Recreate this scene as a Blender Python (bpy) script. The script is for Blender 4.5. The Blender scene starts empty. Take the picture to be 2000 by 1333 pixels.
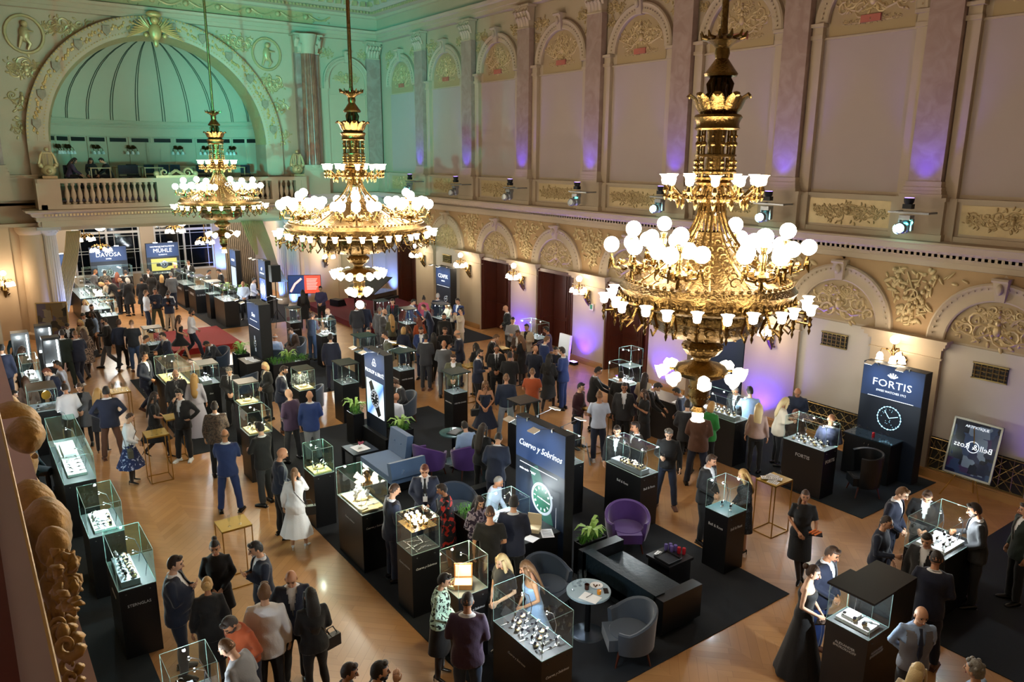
import bpy, math, random
import numpy as np
from mathutils import Vector, Matrix
random.seed(7)
PI=math.pi
SC=bpy.context.scene
COL=SC.collection
# ---------------------------------------------------------------- camera
F_PX=1489.0
EYE=Vector((0,0,7.2))
_a=Vector((-116-1000,297-666.5,F_PX)).normalized()
_b=Vector((3100-1000,320-666.5,F_PX)); _b-=_a*_a.dot(_b); _b.normalize()
_c=_b.cross(_a)
if _c.y>0: _c=-_c
# columns: camera right / down / forward expressed in the world
RGT=Vector((_b.x,_a.x,_c.x)); DWN=Vector((_b.y,_a.y,_c.y)); FWD=Vector((_b.z,_a.z,_c.z))
cam_d=bpy.data.cameras.new('camera'); cam=bpy.data.objects.new('camera',cam_d); COL.objects.link(cam)
cam_d.sensor_width=36; cam_d.lens=36*F_PX/2000; cam_d.clip_start=.05; cam_d.clip_end=300
M=Matrix((( RGT.x,-DWN.x,-FWD.x,EYE.x),(RGT.y,-DWN.y,-FWD.y,EYE.y),(RGT.z,-DWN.z,-FWD.z,EYE.z),(0,0,0,1)))
cam.matrix_world=M
SC.camera=cam
def ray(u,v): return RGT*(u-1000)+DWN*(v-666.5)+FWD*F_PX
def onz(u,v,z=0):
    d=ray(u,v); return EYE+d*((z-EYE.z)/d.z)
def onx(u,v,x):
    d=ray(u,v); return EYE+d*((x-EYE.x)/d.x)
def ony(u,v,y):
    d=ray(u,v); return EYE+d*((y-EYE.y)/d.y)
# ---------------------------------------------------------------- view, world
SC.view_settings.view_transform='Standard'; SC.view_settings.look='None'
SC.view_settings.gamma=1; SC.view_settings.use_curve_mapping=False
SC.view_settings.exposure=1.08
cy=SC.cycles
cy.max_bounces=5; cy.diffuse_bounces=3; cy.glossy_bounces=3; cy.transmission_bounces=4; cy.transparent_max_bounces=12
cy.caustics_reflective=False; cy.caustics_refractive=False; cy.sample_clamp_indirect=4; cy.sample_clamp_direct=0
cy.use_denoising=True; cy.use_light_tree=True; cy.use_adaptive_sampling=True; cy.adaptive_threshold=.02
W=bpy.data.worlds.new('world'); SC.world=W; W.use_nodes=True
W.node_tree.nodes['Background'].inputs[0].default_value=(.55,.5,.6,1)
W.node_tree.nodes['Background'].inputs[1].default_value=.05
def lin(c):
    if isinstance(c,str):
        c=c.lstrip('#'); c=tuple(int(c[i:i+2],16)/255 for i in (0,2,4))
    return tuple((x/12.92 if x<=.04045 else ((x+.055)/1.055)**2.4) for x in c[:3])
def light(kind,loc,power,color,radius=.1,aim=None,angle=60,blend=.6,size=None,name=None,size_y=None):
    d=bpy.data.lights.new(name or kind.lower()+'_light',kind); d.energy=power; d.color=color
    o=bpy.data.objects.new(d.name,d); COL.objects.link(o); o.location=loc
    if kind in('POINT','SPOT'): d.shadow_soft_size=radius
    if kind=='SPOT': d.spot_size=math.radians(angle); d.spot_blend=blend
    if kind=='AREA':
        d.size=size or 1
        if size_y: d.shape='RECTANGLE'; d.size_y=size_y
    if aim is not None: o.rotation_euler=(Vector(aim)-Vector(loc)).to_track_quat('-Z','Y').to_euler()
    return o
WARM=(1,.80,.56); WHITE=(.90,.95,1); TEAL=(.04,.75,.70); BLUE=(.10,.24,1); VIOLET=(.07,.025,1)
# light of the three chandeliers: ring of globes, lower ring, and the upward share on the ceiling
CH=[(7.66,6.30,1.0),(7.66,16.70,1.25),(7.66,27.80,1.0)]
# daylight-white stand lights and the teal moving heads that wash the stage wall
for y,ax,pw_ in ((8.4,1.2,24000),(12.1,4.0,17000),(15.8,8.8,9500),(19.5,13.2,4200)):
    light('SPOT',(16.9,y,5.85),pw_,TEAL,.06,aim=(ax,35.3,10.0),angle=38,blend=.9,name='teal_moving_head_beam')
for y,ax in ((8.4,16.2),(15.8,13.6)):
    light('SPOT',(-1.6,y,5.85),8500,TEAL,.06,aim=(ax,35.3,9.8),angle=38,blend=.9,name='teal_moving_head_beam')
light('SPOT',(16.9,27.2,5.85),300,TEAL,.06,aim=(17.6,31,6.2),angle=60,blend=.8,name='teal_moving_head_beam')
# ---------------------------------------------------------------- materials
_M={}
def mat(name,color=(.8,.8,.8),rough=.6,metal=0,emit=0,ecol=None,bump=0,bscale=40,var=0,vscale=3,spec=None,sheen=0,coat=0):
    if name in _M: return _M[name]
    m=bpy.data.materials.new(name); m.use_nodes=True; nt=m.node_tree; b=nt.nodes['Principled BSDF']
    c=lin(color) if isinstance(color,str) else color
    b.inputs['Base Color'].default_value=(*c,1); b.inputs['Roughness'].default_value=rough; b.inputs['Metallic'].default_value=metal
    if spec is not None: b.inputs['Specular IOR Level'].default_value=spec
    if sheen: b.inputs['Sheen Weight'].default_value=sheen; b.inputs['Sheen Roughness'].default_value=.4
    if coat: b.inputs['Coat Weight'].default_value=coat; b.inputs['Coat Roughness'].default_value=.15
    if emit:
        e=lin(ecol) if isinstance(ecol,str) else (ecol or c)
        b.inputs['Emission Color'].default_value=(*e,1); b.inputs['Emission Strength'].default_value=emit
    if bump or var:
        tc=nt.nodes.new('ShaderNodeTexCoord')
        if var:
            n=nt.nodes.new('ShaderNodeTexNoise'); n.inputs['Scale'].default_value=vscale; n.inputs['Detail'].default_value=6
            nt.links.new(tc.outputs['Object'],n.inputs['Vector'])
            mx=nt.nodes.new('ShaderNodeMix'); mx.data_type='RGBA'; nt.links.new(n.outputs['Fac'],mx.inputs['Factor'])
            mx.inputs['A'].default_value=(*[x*(1-var) for x in c],1); mx.inputs['B'].default_value=(*[min(1,x*(1+var)) for x in c],1)
            nt.links.new(mx.outputs['Result'],b.inputs['Base Color'])
        if bump:
            n=nt.nodes.new('ShaderNodeTexNoise'); n.inputs['Scale'].default_value=bscale; n.inputs['Detail'].default_value=4
            nt.links.new(tc.outputs['Object'],n.inputs['Vector'])
            bp=nt.nodes.new('ShaderNodeBump'); bp.inputs['Strength'].default_value=bump; bp.inputs['Distance'].default_value=.02
            nt.links.new(n.outputs['Fac'],bp.inputs['Height']); nt.links.new(bp.outputs['Normal'],b.inputs['Normal'])
    _M[name]=m; return m
def glassmat(name,tint=(.93,.98,.96),refl=1.0,alpha=.0):
    if name in _M: return _M[name]
    m=bpy.data.materials.new(name); m.use_nodes=True; nt=m.node_tree; nt.nodes.clear()
    o=nt.nodes.new('ShaderNodeOutputMaterial'); t=nt.nodes.new('ShaderNodeBsdfTransparent'); g=nt.nodes.new('ShaderNodeBsdfGlossy')
    t.inputs[0].default_value=(*tint,1); g.inputs['Roughness'].default_value=.02; g.inputs[0].default_value=(refl,refl,refl,1)
    lw=nt.nodes.new('ShaderNodeLayerWeight'); lw.inputs[0].default_value=.5; mx=nt.nodes.new('ShaderNodeMixShader')
    pw=nt.nodes.new('ShaderNodeMath'); pw.operation='POWER'; pw.inputs[1].default_value=3.5; nt.links.new(lw.outputs['Facing'],pw.inputs[0])
    f=nt.nodes.new('ShaderNodeMath'); f.operation='MULTIPLY_ADD'; f.inputs[1].default_value=.55; f.inputs[2].default_value=.035; nt.links.new(pw.outputs[0],f.inputs[0])
    nt.links.new(f.outputs[0],mx.inputs[0]); nt.links.new(t.outputs[0],mx.inputs[1]); nt.links.new(g.outputs[0],mx.inputs[2]); nt.links.new(mx.outputs[0],o.inputs[0])
    _M[name]=m; return m
def parquet():
    m=bpy.data.materials.new('parquet'); m.use_nodes=True; nt=m.node_tree; N=nt.nodes; L=nt.links; b=N['Principled BSDF']
    tc=N.new('ShaderNodeTexCoord'); sp=N.new('ShaderNodeSeparateXYZ'); L.new(tc.outputs['Object'],sp.inputs[0])
    def math_(op,a,b_=None):
        n=N.new('ShaderNodeMath'); n.operation=op
        for i,v in enumerate((a,b_)):
            if v is None: continue
            if isinstance(v,(int,float)): n.inputs[i].default_value=v
            else: L.new(v,n.inputs[i])
        return n.outputs[0]
    X,Y=sp.outputs[0],sp.outputs[1]
    band=math_('FLOOR',math_('MULTIPLY',X,1/.62)); par=math_('MODULO',math_('ABSOLUTE',band),2.0)
    s=math_('SUBTRACT',math_('MULTIPLY',par,2.0),1.0)
    u=math_('ADD',Y,math_('MULTIPLY',X,s)); v=math_('SUBTRACT',Y,math_('MULTIPLY',X,s))
    cb=N.new('ShaderNodeCombineXYZ'); L.new(v,cb.inputs[0]); L.new(u,cb.inputs[1]); L.new(math_('MULTIPLY',band,1.7),cb.inputs[2])
    bk=N.new('ShaderNodeTexBrick'); L.new(cb.outputs[0],bk.inputs['Vector']); bk.inputs['Scale'].default_value=1
    bk.inputs['Brick Width'].default_value=2.4; bk.inputs['Row Height'].default_value=.19; bk.inputs['Mortar Size'].default_value=.004
    bk.inputs['Color1'].default_value=(*lin('#a87a4b'),1); bk.inputs['Color2'].default_value=(*lin('#b58756'),1); bk.inputs['Mortar'].default_value=(*lin('#956a3e'),1)
    n=N.new('ShaderNodeTexNoise'); n.inputs['Scale'].default_value=.9; n.inputs['Detail'].default_value=5; L.new(tc.outputs['Object'],n.inputs['Vector'])
    mx=N.new('ShaderNodeMix'); mx.data_type='RGBA'; mx.blend_type='MULTIPLY'; mx.inputs['Factor'].default_value=.6
    L.new(bk.outputs['Color'],mx.inputs['A'])
    cr=N.new('ShaderNodeValToRGB'); cr.color_ramp.elements[0].color=(.78,.74,.7,1); cr.color_ramp.elements[1].color=(1.1,1.08,1.05,1); cr.color_ramp.elements[0].position=.3; cr.color_ramp.elements[1].position=.7
    L.new(n.outputs['Fac'],cr.inputs[0]); L.new(cr.outputs[0],mx.inputs['B']); L.new(mx.outputs['Result'],b.inputs['Base Color'])
    b.inputs['Roughness'].default_value=.36; b.inputs['Coat Weight'].default_value=.12; b.inputs['Coat Roughness'].default_value=.12
    return m
PARQ=parquet()
def marble(name,c1,c2,rough=.35):
    m=bpy.data.materials.new(name); m.use_nodes=True; nt=m.node_tree; N=nt.nodes; L=nt.links; b=N['Principled BSDF']
    tc=N.new('ShaderNodeTexCoord'); n=N.new('ShaderNodeTexNoise'); n.inputs['Scale'].default_value=2.2; n.inputs['Detail'].default_value=9; n.inputs['Distortion'].default_value=1.4
    L.new(tc.outputs['Object'],n.inputs['Vector']); cr=N.new('ShaderNodeValToRGB')
    cr.color_ramp.elements[0].color=(*lin(c1),1); cr.color_ramp.elements[0].position=.35; cr.color_ramp.elements[1].color=(*lin(c2),1); cr.color_ramp.elements[1].position=.62
    L.new(n.outputs['Fac'],cr.inputs[0]); L.new(cr.outputs[0],b.inputs['Base Color']); b.inputs['Roughness'].default_value=rough
    return m
PLAST=mat('plaster','#ae9c83',.75,var=.04,vscale=2,bump=.1,bscale=20)
PANEL=mat('wall_panel','#a7978f',.8,var=.03,vscale=1.2)
WHITEW=mat('white_plaster','#b9b0a3',.8,var=.03)
TAN=mat('tan_plaster','#a3845c',.75,var=.06,vscale=4)
MARB=marble('pink_marble','#a08a7f','#91786e')
MARBR=marble('red_marble','#7d4a3c','#99614d')
TYMP=mat('tympanum_cream','#a28c67',.75)
FARREL=mat('stage_relief','#b5a175',.4,.3,var=.15,vscale=10)
GILT=mat('gilt_relief','#c4a36a',.42,.35,var=.18,vscale=14)
RELIEF=mat('cream_relief','#b9a276',.45,.25,var=.12,vscale=10)
GOLD=mat('chandelier_brass','#80673c',.27,1,var=.45,vscale=22,bump=.35,bscale=35)
GOLD2=mat('antique_gold','#77603a',.34,1,var=.6,vscale=26,bump=1.0,bscale=28)
BRONZE=mat('dark_bronze','#4a3820',.38,1,var=.4,vscale=20,bump=.5,bscale=30)
LATT=mat('lattice_brass','#8f7a4c',.4,.8)
DARKG=mat('grille_dark','#1c1812',.8)
WOOD=mat('mahogany','#4d2214',.35,0,var=.25,vscale=3,coat=.3)
OAK=mat('oak_skirting','#a57a47',.5,var=.15,vscale=4)
BLK=mat('black_laminate','#101012',.38,var=.1)
BLKM=mat('black_matt','#0c0d0f',.7)
CARP=mat('dark_carpet','#0e131a',.95,bump=.3,bscale=200,var=.2,vscale=30)
CARPT=mat('blue_black_carpet','#0c1a22',.95,bump=.3,bscale=200,var=.2,vscale=30)
REDC=mat('red_carpet','#9c1f1d',.9,bump=.2,bscale=150)
REDD=mat('dark_red_velvet','#5e0f18',.9,bump=.2,bscale=90)
GLOBE=mat('lit_opal_glass','#ffffff',.3,emit=27,ecol=(1,.86,.68))
SHADE=mat('lit_frosted_shade','#ffffff',.3,emit=9,ecol=(1,.82,.58))
DIMSH=mat('unlit_frosted_shade','#dfe8ea',.25)
LEDW=mat('white_led','#ffffff',.3,emit=9,ecol=(.92,.96,1))
GLASS=glassmat('showcase_glass'); GLASST=glassmat('teal_edged_glass',tint=(.74,.95,.90)); CLEAR=glassmat('drinking_glass',tint=(.97,.98,.98))
NIGHT=mat('night_pane','#0c1118',.06)
# ---------------------------------------------------------------- mesh builder
class MB:
    def __init__(s): s.v=[]; s.f=[]; s.m=[]; s.T=Matrix.Identity(4); s.mi=0
    def add(s,vs,fs,mi=None):
        o=len(s.v); T=s.T; s.v.extend([tuple(T@Vector(p)) for p in vs]); k=s.mi if mi is None else mi
        for f in fs: s.f.append(tuple(i+o for i in f)); s.m.append(k)
    def box(s,x0,x1,y0,y1,z0,z1,mi=None):
        s.add([(x0,y0,z0),(x1,y0,z0),(x1,y1,z0),(x0,y1,z0),(x0,y0,z1),(x1,y0,z1),(x1,y1,z1),(x0,y1,z1)],[(0,3,2,1),(4,5,6,7),(0,1,5,4),(1,2,6,5),(2,3,7,6),(3,0,4,7)],mi)
    def cbox(s,c,d,rz=0,mi=None):
        T=s.T; s.T=T@Matrix.Translation(c)@Matrix.Rotation(rz,4,'Z'); s.box(-d[0]/2,d[0]/2,-d[1]/2,d[1]/2,-d[2]/2,d[2]/2,mi); s.T=T
    def lathe(s,prof,n=24,c=(0,0,0),mi=None,a0=0,a1=2*PI,wob=0,wn=8):
        full=abs(a1-a0-2*PI)<1e-6; k=n if full else n+1; vs=[];fs=[]
        for r,z in prof:
            for i in range(k):
                a=a0+(a1-a0)*i/n; rr=r*(1+wob*math.cos(wn*a)); vs.append((c[0]+rr*math.cos(a),c[1]+rr*math.sin(a),c[2]+z))
        for j in range(len(prof)-1):
            for i in range(n):
                i2=(i+1)%k if full else i+1
                fs.append((j*k+i,j*k+i2,(j+1)*k+i2,(j+1)*k+i))
        s.add(vs,fs,mi)
    def cyl(s,c,r,h,n=16,mi=None,r2=None):
        r2=r if r2 is None else r2; s.lathe([(1e-4,0),(r,0),(r2,h),(1e-4,h)],n,c,mi)
    def sph(s,c,r,n=12,m=8,mi=None,sc=(1,1,1)):
        vs=[];fs=[]
        for j in range(m+1):
            t=PI*j/m
            for i in range(n):
                a=2*PI*i/n; vs.append((c[0]+r*sc[0]*math.sin(t)*math.cos(a),c[1]+r*sc[1]*math.sin(t)*math.sin(a),c[2]-r*sc[2]*math.cos(t)))
        for j in range(m):
            for i in range(n): fs.append((j*n+i,j*n+(i+1)%n,(j+1)*n+(i+1)%n,(j+1)*n+i))
        s.add(vs,fs,mi)
    def tube(s,pts,r,n=6,mi=None,ref=None,cap=True):
        pts=[Vector(p) for p in pts]; k=len(pts)
        rr=r if isinstance(r,(list,tuple)) else [r]*k
        vs=[];fs=[]; ra=None
        for i,p in enumerate(pts):
            t=(pts[min(i+1,k-1)]-pts[max(i-1,0)])
            t=t.normalized() if t.length>1e-9 else Vector((0,0,1))
            if ra is None:
                ra=Vector(ref) if ref else (Vector((1,0,0)) if abs(t.x)<.8 else Vector((0,1,0)))
            ra=ra-t*ra.dot(t)
            if ra.length<1e-5: ra=t.orthogonal()
            ra.normalize(); rb=t.cross(ra)
            q=rr[i]; qx,qy=(q if isinstance(q,(list,tuple)) else (q,q))
            for j in range(n):
                a=2*PI*j/n; vs.append(tuple(p+ra*qx*math.cos(a)+rb*qy*math.sin(a)))
        for i in range(k-1):
            for j in range(n): fs.append((i*n+j,i*n+(j+1)%n,(i+1)*n+(j+1)%n,(i+1)*n+j))
        if cap: fs.append(tuple(range(n-1,-1,-1))); fs.append(tuple((k-1)*n+j for j in range(n)))
        s.add(vs,fs,mi)
    def prism(s,poly,z0,z1,mi=None,axis='z'):
        n=len(poly)
        def P(a,b,z): return (a,b,z) if axis=='z' else ((z,a,b) if axis=='x' else (a,z,b))
        vs=[P(a,b,z0) for a,b in poly]+[P(a,b,z1) for a,b in poly]
        fs=[tuple(range(n-1,-1,-1)),tuple(range(n,2*n))]+[(i,(i+1)%n,n+(i+1)%n,n+i) for i in range(n)]
        s.add(vs,fs,mi)
    def sweep(s,prof,path,closed=False,mi=None):
        """prof (out,up) swept along path of (x,y) with z in prof; out = left-hand normal"""
        n=len(path); vs=[];fs=[];k=len(prof)
        for i,p in enumerate(path):
            p=Vector((p[0],p[1])); a=Vector(path[i-1][:2]) if (i>0 or closed) else None; b=Vector(path[(i+1)%n][:2]) if (i<n-1 or closed) else None
            d1=(p-a).normalized() if a is not None else None; d2=(b-p).normalized() if b is not None else None
            if d1 is None: d1=d2
            if d2 is None: d2=d1
            n1=Vector((-d1.y,d1.x)); n2=Vector((-d2.y,d2.x)); nn=(n1+n2); nn/=max(.3,nn.length_squared/2)
            for o,z in prof: vs.append((p.x+nn.x*o,p.y+nn.y*o,z))
        for i in range(n if closed else n-1):
            for j in range(k-1):
                i2=(i+1)%n; fs.append((i*k+j,i2*k+j,i2*k+j+1,i*k+j+1))
        s.add(vs,fs,mi)
    def mesh(s,name,mats,smooth=False):
        me=bpy.data.meshes.new(name); me.from_pydata(s.v,[],s.f); 
        if not isinstance(mats,(list,tuple)): mats=[mats]
        for m in mats: me.materials.append(m)
        if any(s.m): me.polygons.foreach_set('material_index',s.m)
        if smooth:
            me.polygons.foreach_set('use_smooth',[True]*len(me.polygons))
            if smooth!=2: me.set_sharp_from_angle(angle=math.radians(38))
        me.update(); return me
    def obj(s,name,mats,parent=None,smooth=False,loc=None,rz=None,**kw):
        return link(name,s.mesh(name,mats,smooth),parent,loc,rz,**kw)
def link(name,me,parent=None,loc=None,rz=None,label=None,cat=None,group=None,kind=None,mw=None):
    o=bpy.data.objects.new(name,me); COL.objects.link(o)
    if parent: o.parent=parent
    if loc is not None: o.location=loc
    if rz is not None: o.rotation_euler=(0,0,rz)
    if mw is not None: o.matrix_local=mw
    if label: o['label']=label
    if cat: o['category']=cat
    if group: o['group']=group
    if kind: o['kind']=kind
    return o
def thing(name,label,cat,loc=(0,0,0),rz=0,group=None):
    return link(name,None,None,loc,rz,label,cat,group)
def dup(o,label=None,group=None,loc=None,rz=None,parent=None):
    c=o.copy(); COL.objects.link(c)
    if parent is not None: c.parent=parent
    if loc is not None: c.location=loc
    if rz is not None: c.rotation_euler=(0,0,rz)
    if label: c['label']=label
    if group: c['group']=group
    for ch in list(o.children): dup(ch,parent=c)
    return c
_TX={}
def text(body,size,m,parent,loc,rot,name='lettering',ext=.003,shear=0,spacing=1.0,flip=False,sx=1.0,label=None,fit=None):
    key=(body,size,shear,spacing,m.name)
    if key not in _TX:
        d=bpy.data.curves.new(name,'FONT'); d.body=body; d.size=size; d.align_x='CENTER'; d.align_y='CENTER'; d.extrude=ext; d.shear=shear; d.space_character=spacing
        d.resolution_u=2; d.materials.append(m); o=bpy.data.objects.new('tmp',d); COL.objects.link(o); bpy.context.view_layer.update()
        me=bpy.data.meshes.new_from_object(o.evaluated_get(bpy.context.evaluated_depsgraph_get())); bpy.data.objects.remove(o)
        if not me.materials: me.materials.append(m)
        _TX[key]=me
    o=bpy.data.objects.new(name,_TX[key]); COL.objects.link(o); o.parent=parent; o.location=loc; o.rotation_euler=rot
    w=max(v.co.x for v in _TX[key].vertices)-min(v.co.x for v in _TX[key].vertices); q=min(1,fit/(w*sx)) if fit else 1
    o.scale=((-1 if flip else 1)*sx*q,q if q<1 else 1,1)
    return o
ROT_WEST=(PI/2,0,-PI/2)   # text on a face that looks toward -x
ROT_SOUTH=(PI/2,0,0)      # text on a face that looks toward -y
# ================================================================ THE HALL
XR=17.7; YF=35.3; PIL=[35.1,31.1,27.2,23.4,19.6,15.85,12.15,8.55,4.85,1.1]
BAY=[(PIL[i]+PIL[i+1])/2 for i in range(9)]
_tn=[0]
def tr(mb,mats,smooth=False):
    _tn[0]+=1; return mb.obj('trim_%d'%_tn[0],mats,None,smooth,kind='structure')
TR_=Matrix(((0,-1,0,XR),(1,0,0,0),(0,0,1,0),(0,0,0,1)))      # right wall frame: u -> y, d -> toward the room
TF_=Matrix(((1,0,0,0),(0,-1,0,YF),(0,0,1,0),(0,0,0,1)))       # stage wall frame: u -> x, d -> toward the room
def fl_obj(name,x0,x1,y0,y1,z,t,m,kind='structure',**kw):
    b=MB(); b.box(x0,x1,y0,y1,z-t,z); return b.obj(name,m,kind=kind,**kw)
fl_obj('floor',-3,19.2,-4,47,0,.2,PARQ)
b=MB(); b.box(-3,18.6,-4,36.4,14.2,14.4); b.obj('ceiling',PLAST,kind='structure')
# ---- ornament vocabulary
def spiral(mb,c,r,turns,s,th,flat,n=18,start=0):
    pts=[];rr=[]
    for i in range(n):
        t=i/(n-1); a=start+s*t*turns*2*PI; q=r*(1-.85*t); pts.append((c[0]+q*math.cos(a),flat,c[1]+q*math.sin(a))); rr.append(th*(1-.6*t))
    mb.tube(pts,rr,5)
def leafy(mb,c,a,l,w,d=.03):
    T=mb.T; mb.T=T@Matrix.Translation((c[0],0,c[1]))@Matrix.Rotation(-a,4,'Y'); mb.sph((l/2,.01,0),1,8,5,sc=(l/2,d,w/2)); mb.T=T
def relief(mb,u,z,w,h,seed,dense=1.0,th=.035):
    """acanthus scrolls mirrored about u, centred on (u,z)"""
    rs=random.Random(seed); T=mb.T; mb.T=T@Matrix.Translation((u,0,z))
    mb.sph((0,.02,0),1,10,6,sc=(min(w,h)*.11,.07,min(w,h)*.15)); mb.sph((0,.03,min(w,h)*.2),1,8,5,sc=(min(w,h)*.07,.06,min(w,h)*.08))
    n=max(2,int(w/h*2*dense)+1)
    for s in (1,-1):
        for k in range(n):
            t=(k+.6)/n; cx=t*w*.46; zz=(.22*math.sin(k*2.1+seed))*h*(1-t*.4); r=h*(.30-.12*t)
            spiral(mb,(s*cx,zz),r,1.35,s*(1 if k%2 else -1),th,.01,14,start=rs.uniform(0,6))
            for q in range(int(3*dense)):
                a=rs.uniform(0,2*PI); leafy(mb,(s*cx+r*.9*math.cos(a),zz+r*.9*math.sin(a)),a+.5*s,r*.75,r*.34)
            mb.sph((s*cx,.03,zz),r*.17,7,4)
        mb.tube([(s*w*.05,.01,-h*.05),(s*w*.2,.01,-h*.25),(s*w*.42,.01,-h*.1),(s*w*.48,.01,h*.1)],[th,th,th*.8,th*.4],5)
    mb.T=T
def spandrel(mb,u,z,h,seed):
    """trophy hanging between two arches: wide on top, pointed below"""
    rs=random.Random(seed); T=mb.T; mb.T=T@Matrix.Translation((u,0,z))
    for k in range(90):
        t=rs.random()**1.3; ww=.98*(1-t)**1.25+.10; cx=rs.uniform(-ww,ww); zz=-t*h
        leafy(mb,(cx,zz),rs.uniform(0,6.28),rs.uniform(.12,.26),rs.uniform(.06,.12),.045)
    for k in range(16):
        t=k/16; mb.sph(((-1)**k*.5*(1-t)**1.5,.03,-t*h*.8-.03),.06,7,5)
    spiral(mb,(0,-h*.45),.17,1.2,1,.03,.05,14)
    for a in (.5,-.6): mb.tube([(math.sin(a)*-.35,.04,-h*.12+.1),(math.sin(a)*.35,.04,-h*.75)],.022,5)
    mb.T=T
def arch(mb,u,z,ro,ri,d0,d1,n=20):
    vs=[];fs=[]
    for i in range(n+1):
        a=PI*i/n; c,s_=math.cos(a),math.sin(a)
        for r,d in ((ro,d0),(ro,d1),(ro*.97,d1+.03),(ro*.93,d1),((ri+ro)/2,d1-.02),(ri+.03,d1),(ri,d1-.02),(ri,d0)): vs.append((u+r*c,d,z+r*s_))
    k=8
    for i in range(n):
        for j in range(k-1): fs.append((i*k+j,(i+1)*k+j,(i+1)*k+j+1,i*k+j+1))
    mb.add(vs,fs)
def beads(mb,u,z,r,d,n=26,s=.022):
    for i in range(1,n):
        a=PI*i/n; mb.cbox((u+r*math.cos(a),d,z+r*math.sin(a)),(s,s*1.2,s))
def keystone(mb,u,z,h,w=.2,d=.2):
    mb.add([(u-w*.35,0,z),(u+w*.35,0,z),(u+w*.6,0,z+h),(u-w*.6,0,z+h),(u-w*.35,d*.6,z),(u+w*.35,d*.6,z),(u+w*.6,d,z+h),(u-w*.6,d,z+h)],[(0,3,2,1),(4,5,6,7),(0,1,5,4),(1,2,6,5),(2,3,7,6),(3,0,4,7)])
    mb.tube([(u-w*.62,d,z+h*.92),(u+w*.62,d,z+h*.92)],.05,6); mb.sph((u,d*.95,z+h*.55),1,8,5,sc=(w*.28,.06,h*.25))
def halfdisc(mb,u,z,r,d,n=20,zb=0):
    vs=[(u+r*math.cos(PI*i/n),d,z+r*math.sin(PI*i/n)) for i in range(n+1)]; k=len(vs)
    if zb: vs+= [(u-r,d,z-zb),(u+r,d,z-zb)]
    mb.add(vs,[tuple(range(len(vs)))])
def corinth(mb,u,z,h,w,d):
    mb.add([(u-w*.42,0,z),(u+w*.42,0,z),(u+w*.5,0,z+h*.9),(u-w*.5,0,z+h*.9),(u-w*.42,d,z),(u+w*.42,d,z),(u+w*.52,d+.1,z+h*.9),(u-w*.52,d+.1,z+h*.9)],[(0,3,2,1),(4,5,6,7),(0,1,5,4),(1,2,6,5),(2,3,7,6),(3,0,4,7)])
    mb.box(u-w*.62,u+w*.62,0,d+.16,z+h*.9,z+h); mb.box(u-w*.46,u+w*.46,0,d+.03,z-.05,z)
    for row,(zz,k,l) in enumerate(((z+.02,4,h*.42),(z+h*.28,5,h*.42))):
        for i in range(k):
            x=u-w*.42+w*.84*(i+.5)/k if row==0 else u-w*.46+w*.92*i/(k-1)
            mb.tube([(x,d,zz),(x,d+.05+.02*row,zz+l*.7),(x,d+.13+.03*row,zz+l),(x,d+.17+.03*row,zz+l*.85)],[(w*.09,.02),(w*.10,.03),(w*.075,.035),(w*.03,.03)],6,ref=(1,0,0))
    for s in (-1,1):
        spiral(mb,(u+s*w*.47,z+h*.76),h*.12,1.3,-s,.03,d+.12,12)
        spiral(mb,(u+s*w*.14,z+h*.78),h*.08,1.2,s,.022,d+.1,10)
    mb.sph((u,d+.15,z+h*.94),.06,8,5)
# ---- wall planes of the right-hand wall (lower storey with its real openings)
OPEN=[(26.45,24.35),(22.6,20.5),(18.8,16.75),(15.05,13.0),(33.9,32.0)]
b=MB(); b.T=TR_
ys=sorted(OPEN); y=-4
for lo,hi in sorted((min(o),max(o)) for o in OPEN):
    b.box(y,lo,-.9,0,0,4.9); b.box(lo,hi,-.9,0,3.08,4.9); y=hi
b.box(y,YF+.3,-.9,0,0,4.9)
b.box(-4,YF+.3,-.9,-.06,4.9,14.2)
b.obj('wall_right',PLAST,kind='structure')
b=MB(); b.T=TR_          # upper big panels, flush painted fields
for i,u in enumerate(BAY): b.box(u-1.16,u+1.16,-.06,-.045,6.45,10.0)
b.obj('wall_upper_fields',PANEL,kind='structure')
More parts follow.
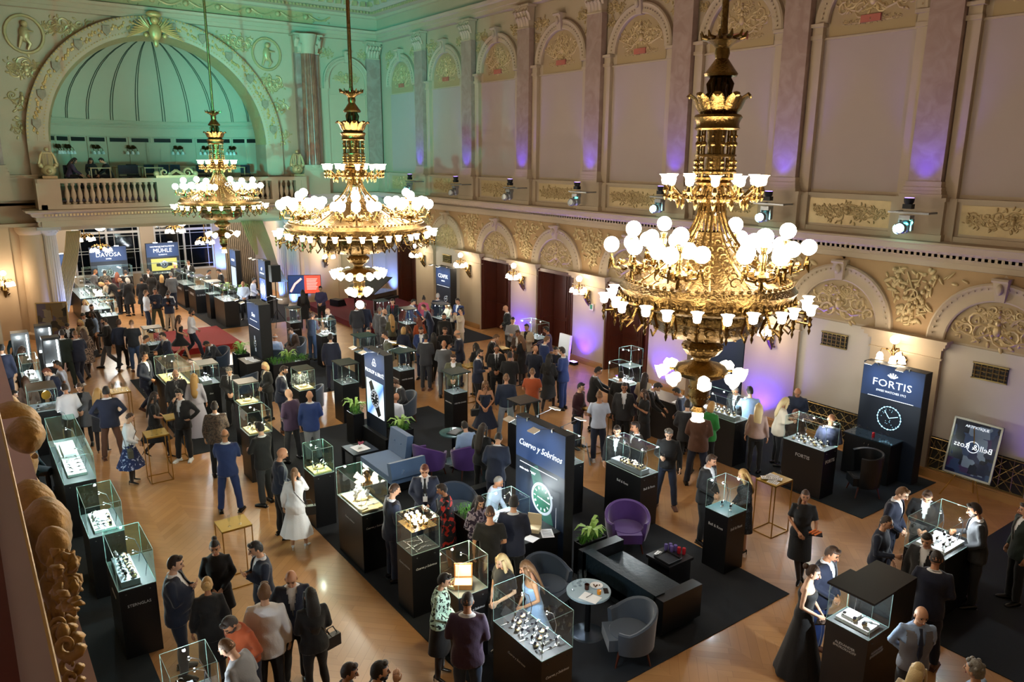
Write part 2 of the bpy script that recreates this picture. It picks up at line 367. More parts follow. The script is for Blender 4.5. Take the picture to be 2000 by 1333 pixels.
# ---- doors
for k,(hi,lo) in enumerate(OPEN[:3]+OPEN[4:]):
    f=MB(); f.T=TR_
    w=.09
    f.box(lo,lo+w,-.85,.06,0,3.12); f.box(hi-w,hi,-.85,.06,0,3.12); f.box(lo,hi,-.85,.06,3.0,3.12)
    # panelled reveal on the far jamb and the fixed leaf
    f.box(hi-w-.05,hi-w,-.8,-.05,.05,3.0); f.box(hi-w-.07,hi-w-.05,-.72,-.13,.2,1.2); f.box(hi-w-.07,hi-w-.05,-.72,-.13,1.35,2.85)
    f.box(hi-1.0,hi-w,-.74,-.68,0,3.0)
    for (a,b_,c,d) in ((hi-.9,hi-.2,.2,1.1),(hi-.9,hi-.2,1.25,2.85)): f.box(a,b_,-.68,-.65,c,d)
    o=f.obj('door_%d'%(k+1),WOOD,kind='structure')
    g=MB(); g.T=TR_; a0=lo+w; a1=hi-1.0
    g.box(a0,a0+.09,-.75,-.7,0,3.0); g.box(a1-.09,a1,-.75,-.7,0,3.0); g.box(a0,a1,-.75,-.7,0,.5); g.box(a0,a1,-.75,-.7,2.9,3.0)
    g.obj('door_leaf',WOOD,o)
    g=MB(); g.T=TR_; g.box(a0+.09,a1-.09,-.74,-.73,.5,2.9); g.obj('door_glass',glassmat('door_glass_tint',tint=(.55,.6,.66)),o)
    g=MB(); g.T=TR_
    for t in (.25,.75): x=a0+(a1-a0)*t; g.box(x-.012,x+.012,-.73,-.70,.5,2.9)
    for z in (.8,1.7,1.85,2.45,2.6): g.box(a0+.09,a1-.09,-.73,-.70,z-.012,z+.012)
    g.obj('glazing_bar',BLKM,o)
# back of each doorway: corridor behind
b=MB(); b.box(18.6,18.7,15.5,34.3,0,3.3); b.obj('wall_corridor',mat('dim_corridor','#5c6670',.8),kind='structure')
b=MB(); b.box(18.45,18.55,17.6,18.75,0,1.75); b.obj('red_slab',mat('red_slab','#d0402a',.7),label='red slab standing in for carpet behind the open glass door nearest the big lamp',cat='slab')  # upright slab stands in for the red carpet seen beyond the door
# stage screen seen through the fourth opening
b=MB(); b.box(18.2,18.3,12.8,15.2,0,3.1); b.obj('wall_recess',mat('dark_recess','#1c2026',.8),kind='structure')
t=thing('exhibition_panel','dark blue lit panel in the wall opening behind the nearest chandelier','panel',(18.0,14.0,0))
b=MB(); b.box(-.06,.1,-.75,.75,0,2.6); b.obj('board',mat('night_blue_board','#10233f',.5),t)
# ---- lower storey ornament
for i,u in enumerate(BAY):
    b=MB(); b.T=TR_; arch(b,u,3.25,1.42,1.02,0,.1); beads(b,u,3.25,1.3,.12,30,.03)
    b.box(u-1.42,u-1.02,0,.09,3.05,3.25); b.box(u+1.02,u+1.42,0,.09,3.05,3.25)
    keystone(b,u,4.28,.5,.26,.26); tr(b,PLAST,True)
    b=MB(); b.T=TR_; b.mi=1; halfdisc(b,u,3.25,1.0,.01); b.mi=0
    relief(b,u,3.64,1.85,.85,i+3,1.0,.042); relief(b,u,3.98,.9,.45,i+30,1,.034); tr(b,[RELIEF,TYMP],True)
for i,u in enumerate(PIL[1:-1]):
    b=MB(); b.T=TR_; b.prism([(u-1.85,4.84),(u-1.4,4.3),(u-.8,3.7),(u-.5,3.27),(u+.5,3.27),(u+.8,3.7),(u+1.4,4.3),(u+1.85,4.84)],0,.006,axis='y'); tr(b,TAN)
    b=MB(); b.T=TR_; spandrel(b,u,4.72,1.25,i+50); tr(b,RELIEF,True)
    b=MB(); b.T=TR_            # pier with its little entablature
    b.box(u-.82,u+.82,0,.1,0,3.02); b.box(u-.86,u+.86,0,.13,2.78,2.82); b.box(u-.88,u+.88,0,.16,3.02,3.1); b.box(u-.95,u+.95,0,.24,3.1,3.2); b.box(u-1.0,u+1.0,0,.30,3.2,3.26)
    tr(b,PLAST)
b=MB(); b.T=TR_
y=-4
for lo,hi in sorted((min(o),max(o)) for o in OPEN): b.box(y,lo,0,.16,0,.17); b.box(y,lo,0,.13,.17,.2); y=hi
b.obj('baseboard_right',OAK,kind='structure')
# niches with white field, vent and lattice radiator covers
for i in (6,7,8,1):
    u=BAY[i]; b=MB(); b.T=TR_; b.box(u-1.0,u+1.0,0,.02,.2,3.2); tr(b,WHITEW)
    b=MB(); b.T=TR_
    b.box(u-.35,u+.35,.02,.055,2.55,2.9,1)
    for k in range(6): b.box(u-.33+k*.12,u-.27+k*.12,.06,.075,2.58,2.87) if False else b.tube([(u-.3+k*.12,.065,2.57),(u-.3+k*.12,.065,2.88)],.012,4)
    for k in range(3): b.tube([(u-.34,.065,2.63+k*.1),(u+.34,.065,2.63+k*.1)],.012,4)
    for k in range(5):
        for q in range(3): spiral(b,(u-.24+k*.12,2.62+q*.1),.035,1,1,.006,.07,8)
    b.box(u-.36,u+.36,.05,.08,2.54,2.57); b.box(u-.36,u+.36,.05,.08,2.88,2.91)
    tr(b,[LATT,DARKG])
    if i in(6,7,8):
        b=MB(); b.T=TR_; b.box(u-1.0,u+1.0,.02,.05,.2,.98,1); 
        for k in range(9):
            x=u-1+k*.25
            b.tube([(max(x-.55,u-1),.06,.22 if x-.55>=u-1 else .22+(u-1-(x-.55))*.7*1.0),(min(x+.1,u+1),.06,.9)],.009,4)
            b.tube([(max(x-.1,u-1),.062,.9),(min(x+.55,u+1),.062,.22)],.009,4)
            b.tube([(x,.06,.2),(x,.06,.98)],.008,4)
        for z in (.22,.45,.7,.95): b.tube([(u-1,.06,z),(u+1,.06,z)],.012,4)
        tr(b,[LATT,DARKG])
# ---- string course between the storeys
prof=[(0,4.84),(.06,4.86),(.07,4.98),(.10,4.99),(.10,5.06),(.20,5.08),(.20,5.16),(.27,5.18),(.42,5.24),(.46,5.36),(.52,5.38),(.52,5.43),(0,5.45)]
b=MB(); b.sweep(prof,[(XR,-4),(XR,YF),(13.6,YF)]); b.obj('trim_string_course',PLAST,kind='structure')
b=MB(); b.T=TR_
for k in range(270):
    y=-.0+k*.13
    if y<YF-.1: b.box(y,y+.07,.1,.2,5.09,5.16)
for k in range(150):
    y=k*.235
    if y>3: b.sph((y,.33,5.24),1,6,4,sc=(.085,.06,.045))
b.obj('trim_dentils',RELIEF,kind='structure')
# ---- dado with reliefs and pedestals
b=MB(); b.T=TR_
b.box(-4,YF,-.06,.06,5.44,6.36); b.box(-4,YF,-.06,.12,6.3,6.37); b.box(-4,YF,-.06,.12,5.44,5.56)
for u in PIL: b.box(u-.52,u+.52,0,.26,5.44,6.36); b.box(u-.56,u+.56,0,.31,6.3,6.38); b.box(u-.56,u+.56,0,.31,5.44,5.58); b.box(u-.72,u+.72,0,.14,5.44,6.36)
b.obj('trim_dado',PLAST,kind='structure')
for i,u in enumerate(BAY):
    b=MB(); b.T=TR_@Matrix.Translation((0,.065,0)); b.box(u-1.05,u+1.05,-.003,.004,5.62,6.24)
    relief(b,u,5.93,1.95,.5,i+70,1.4,.022); tr(b,[RELIEF],True)
# ---- upper order
for i,u in enumerate(PIL):
    if i==0: continue
    b=MB(); b.T=TR_; b.box(u-.36,u+.36,0,.22,6.72,11.65)
    tr(b,MARB)
    b=MB(); b.T=TR_
    for z0,z1,w,d in ((6.37,6.45,.47,.33),(6.45,6.52,.44,.30),(6.52,6.60,.42,.28),(6.60,6.72,.395,.255)): b.box(u-w,u+w,0,d,z0,z1)
    for s in (-1,1): b.box(u+s*.38,u+s*.66,-.06,.07,6.37,10.02) if s>0 else b.box(u-.66,u-.38,-.06,.07,6.37,10.02)
    for s in (-1,1):
        x=u+s*.52; b.box(x-.16,x+.16,-.06,.11,10.0,10.1); b.box(x-.19,x+.19,-.06,.15,10.28,10.36); b.box(x-.14,x+.14,-.06,.08,10.1,10.28)
    tr(b,PLAST)
    b=MB(); b.T=TR_; corinth(b,u,11.68,.74,.78,.22); tr(b,PLAST,True)
for i,u in enumerate(BAY):
    b=MB(); b.T=TR_@Matrix.Translation((0,-.06,0)); arch(b,u,10.36,1.38,1.05,0,.14); beads(b,u,10.36,1.2,.15,34,.035)
    keystone(b,u,11.38,.55,.28,.3); b.box(u-1.2,u+1.2,0,.06,9.98,10.03); tr(b,PLAST,True)
    b=MB(); b.T=TR_@Matrix.Translation((0,-.05,0)); b.mi=1; halfdisc(b,u,10.36,1.04,.01,20,.34); b.mi=0
    relief(b,u,10.75,1.7,.85,i+110,1.1,.036); relief(b,u,11.08,.7,.4,i+150,1,.02)
    relief(b,u,10.32,1.5,.16,i+10,1,.014); tr(b,[RELIEF,TYMP],True)
    b=MB(); b.T=TR_@Matrix.Translation((0,-.03,0)); b.box(u-.24,u+.24,0,.05,10.27,10.43); tr(b,mat('terracotta_tablet','#a85f4c',.7))
    for s in (-1,1):
        b=MB(); b.T=TR_@Matrix.Translation((0,-.05,0)); relief(b,u+s*1.2,11.75,.8,.5,i*2+s+200,1,.02); relief(b,u+s*1.36,11.3,.3,.4,i*3+s+240,1,.018); tr(b,RELIEF,True)
# ---- crowning entablature on both walls
prof=[(-.06,12.42),(.18,12.44),(.18,12.58),(.22,12.6),(.22,12.74),(.30,12.78),(.34,12.88),(.12,12.92),(.12,13.42),(.2,13.45),(.25,13.55),(.5,13.6),(.5,13.68),(.62,13.7),(.8,13.82),(.86,13.95),(.95,14.0),(.95,14.2)]
b=MB(); b.sweep(prof,[(XR,-4),(XR,YF),(-3,YF)]); b.obj('trim_entablature',PLAST,kind='structure')
b=MB()
for k in range(230):
    y=YF-.3-k*.16
    if y>4: b.box(XR-.6,XR-.5,y,y+.09,13.58,13.68)
for k in range(118):
    x=XR-.7-k*.16; b.box(x,x+.09,YF-.6,YF-.5,13.58,13.68)
for k in range(44):
    b.box(XR-1.0,XR-.84,YF-1.2-k*.7,YF-.95-k*.7,13.8,14.0); b.box(XR-1.3-k*.4,XR-1.1-k*.4,YF-1.0,YF-.84,13.8,14.0)
b.obj('trim_cornice_dentils',RELIEF,kind='structure')
b=MB()   # coffered edge of the ceiling
for k,(o,w) in enumerate(((1.5,.12),(2.6,.18),(2.85,.08))):
    b.box(XR-o-w,XR-o,-4,YF-o,14.08,14.2); b.box(-3,XR-o,YF-o-w,YF-o,14.08,14.2)
for k in range(30):
    b.sph((XR-2.05,YF-2.0-k*1.15,14.17),1,10,5,sc=(.22,.3,.07)); b.sph((XR-2.1-k*1.15,YF-2.05,14.17),1,10,5,sc=(.3,.22,.07)) if k<17 else None
b.obj('trim_ceiling_mouldings',RELIEF,True and None,True,kind='structure')

# ================================================================ STAGE WALL with the great arch
AC=(7.66,7.62); RI=4.22
b=MB(); b.T=TF_
def arc_hole(mb,x0,x1,z0,z1,cx,cz,r,d,n=40,mi=None):
    """wall field x0..x1, z0..z1 with an arched hole reaching down to z0"""
    pts=[(cx+r*math.cos(PI*i/n),cz+r*math.sin(PI*i/n)) for i in range(n+1)]
    vs=[];fs=[]
    for px,pz in pts:
        vs.append((px,d,pz))
        dx,dz=px-cx,pz-cz; k=1e9
        if dx>1e-6:k=min(k,(x1-cx)/dx)
        if dx<-1e-6:k=min(k,(x0-cx)/dx)
        if dz>1e-6:k=min(k,(z1-cz)/dz)
        vs.append((cx+dx*k,d,cz+dz*k))
    # insert the corners
    for i in range(n): fs.append((2*i,2*i+1,2*i+3,2*i+2))
    mb.add(vs,fs,mi)
    mb.add([(x1,d,cz),(x1,d,z1),(x1-.001,d,z1)],[(0,1,2)],mi)
    for s,xe in((1,x1),(-1,x0)): mb.add([(cx+s*r,d,z0),(xe,d,z0),(xe,d,cz),(cx+s*r,d,cz)],[(0,1,2,3)],mi)
    # corner fillers
    ca=math.atan2(z1-cz,x1-cx); 
    for s in (1,-1):
        best=[]
        for i in range(n+1):
            dx,dz=pts[i][0]-cx,pts[i][1]-cz
            if s*dx>0:
                k=min((x1-cx)/abs(dx) if s>0 else (cx-x0)/abs(dx),(z1-cz)/max(dz,1e-6)); best.append((cx+dx*k,cz+dz*k))
        side=[p for p in best if p[1]<z1-1e-4]; top=[p for p in best if p[1]>=z1-1e-4]
        if side and top:
            a=max(side,key=lambda p:p[1]); t_=min(top,key=lambda p:-s*p[0]); xe=x1 if s>0 else x0
            mb.add([(a[0],d,a[1]),(xe,d,z1),(t_[0],d,t_[1])],[(0,1,2)],mi)
arc_hole(b,.9,13.9,5.2,12.5,AC[0],AC[1],RI,0)
b.box(13.9,18.6,-.3,0,5.2,14.2); b.box(-3,.9,-.3,0,0,14.2); b.box(.9,13.9,-.3,0,12.5,14.2)
b.obj('wall_stage',PLAST,kind='structure')
# archivolt
b=MB(); b.T=TF_
arch(b,AC[0],AC[1],4.95,RI,0,.22,48)
for s in(-1,1):
    x=AC[0]+s*(4.95+RI)/2; w=(4.95-RI)/2; b.box(x-w,x+w,0,.2,6.3,AC[1]); b.box(x-s*w-.04,x-s*w+.04,-1.2,.22,5.2,AC[1])
tr(b,PLAST,True)
b=MB(); b.T=TF_          # deep intrados
vs=[];fs=[];n=40
for i in range(n+1):
    a=PI*i/n
    for d in (.2,-.1,-.35,-.9): 
        r=RI-(.12 if d in(-.35,-.9) else 0); vs.append((AC[0]+r*math.cos(a),d,AC[1]+r*math.sin(a)))
for i in range(n):
    for j in range(3): fs.append((i*4+j,(i+1)*4+j,(i+1)*4+j+1,i*4+j+1))
b.add(vs,fs); tr(b,RELIEF,True)
b=MB(); b.T=TF_          # carved band with shields
rs=random.Random(5)
for i in range(4,177):
    a=PI*i/180; r=4.62+rs.uniform(-.12,.12); b.sph((AC[0]+r*math.cos(a),.24,AC[1]+r*math.sin(a)),1,6,4,sc=(.05,.03,.07))
for i in range(110):
    a=PI*i/110; b.cbox((AC[0]+4.9*math.cos(a),.26,AC[1]+4.9*math.sin(a)),(.06,.05,.06)); b.cbox((AC[0]+4.36*math.cos(a),.23,AC[1]+4.36*math.sin(a)),(.04,.03,.04))
tr(b,GILT,True)
b=MB(); b.T=TF_
for k,a in enumerate([8,22,37,52,67,82,98,113,128,143,158,172]):
    a=math.radians(a); c=(AC[0]+4.6*math.cos(a),AC[1]+4.6*math.sin(a)); T=b.T; b.T=T@Matrix.Translation((c[0],.24,c[1]))
    b.prism([(-.14,.17),(.14,.17),(.14,-.04),(0,-.2),(-.14,-.04)],0,.08,axis='y'); b.T=T
tr(b,mat('painted_shield','#8d7f6a',.5,var=.5,vscale=9))
# cartouche on the crown
t=MB(); t.T=TF_@Matrix.Translation((7.6,.35,12.05))
for k in range(22):
    a=-1.05+k*.1; 
    for s in (1,): t.tube([(math.sin(a)*.2,0,math.cos(a)*.1-.1),(math.sin(a)*rs.uniform(.7,1.05),rs.uniform(0,.15),math.cos(a)*rs.uniform(.35,.6)-.1)],[.05,.012],5)
for s in (-1,1):
    for k in range(9): t.tube([(s*.2,.05,0),(s*(.5+.07*k),.1,.42-.1*k)],[.055,.02],5)
t.sph((0,.12,-.12),1,12,8,sc=(.24,.16,.34)); t.sph((0,.16,.32),.16,10,7); t.sph((0,.1,.55),1,10,6,sc=(.3,.18,.14)); t.sph((.35,.1,-.25),.1); t.sph((-.35,.1,-.25),.1); t.sph((0,.1,-.5),1,8,6,sc=(.1,.1,.2))
tr(t,GILT,True)
# spandrel medallions
for s in (-1,1):
    b=MB(); b.T=TF_; cx=AC[0]+s*4.55; cz=11.5
    pts=[(cx+.62*math.cos(a*.3142),.03,cz+.66*math.sin(a*.3142)) for a in range(21)]; b.tube(pts,.06,6)
    b.sph((cx,.06,cz),1,10,8,sc=(.17,.12,.3)); b.sph((cx+.03,.1,cz+.36),.12,9,6); b.tube([(cx,.08,cz-.1),(cx+.15,.1,cz-.35),(cx+.05,.06,cz-.55)],[.09,.07,.04],6); b.tube([(cx+.05,.12,cz+.12),(cx+.3,.14,cz+.1)],[.05,.03],6); b.tube([(cx-.1,.08,cz-.1),(cx-.22,.06,cz-.5)],[.08,.04],6)
    relief(b,cx-s*1.6,11.85,2.0,.85,300+s,1.6,.045); relief(b,cx+s*.1,10.25,1.1,1.0,310+s,1.5,.045); relief(b,cx+s*.35,9.2,.8,1.0,320+s,1.2,.04); relief(b,cx+s*.5,8.1,.5,.9,330+s,1.2,.03)
    tr(b,FARREL,True)
# frieze garlands over the arch
b=MB(); b.T=TF_@Matrix.Translation((0,.13,0))
for k in range(11):
    x=1.4+k*1.28; b.tube([(x+.1*j,.02,13.3-.2*math.sin(PI*j/10)) for j in range(11)],.045,6); b.sph((x-.14,.03,13.2),.12,9,6)
    for q in range(8): leafy(b,(x+rs.uniform(.1,.9),13.12+rs.uniform(-.1,.12)),rs.uniform(0,6),.14,.06)
b.box(1.0,14.4,-.02,.0,12.95,13.4); tr(b,RELIEF,True)
# coupled order at both sides: marble strips and red fluted columns
for x in (1.35,13.95):
    b=MB(); b.T=TF_; b.box(x-.52,x+.52,0,.28,6.72,11.65); tr(b,MARB)
    b=MB(); b.T=TF_; b.lathe([(.345,6.74),(.335,8.5),(.29,11.62)],64,(x,.42,0),wob=.035,wn=20); tr(b,MARBR,True)
    b=MB(); b.T=TF_
    for z0,z1,w,d in ((6.37,6.5,.62,.85),(6.5,6.62,.58,.80),(6.62,6.74,.55,.77)): b.box(x-w,x+w,0,d,z0,z1)
    b.cyl((x,.42,6.6),.4,.14,24)
    corinth(b,x,11.66,.78,1.1,.45); b.lathe([(.3,11.6),(.33,11.9),(.42,12.3),(.46,12.42)],20,(x,.42,0))
    b.box(x-.62,x+.62,0,.8,5.44,6.37); tr(b,PLAST,True)
for xx in (17.2,):
    b=MB(); b.T=TF_; b.box(xx-.25,xx+.45,0,.2,6.72,11.65); tr(b,MARB)
    b=MB(); b.T=TF_; corinth(b,xx+.1,11.68,.74,.7,.2); b.box(xx-.3,xx+.5,0,.26,6.37,6.72); tr(b,PLAST,True)
u=15.95
b=MB(); b.T=TF_; arch(b,u,10.5,1.18,.92,0,.14); beads(b,u,10.5,1.05,.16,30,.035); keystone(b,u,11.4,.5,.24,.26); b.box(u-1.18,u-.92,0,.12,10.2,10.5); b.box(u+.92,u+1.18,0,.12,10.2,10.5)
b.box(u-1.1,u+1.1,0,.05,9.95,10.02); b.box(u-1.3,u-.95,0,.06,6.4,10.2); b.box(u+.95,u+1.3,0,.06,6.4,10.2); tr(b,PLAST,True)
b=MB(); b.T=TF_; relief(b,u,10.75,1.2,.7,400,1.2,.03); relief(b,u-1.0,11.8,.8,.5,401,1,.02); relief(b,u+1.0,11.8,.8,.5,402,1,.02); relief(b,u,5.93,1.8,.5,403,1.3,.02); tr(b,RELIEF,True)
b=MB(); b.T=TF_; b.box(14.6,18,0,.06,5.44,6.36); b.box(14.6,18,0,.12,6.3,6.37); b.box(-3,2.9,0,.06,5.44,6.36); b.box(-3,2.9,0,.4,6.3,6.37); b.box(1.9,2.9,0,.5,5.44,6.3); tr(b,PLAST)
# ---- apse behind the arch
APC=(7.66,YF+.9); AR=4.35
SHELL=mat('apse_plaster','#b9b79f',.8,var=.03); 
b=MB(); n=48
vs=[];fs=[]
for j,z in enumerate((5.2,8.45,8.6)):
    for i in range(n+1):
        a=PI*i/n; vs.append((APC[0]+AR*math.cos(a),APC[1]+AR*.95*math.sin(a),z))
for j in range(2):
    for i in range(n): fs.append((j*(n+1)+i,j*(n+1)+i+1,(j+1)*(n+1)+i+1,(j+1)*(n+1)+i))
b.add(vs,fs); 
vs=[];fs=[];m=14                      # half dome
for j in range(m+1):
    t=PI/2*j/m
    for i in range(n+1):
        a=PI*i/n; r=AR*math.cos(t); vs.append((APC[0]+r*math.cos(a),APC[1]+r*.95*math.sin(a),8.6+(3.35)*math.sin(t)))
for j in range(m):
    for i in range(n): fs.append((j*(n+1)+i,j*(n+1)+i+1,(j+1)*(n+1)+i+1,(j+1)*(n+1)+i))
b.add(vs,fs); b.obj('wall_apse',SHELL,None,2,kind='structure')
DK=mat('dark_green_line','#3c4b3e',.7)
b=MB()
for i in range(1,12):
    a=PI*i/12
    for da in (-.012,.012):
        pts=[]
        for j in range(12):
            t=PI/2*.93*j/11; r=(AR-.03)*math.cos(t); pts.append((APC[0]+r*math.cos(a+da),APC[1]+r*.95*math.sin(a+da),8.62+3.32*math.sin(t)))
        b.tube(pts,.016,4)
tr(b,DK)
b=MB()
for z,r in ((8.42,.08),(8.62,.06),(7.95,.03)):
    b.tube([(APC[0]+(AR-.04)*math.cos(PI*i/40),APC[1]+(AR-.04)*.95*math.sin(PI*i/40),z) for i in range(41)],r,6)
for i in range(14):
    a=PI*(i+.5)/14; c=(APC[0]+(AR-.04)*math.cos(a),APC[1]+(AR-.04)*.95*math.sin(a))
    b.cbox((c[0],c[1],6.6),(.05,.06,2.7),a+PI/2)
tr(b,SHELL)
b=MB()
for i in range(13):
    a=PI*(i+1)/14; c=(APC[0]+(AR-.05)*math.cos(a),APC[1]+(AR-.05)*.95*math.sin(a)); b.cbox((c[0],c[1],7.8),(.72,.03,.17),a+PI/2)
tr(b,BLKM)
def apse_at(a,r=AR-.06): a=math.radians(a); return (APC[0]+r*math.cos(a),APC[1]+r*.95*math.sin(a))
b=MB(); c=apse_at(80); T=Matrix.Translation((c[0],c[1],5.2))@Matrix.Rotation(math.radians(80)+PI/2,4,'Z'); b.T=T
b.box(-.5,.5,-.03,.05,0,2.5)
for sx in (-.25,.25):
    for z0,z1 in ((.2,.7),(.85,1.35),(1.5,2.3)): b.box(sx-.17,sx+.17,-.06,.09,z0,z1)
b.obj('door_5',SHELL,kind='structure')
fl_obj('floor_gallery',2.9,13.2,YF-1.0,YF+5.4,5.8,.3,mat('gallery_floor','#5a4a3a',.6))
# ---- balcony front
BY=YF-1.35
b=MB()
b.sweep([(0,4.42),(.1,4.45),(.1,4.62),(.16,4.66),(.16,4.8),(.3,4.84),(.34,4.95),(.5,5.0),(.52,5.08),(0,5.12)],[(2.75,YF),(2.75,BY+.35),(12.9,BY+.35),(12.9,YF)][::-1]); 
b.box(2.75,12.9,BY+.2,YF,4.42,5.12)
b.obj('trim_balcony_slab',PLAST,kind='structure')
b=MB()
for k in range(84): b.box(2.85+k*.12,2.92+k*.12,BY-.02,BY+.2,4.84,4.92)
tr(b,RELIEF)
b=MB(); y0=BY-.05
b.box(2.8,13.1,y0,y0+.32,5.10,5.28); b.box(2.75,13.15,y0-.05,y0+.37,6.08,6.24)
for x0,x1 in ((2.85,3.5),(6.9,8.5),(11.6,11.9),(12.7,13.1)): b.box(x0,x1,y0+.02,y0+.3,5.28,6.08)
b.box(2.7,3.0,y0,YF,5.1,6.24); b.box(12.95,13.2,y0,YF,5.1,6.24)
b.obj('balcony_parapet',PLAST,kind='structure')
prof=[(.075,0),(.085,.05),(.045,.09),(.05,.14),(.095,.30),(.085,.42),(.045,.60),(.04,.68),(.07,.72),(.075,.80)]
bm=MB(); bm.lathe(prof,12); bal=bm.mesh('baluster',PLAST,True)
k=0
for x0,x1,n in ((3.6,6.85,15),(8.6,11.55,13),(11.95,12.65,3)):
    for i in range(n):
        x=x0+(x1-x0)*(i+.5)/n; o=link('baluster',bal,None,(x,y0+.16,5.28)); o['kind']='structure'
b=MB(); b.T=Matrix.Translation((7.7,y0,6.24)); 
b.box(-.8,.8,0,.3,0,.1)
for s in(-1,1): spiral(b,(s*.45,.2),.2,1.4,s,.05,.1,16); b.tube([(s*.3,.1,.1),(0,.1,.3)],.06,6)
for s in(-1,1): b.sph((s*.75,.12,.16),.12)
tr(b,RELIEF,True)
def lyre(x):
    b=MB(); b.T=Matrix.Translation((x,YF-.75,6.24)); b.box(-.25,.25,-.2,.2,0,.1)
    b.sph((0,0,.3),1,10,7,sc=(.26,.16,.22))
    for s in(-1,1):
        b.tube([(s*.1,0,.3),(s*.3,0,.55),(s*.22,0,.85),(s*.14,0,1.0)],[.07,.06,.05,.03],6); b.sph((s*.26,0,.5),.09)
        for k in range(3): b.tube([(s*.05*(k+1),0,.35),(s*.05*(k+1),0,.95)],.018,5)
    b.tube([(-.16,0,.95),(.16,0,.95)],.03,5); b.sph((0,0,1.08),.08); b.sph((0,-.12,.28),.1); b.obj('lyre_finial',RELIEF,None,True,label='carved lyre finial at the %s end of the stage balcony'%('left' if x<7 else 'right'),cat='finial')
lyre(3.25); lyre(13.05)
# ---- wall under the balcony
b=MB(); b.T=TF_
b.box(-3,2.3,-.3,0,0,5.3); b.box(13.35,18.6,-.3,0,0,4.9); b.box(2.3,13.35,-.3,0,4.2,5.3)
b.obj('wall_stage_lower',mat('warm_plaster','#b79d7d',.75,var=.03),kind='structure')
b=MB(); b.T=TF_; b.lathe([(.62,0),(.62,.2),(.52,.26),(.5,.4),(.44,4.1),(.5,4.16),(.56,4.3),(.56,4.42)],40,(2.45,.1,0)); b.box(.5,1.7,0,.09,0,4.4)
b.box(-3,3.1,0,.5,4.42,4.55); tr(b,mat('warm_plaster'),True)
FL=mat('stucco_column','#b5aca2',.6)
def column(x,y,r=.28,h=4.4):
    b=MB(); b.lathe([(r*1.35,0),(r*1.35,.12),(r*1.2,.2),(r*1.05,.3),(r,.32)],32,(x,y,0)); b.lathe([(r,.32),(r*.98,2),(r*.86,h-.35)],60,(x,y,0),wob=.04,wn=20)
    b.lathe([(r*.9,h-.35),(r*.95,h-.3),(r*1.25,h-.2),(r*1.3,h-.12)],24,(x,y,0)); b.cbox((x,y,h-.06),(r*2.9,r*2.9,.12)); 
    for a in range(8): spiral(b,(x+r*1.2*math.cos(a*PI/4),h-.2),.08,1,1,.02,y+r*1.2*math.sin(a*PI/4)-0,8)
    tr(b,FL,True)
for x,y in ((3.0,YF-.3),(3.0,YF+1.6),(12.75,YF-.3),(12.9,YF+1.5)): column(x,y)
b=MB(); b.T=TF_; arch(b,16.1,2.6,1.0,.85,0,.08); halfdisc(b,16.1,2.6,.85,.012,20,2.5); b.box(15.1,15.25,0,.08,0,2.6); b.box(16.95,17.1,0,.08,0,2.6); b.box(13.4,17.6,0,.1,0,.2); b.box(13.35,13.6,0,.12,0,4.4); tr(b,mat('warm_plaster'),True)
b=MB(); b.cbox((14.85,YF-.02,2.55),(.12,.04,.3)); tr(b,BLKM)
# left pier near the showcases
b=MB(); b.box(-3,.8,28,28.8,0,4.9); b.box(-3,.86,27.94,28.86,4.3,4.5); b.obj('wall_left_pier',PLAST,kind='structure')
b=MB(); b.box(-3.2,-3,-4,36,0,14.2); b.obj('wall_left',PLAST,kind='structure')
b=MB(); b.box(-3,18.6,-4.2,-4,0,14.2); b.obj('wall_back',PLAST,kind='structure')
# ---- back room beyond the columns
b=MB(); YB=46.3
b.box(-3,14,YB+.1,YB+.3,0,.75); b.box(-3,14,YB+.1,YB+.3,4.1,4.8)
for x0,x1 in ((-3,1.2),(3.5,5.0),(8.3,9.0),(12.2,14)): b.box(x0,x1,YB,YB+.3,.0,4.8)
b.obj('wall_back_room',mat('grey_plaster','#b7aa98',.8),kind='structure')
b=MB(); b.box(13.7,14,YF+.3,YB,0,4.8); b.box(-3.1,-3,YF,YB,0,4.8); b.obj('wall_back_room_side',mat('grey_plaster'),kind='structure')
b=MB(); b.box(-3,14,YF+.2,YB+.3,4.8,5.0); b.obj('ceiling_back_room',mat('grey_plaster'),kind='structure')
FR=mat('white_window_frame','#c9cdd2',.5)
for k,(x0,x1) in enumerate(((1.2,3.5),(5.0,8.3),(9.0,12.2))):
    g=MB(); g.box(x0,x1,YB+.2,YB+.22,.7,4.15); w=g.obj('window_%d'%(k+1),NIGHT,kind='structure')
    g=MB()
    for x in (x0,x1-.09,(x0+x1)/2-.06): g.box(x,x+.1,YB+.08,YB+.2,.7,4.15)
    g.box(x0,x1,YB+.06,YB+.2,2.95,3.08); g.box(x0,x1,YB+.06,YB+.2,.7,.8); g.box(x0,x1,YB+.06,YB+.2,4.05,4.15)
    for h0,h1 in ((x0,(x0+x1)/2),((x0+x1)/2,x1)):
        for t in (.22,.8): x=h0+(h1-h0)*t; g.box(x-.012,x+.012,YB+.14,YB+.2,.7,4.1)
        for z in (1.0,1.9,2.05,2.8,3.25): g.box(h0,h1,YB+.14,YB+.2,z-.012,z+.012)
    g.obj('window_frame',FR,w)
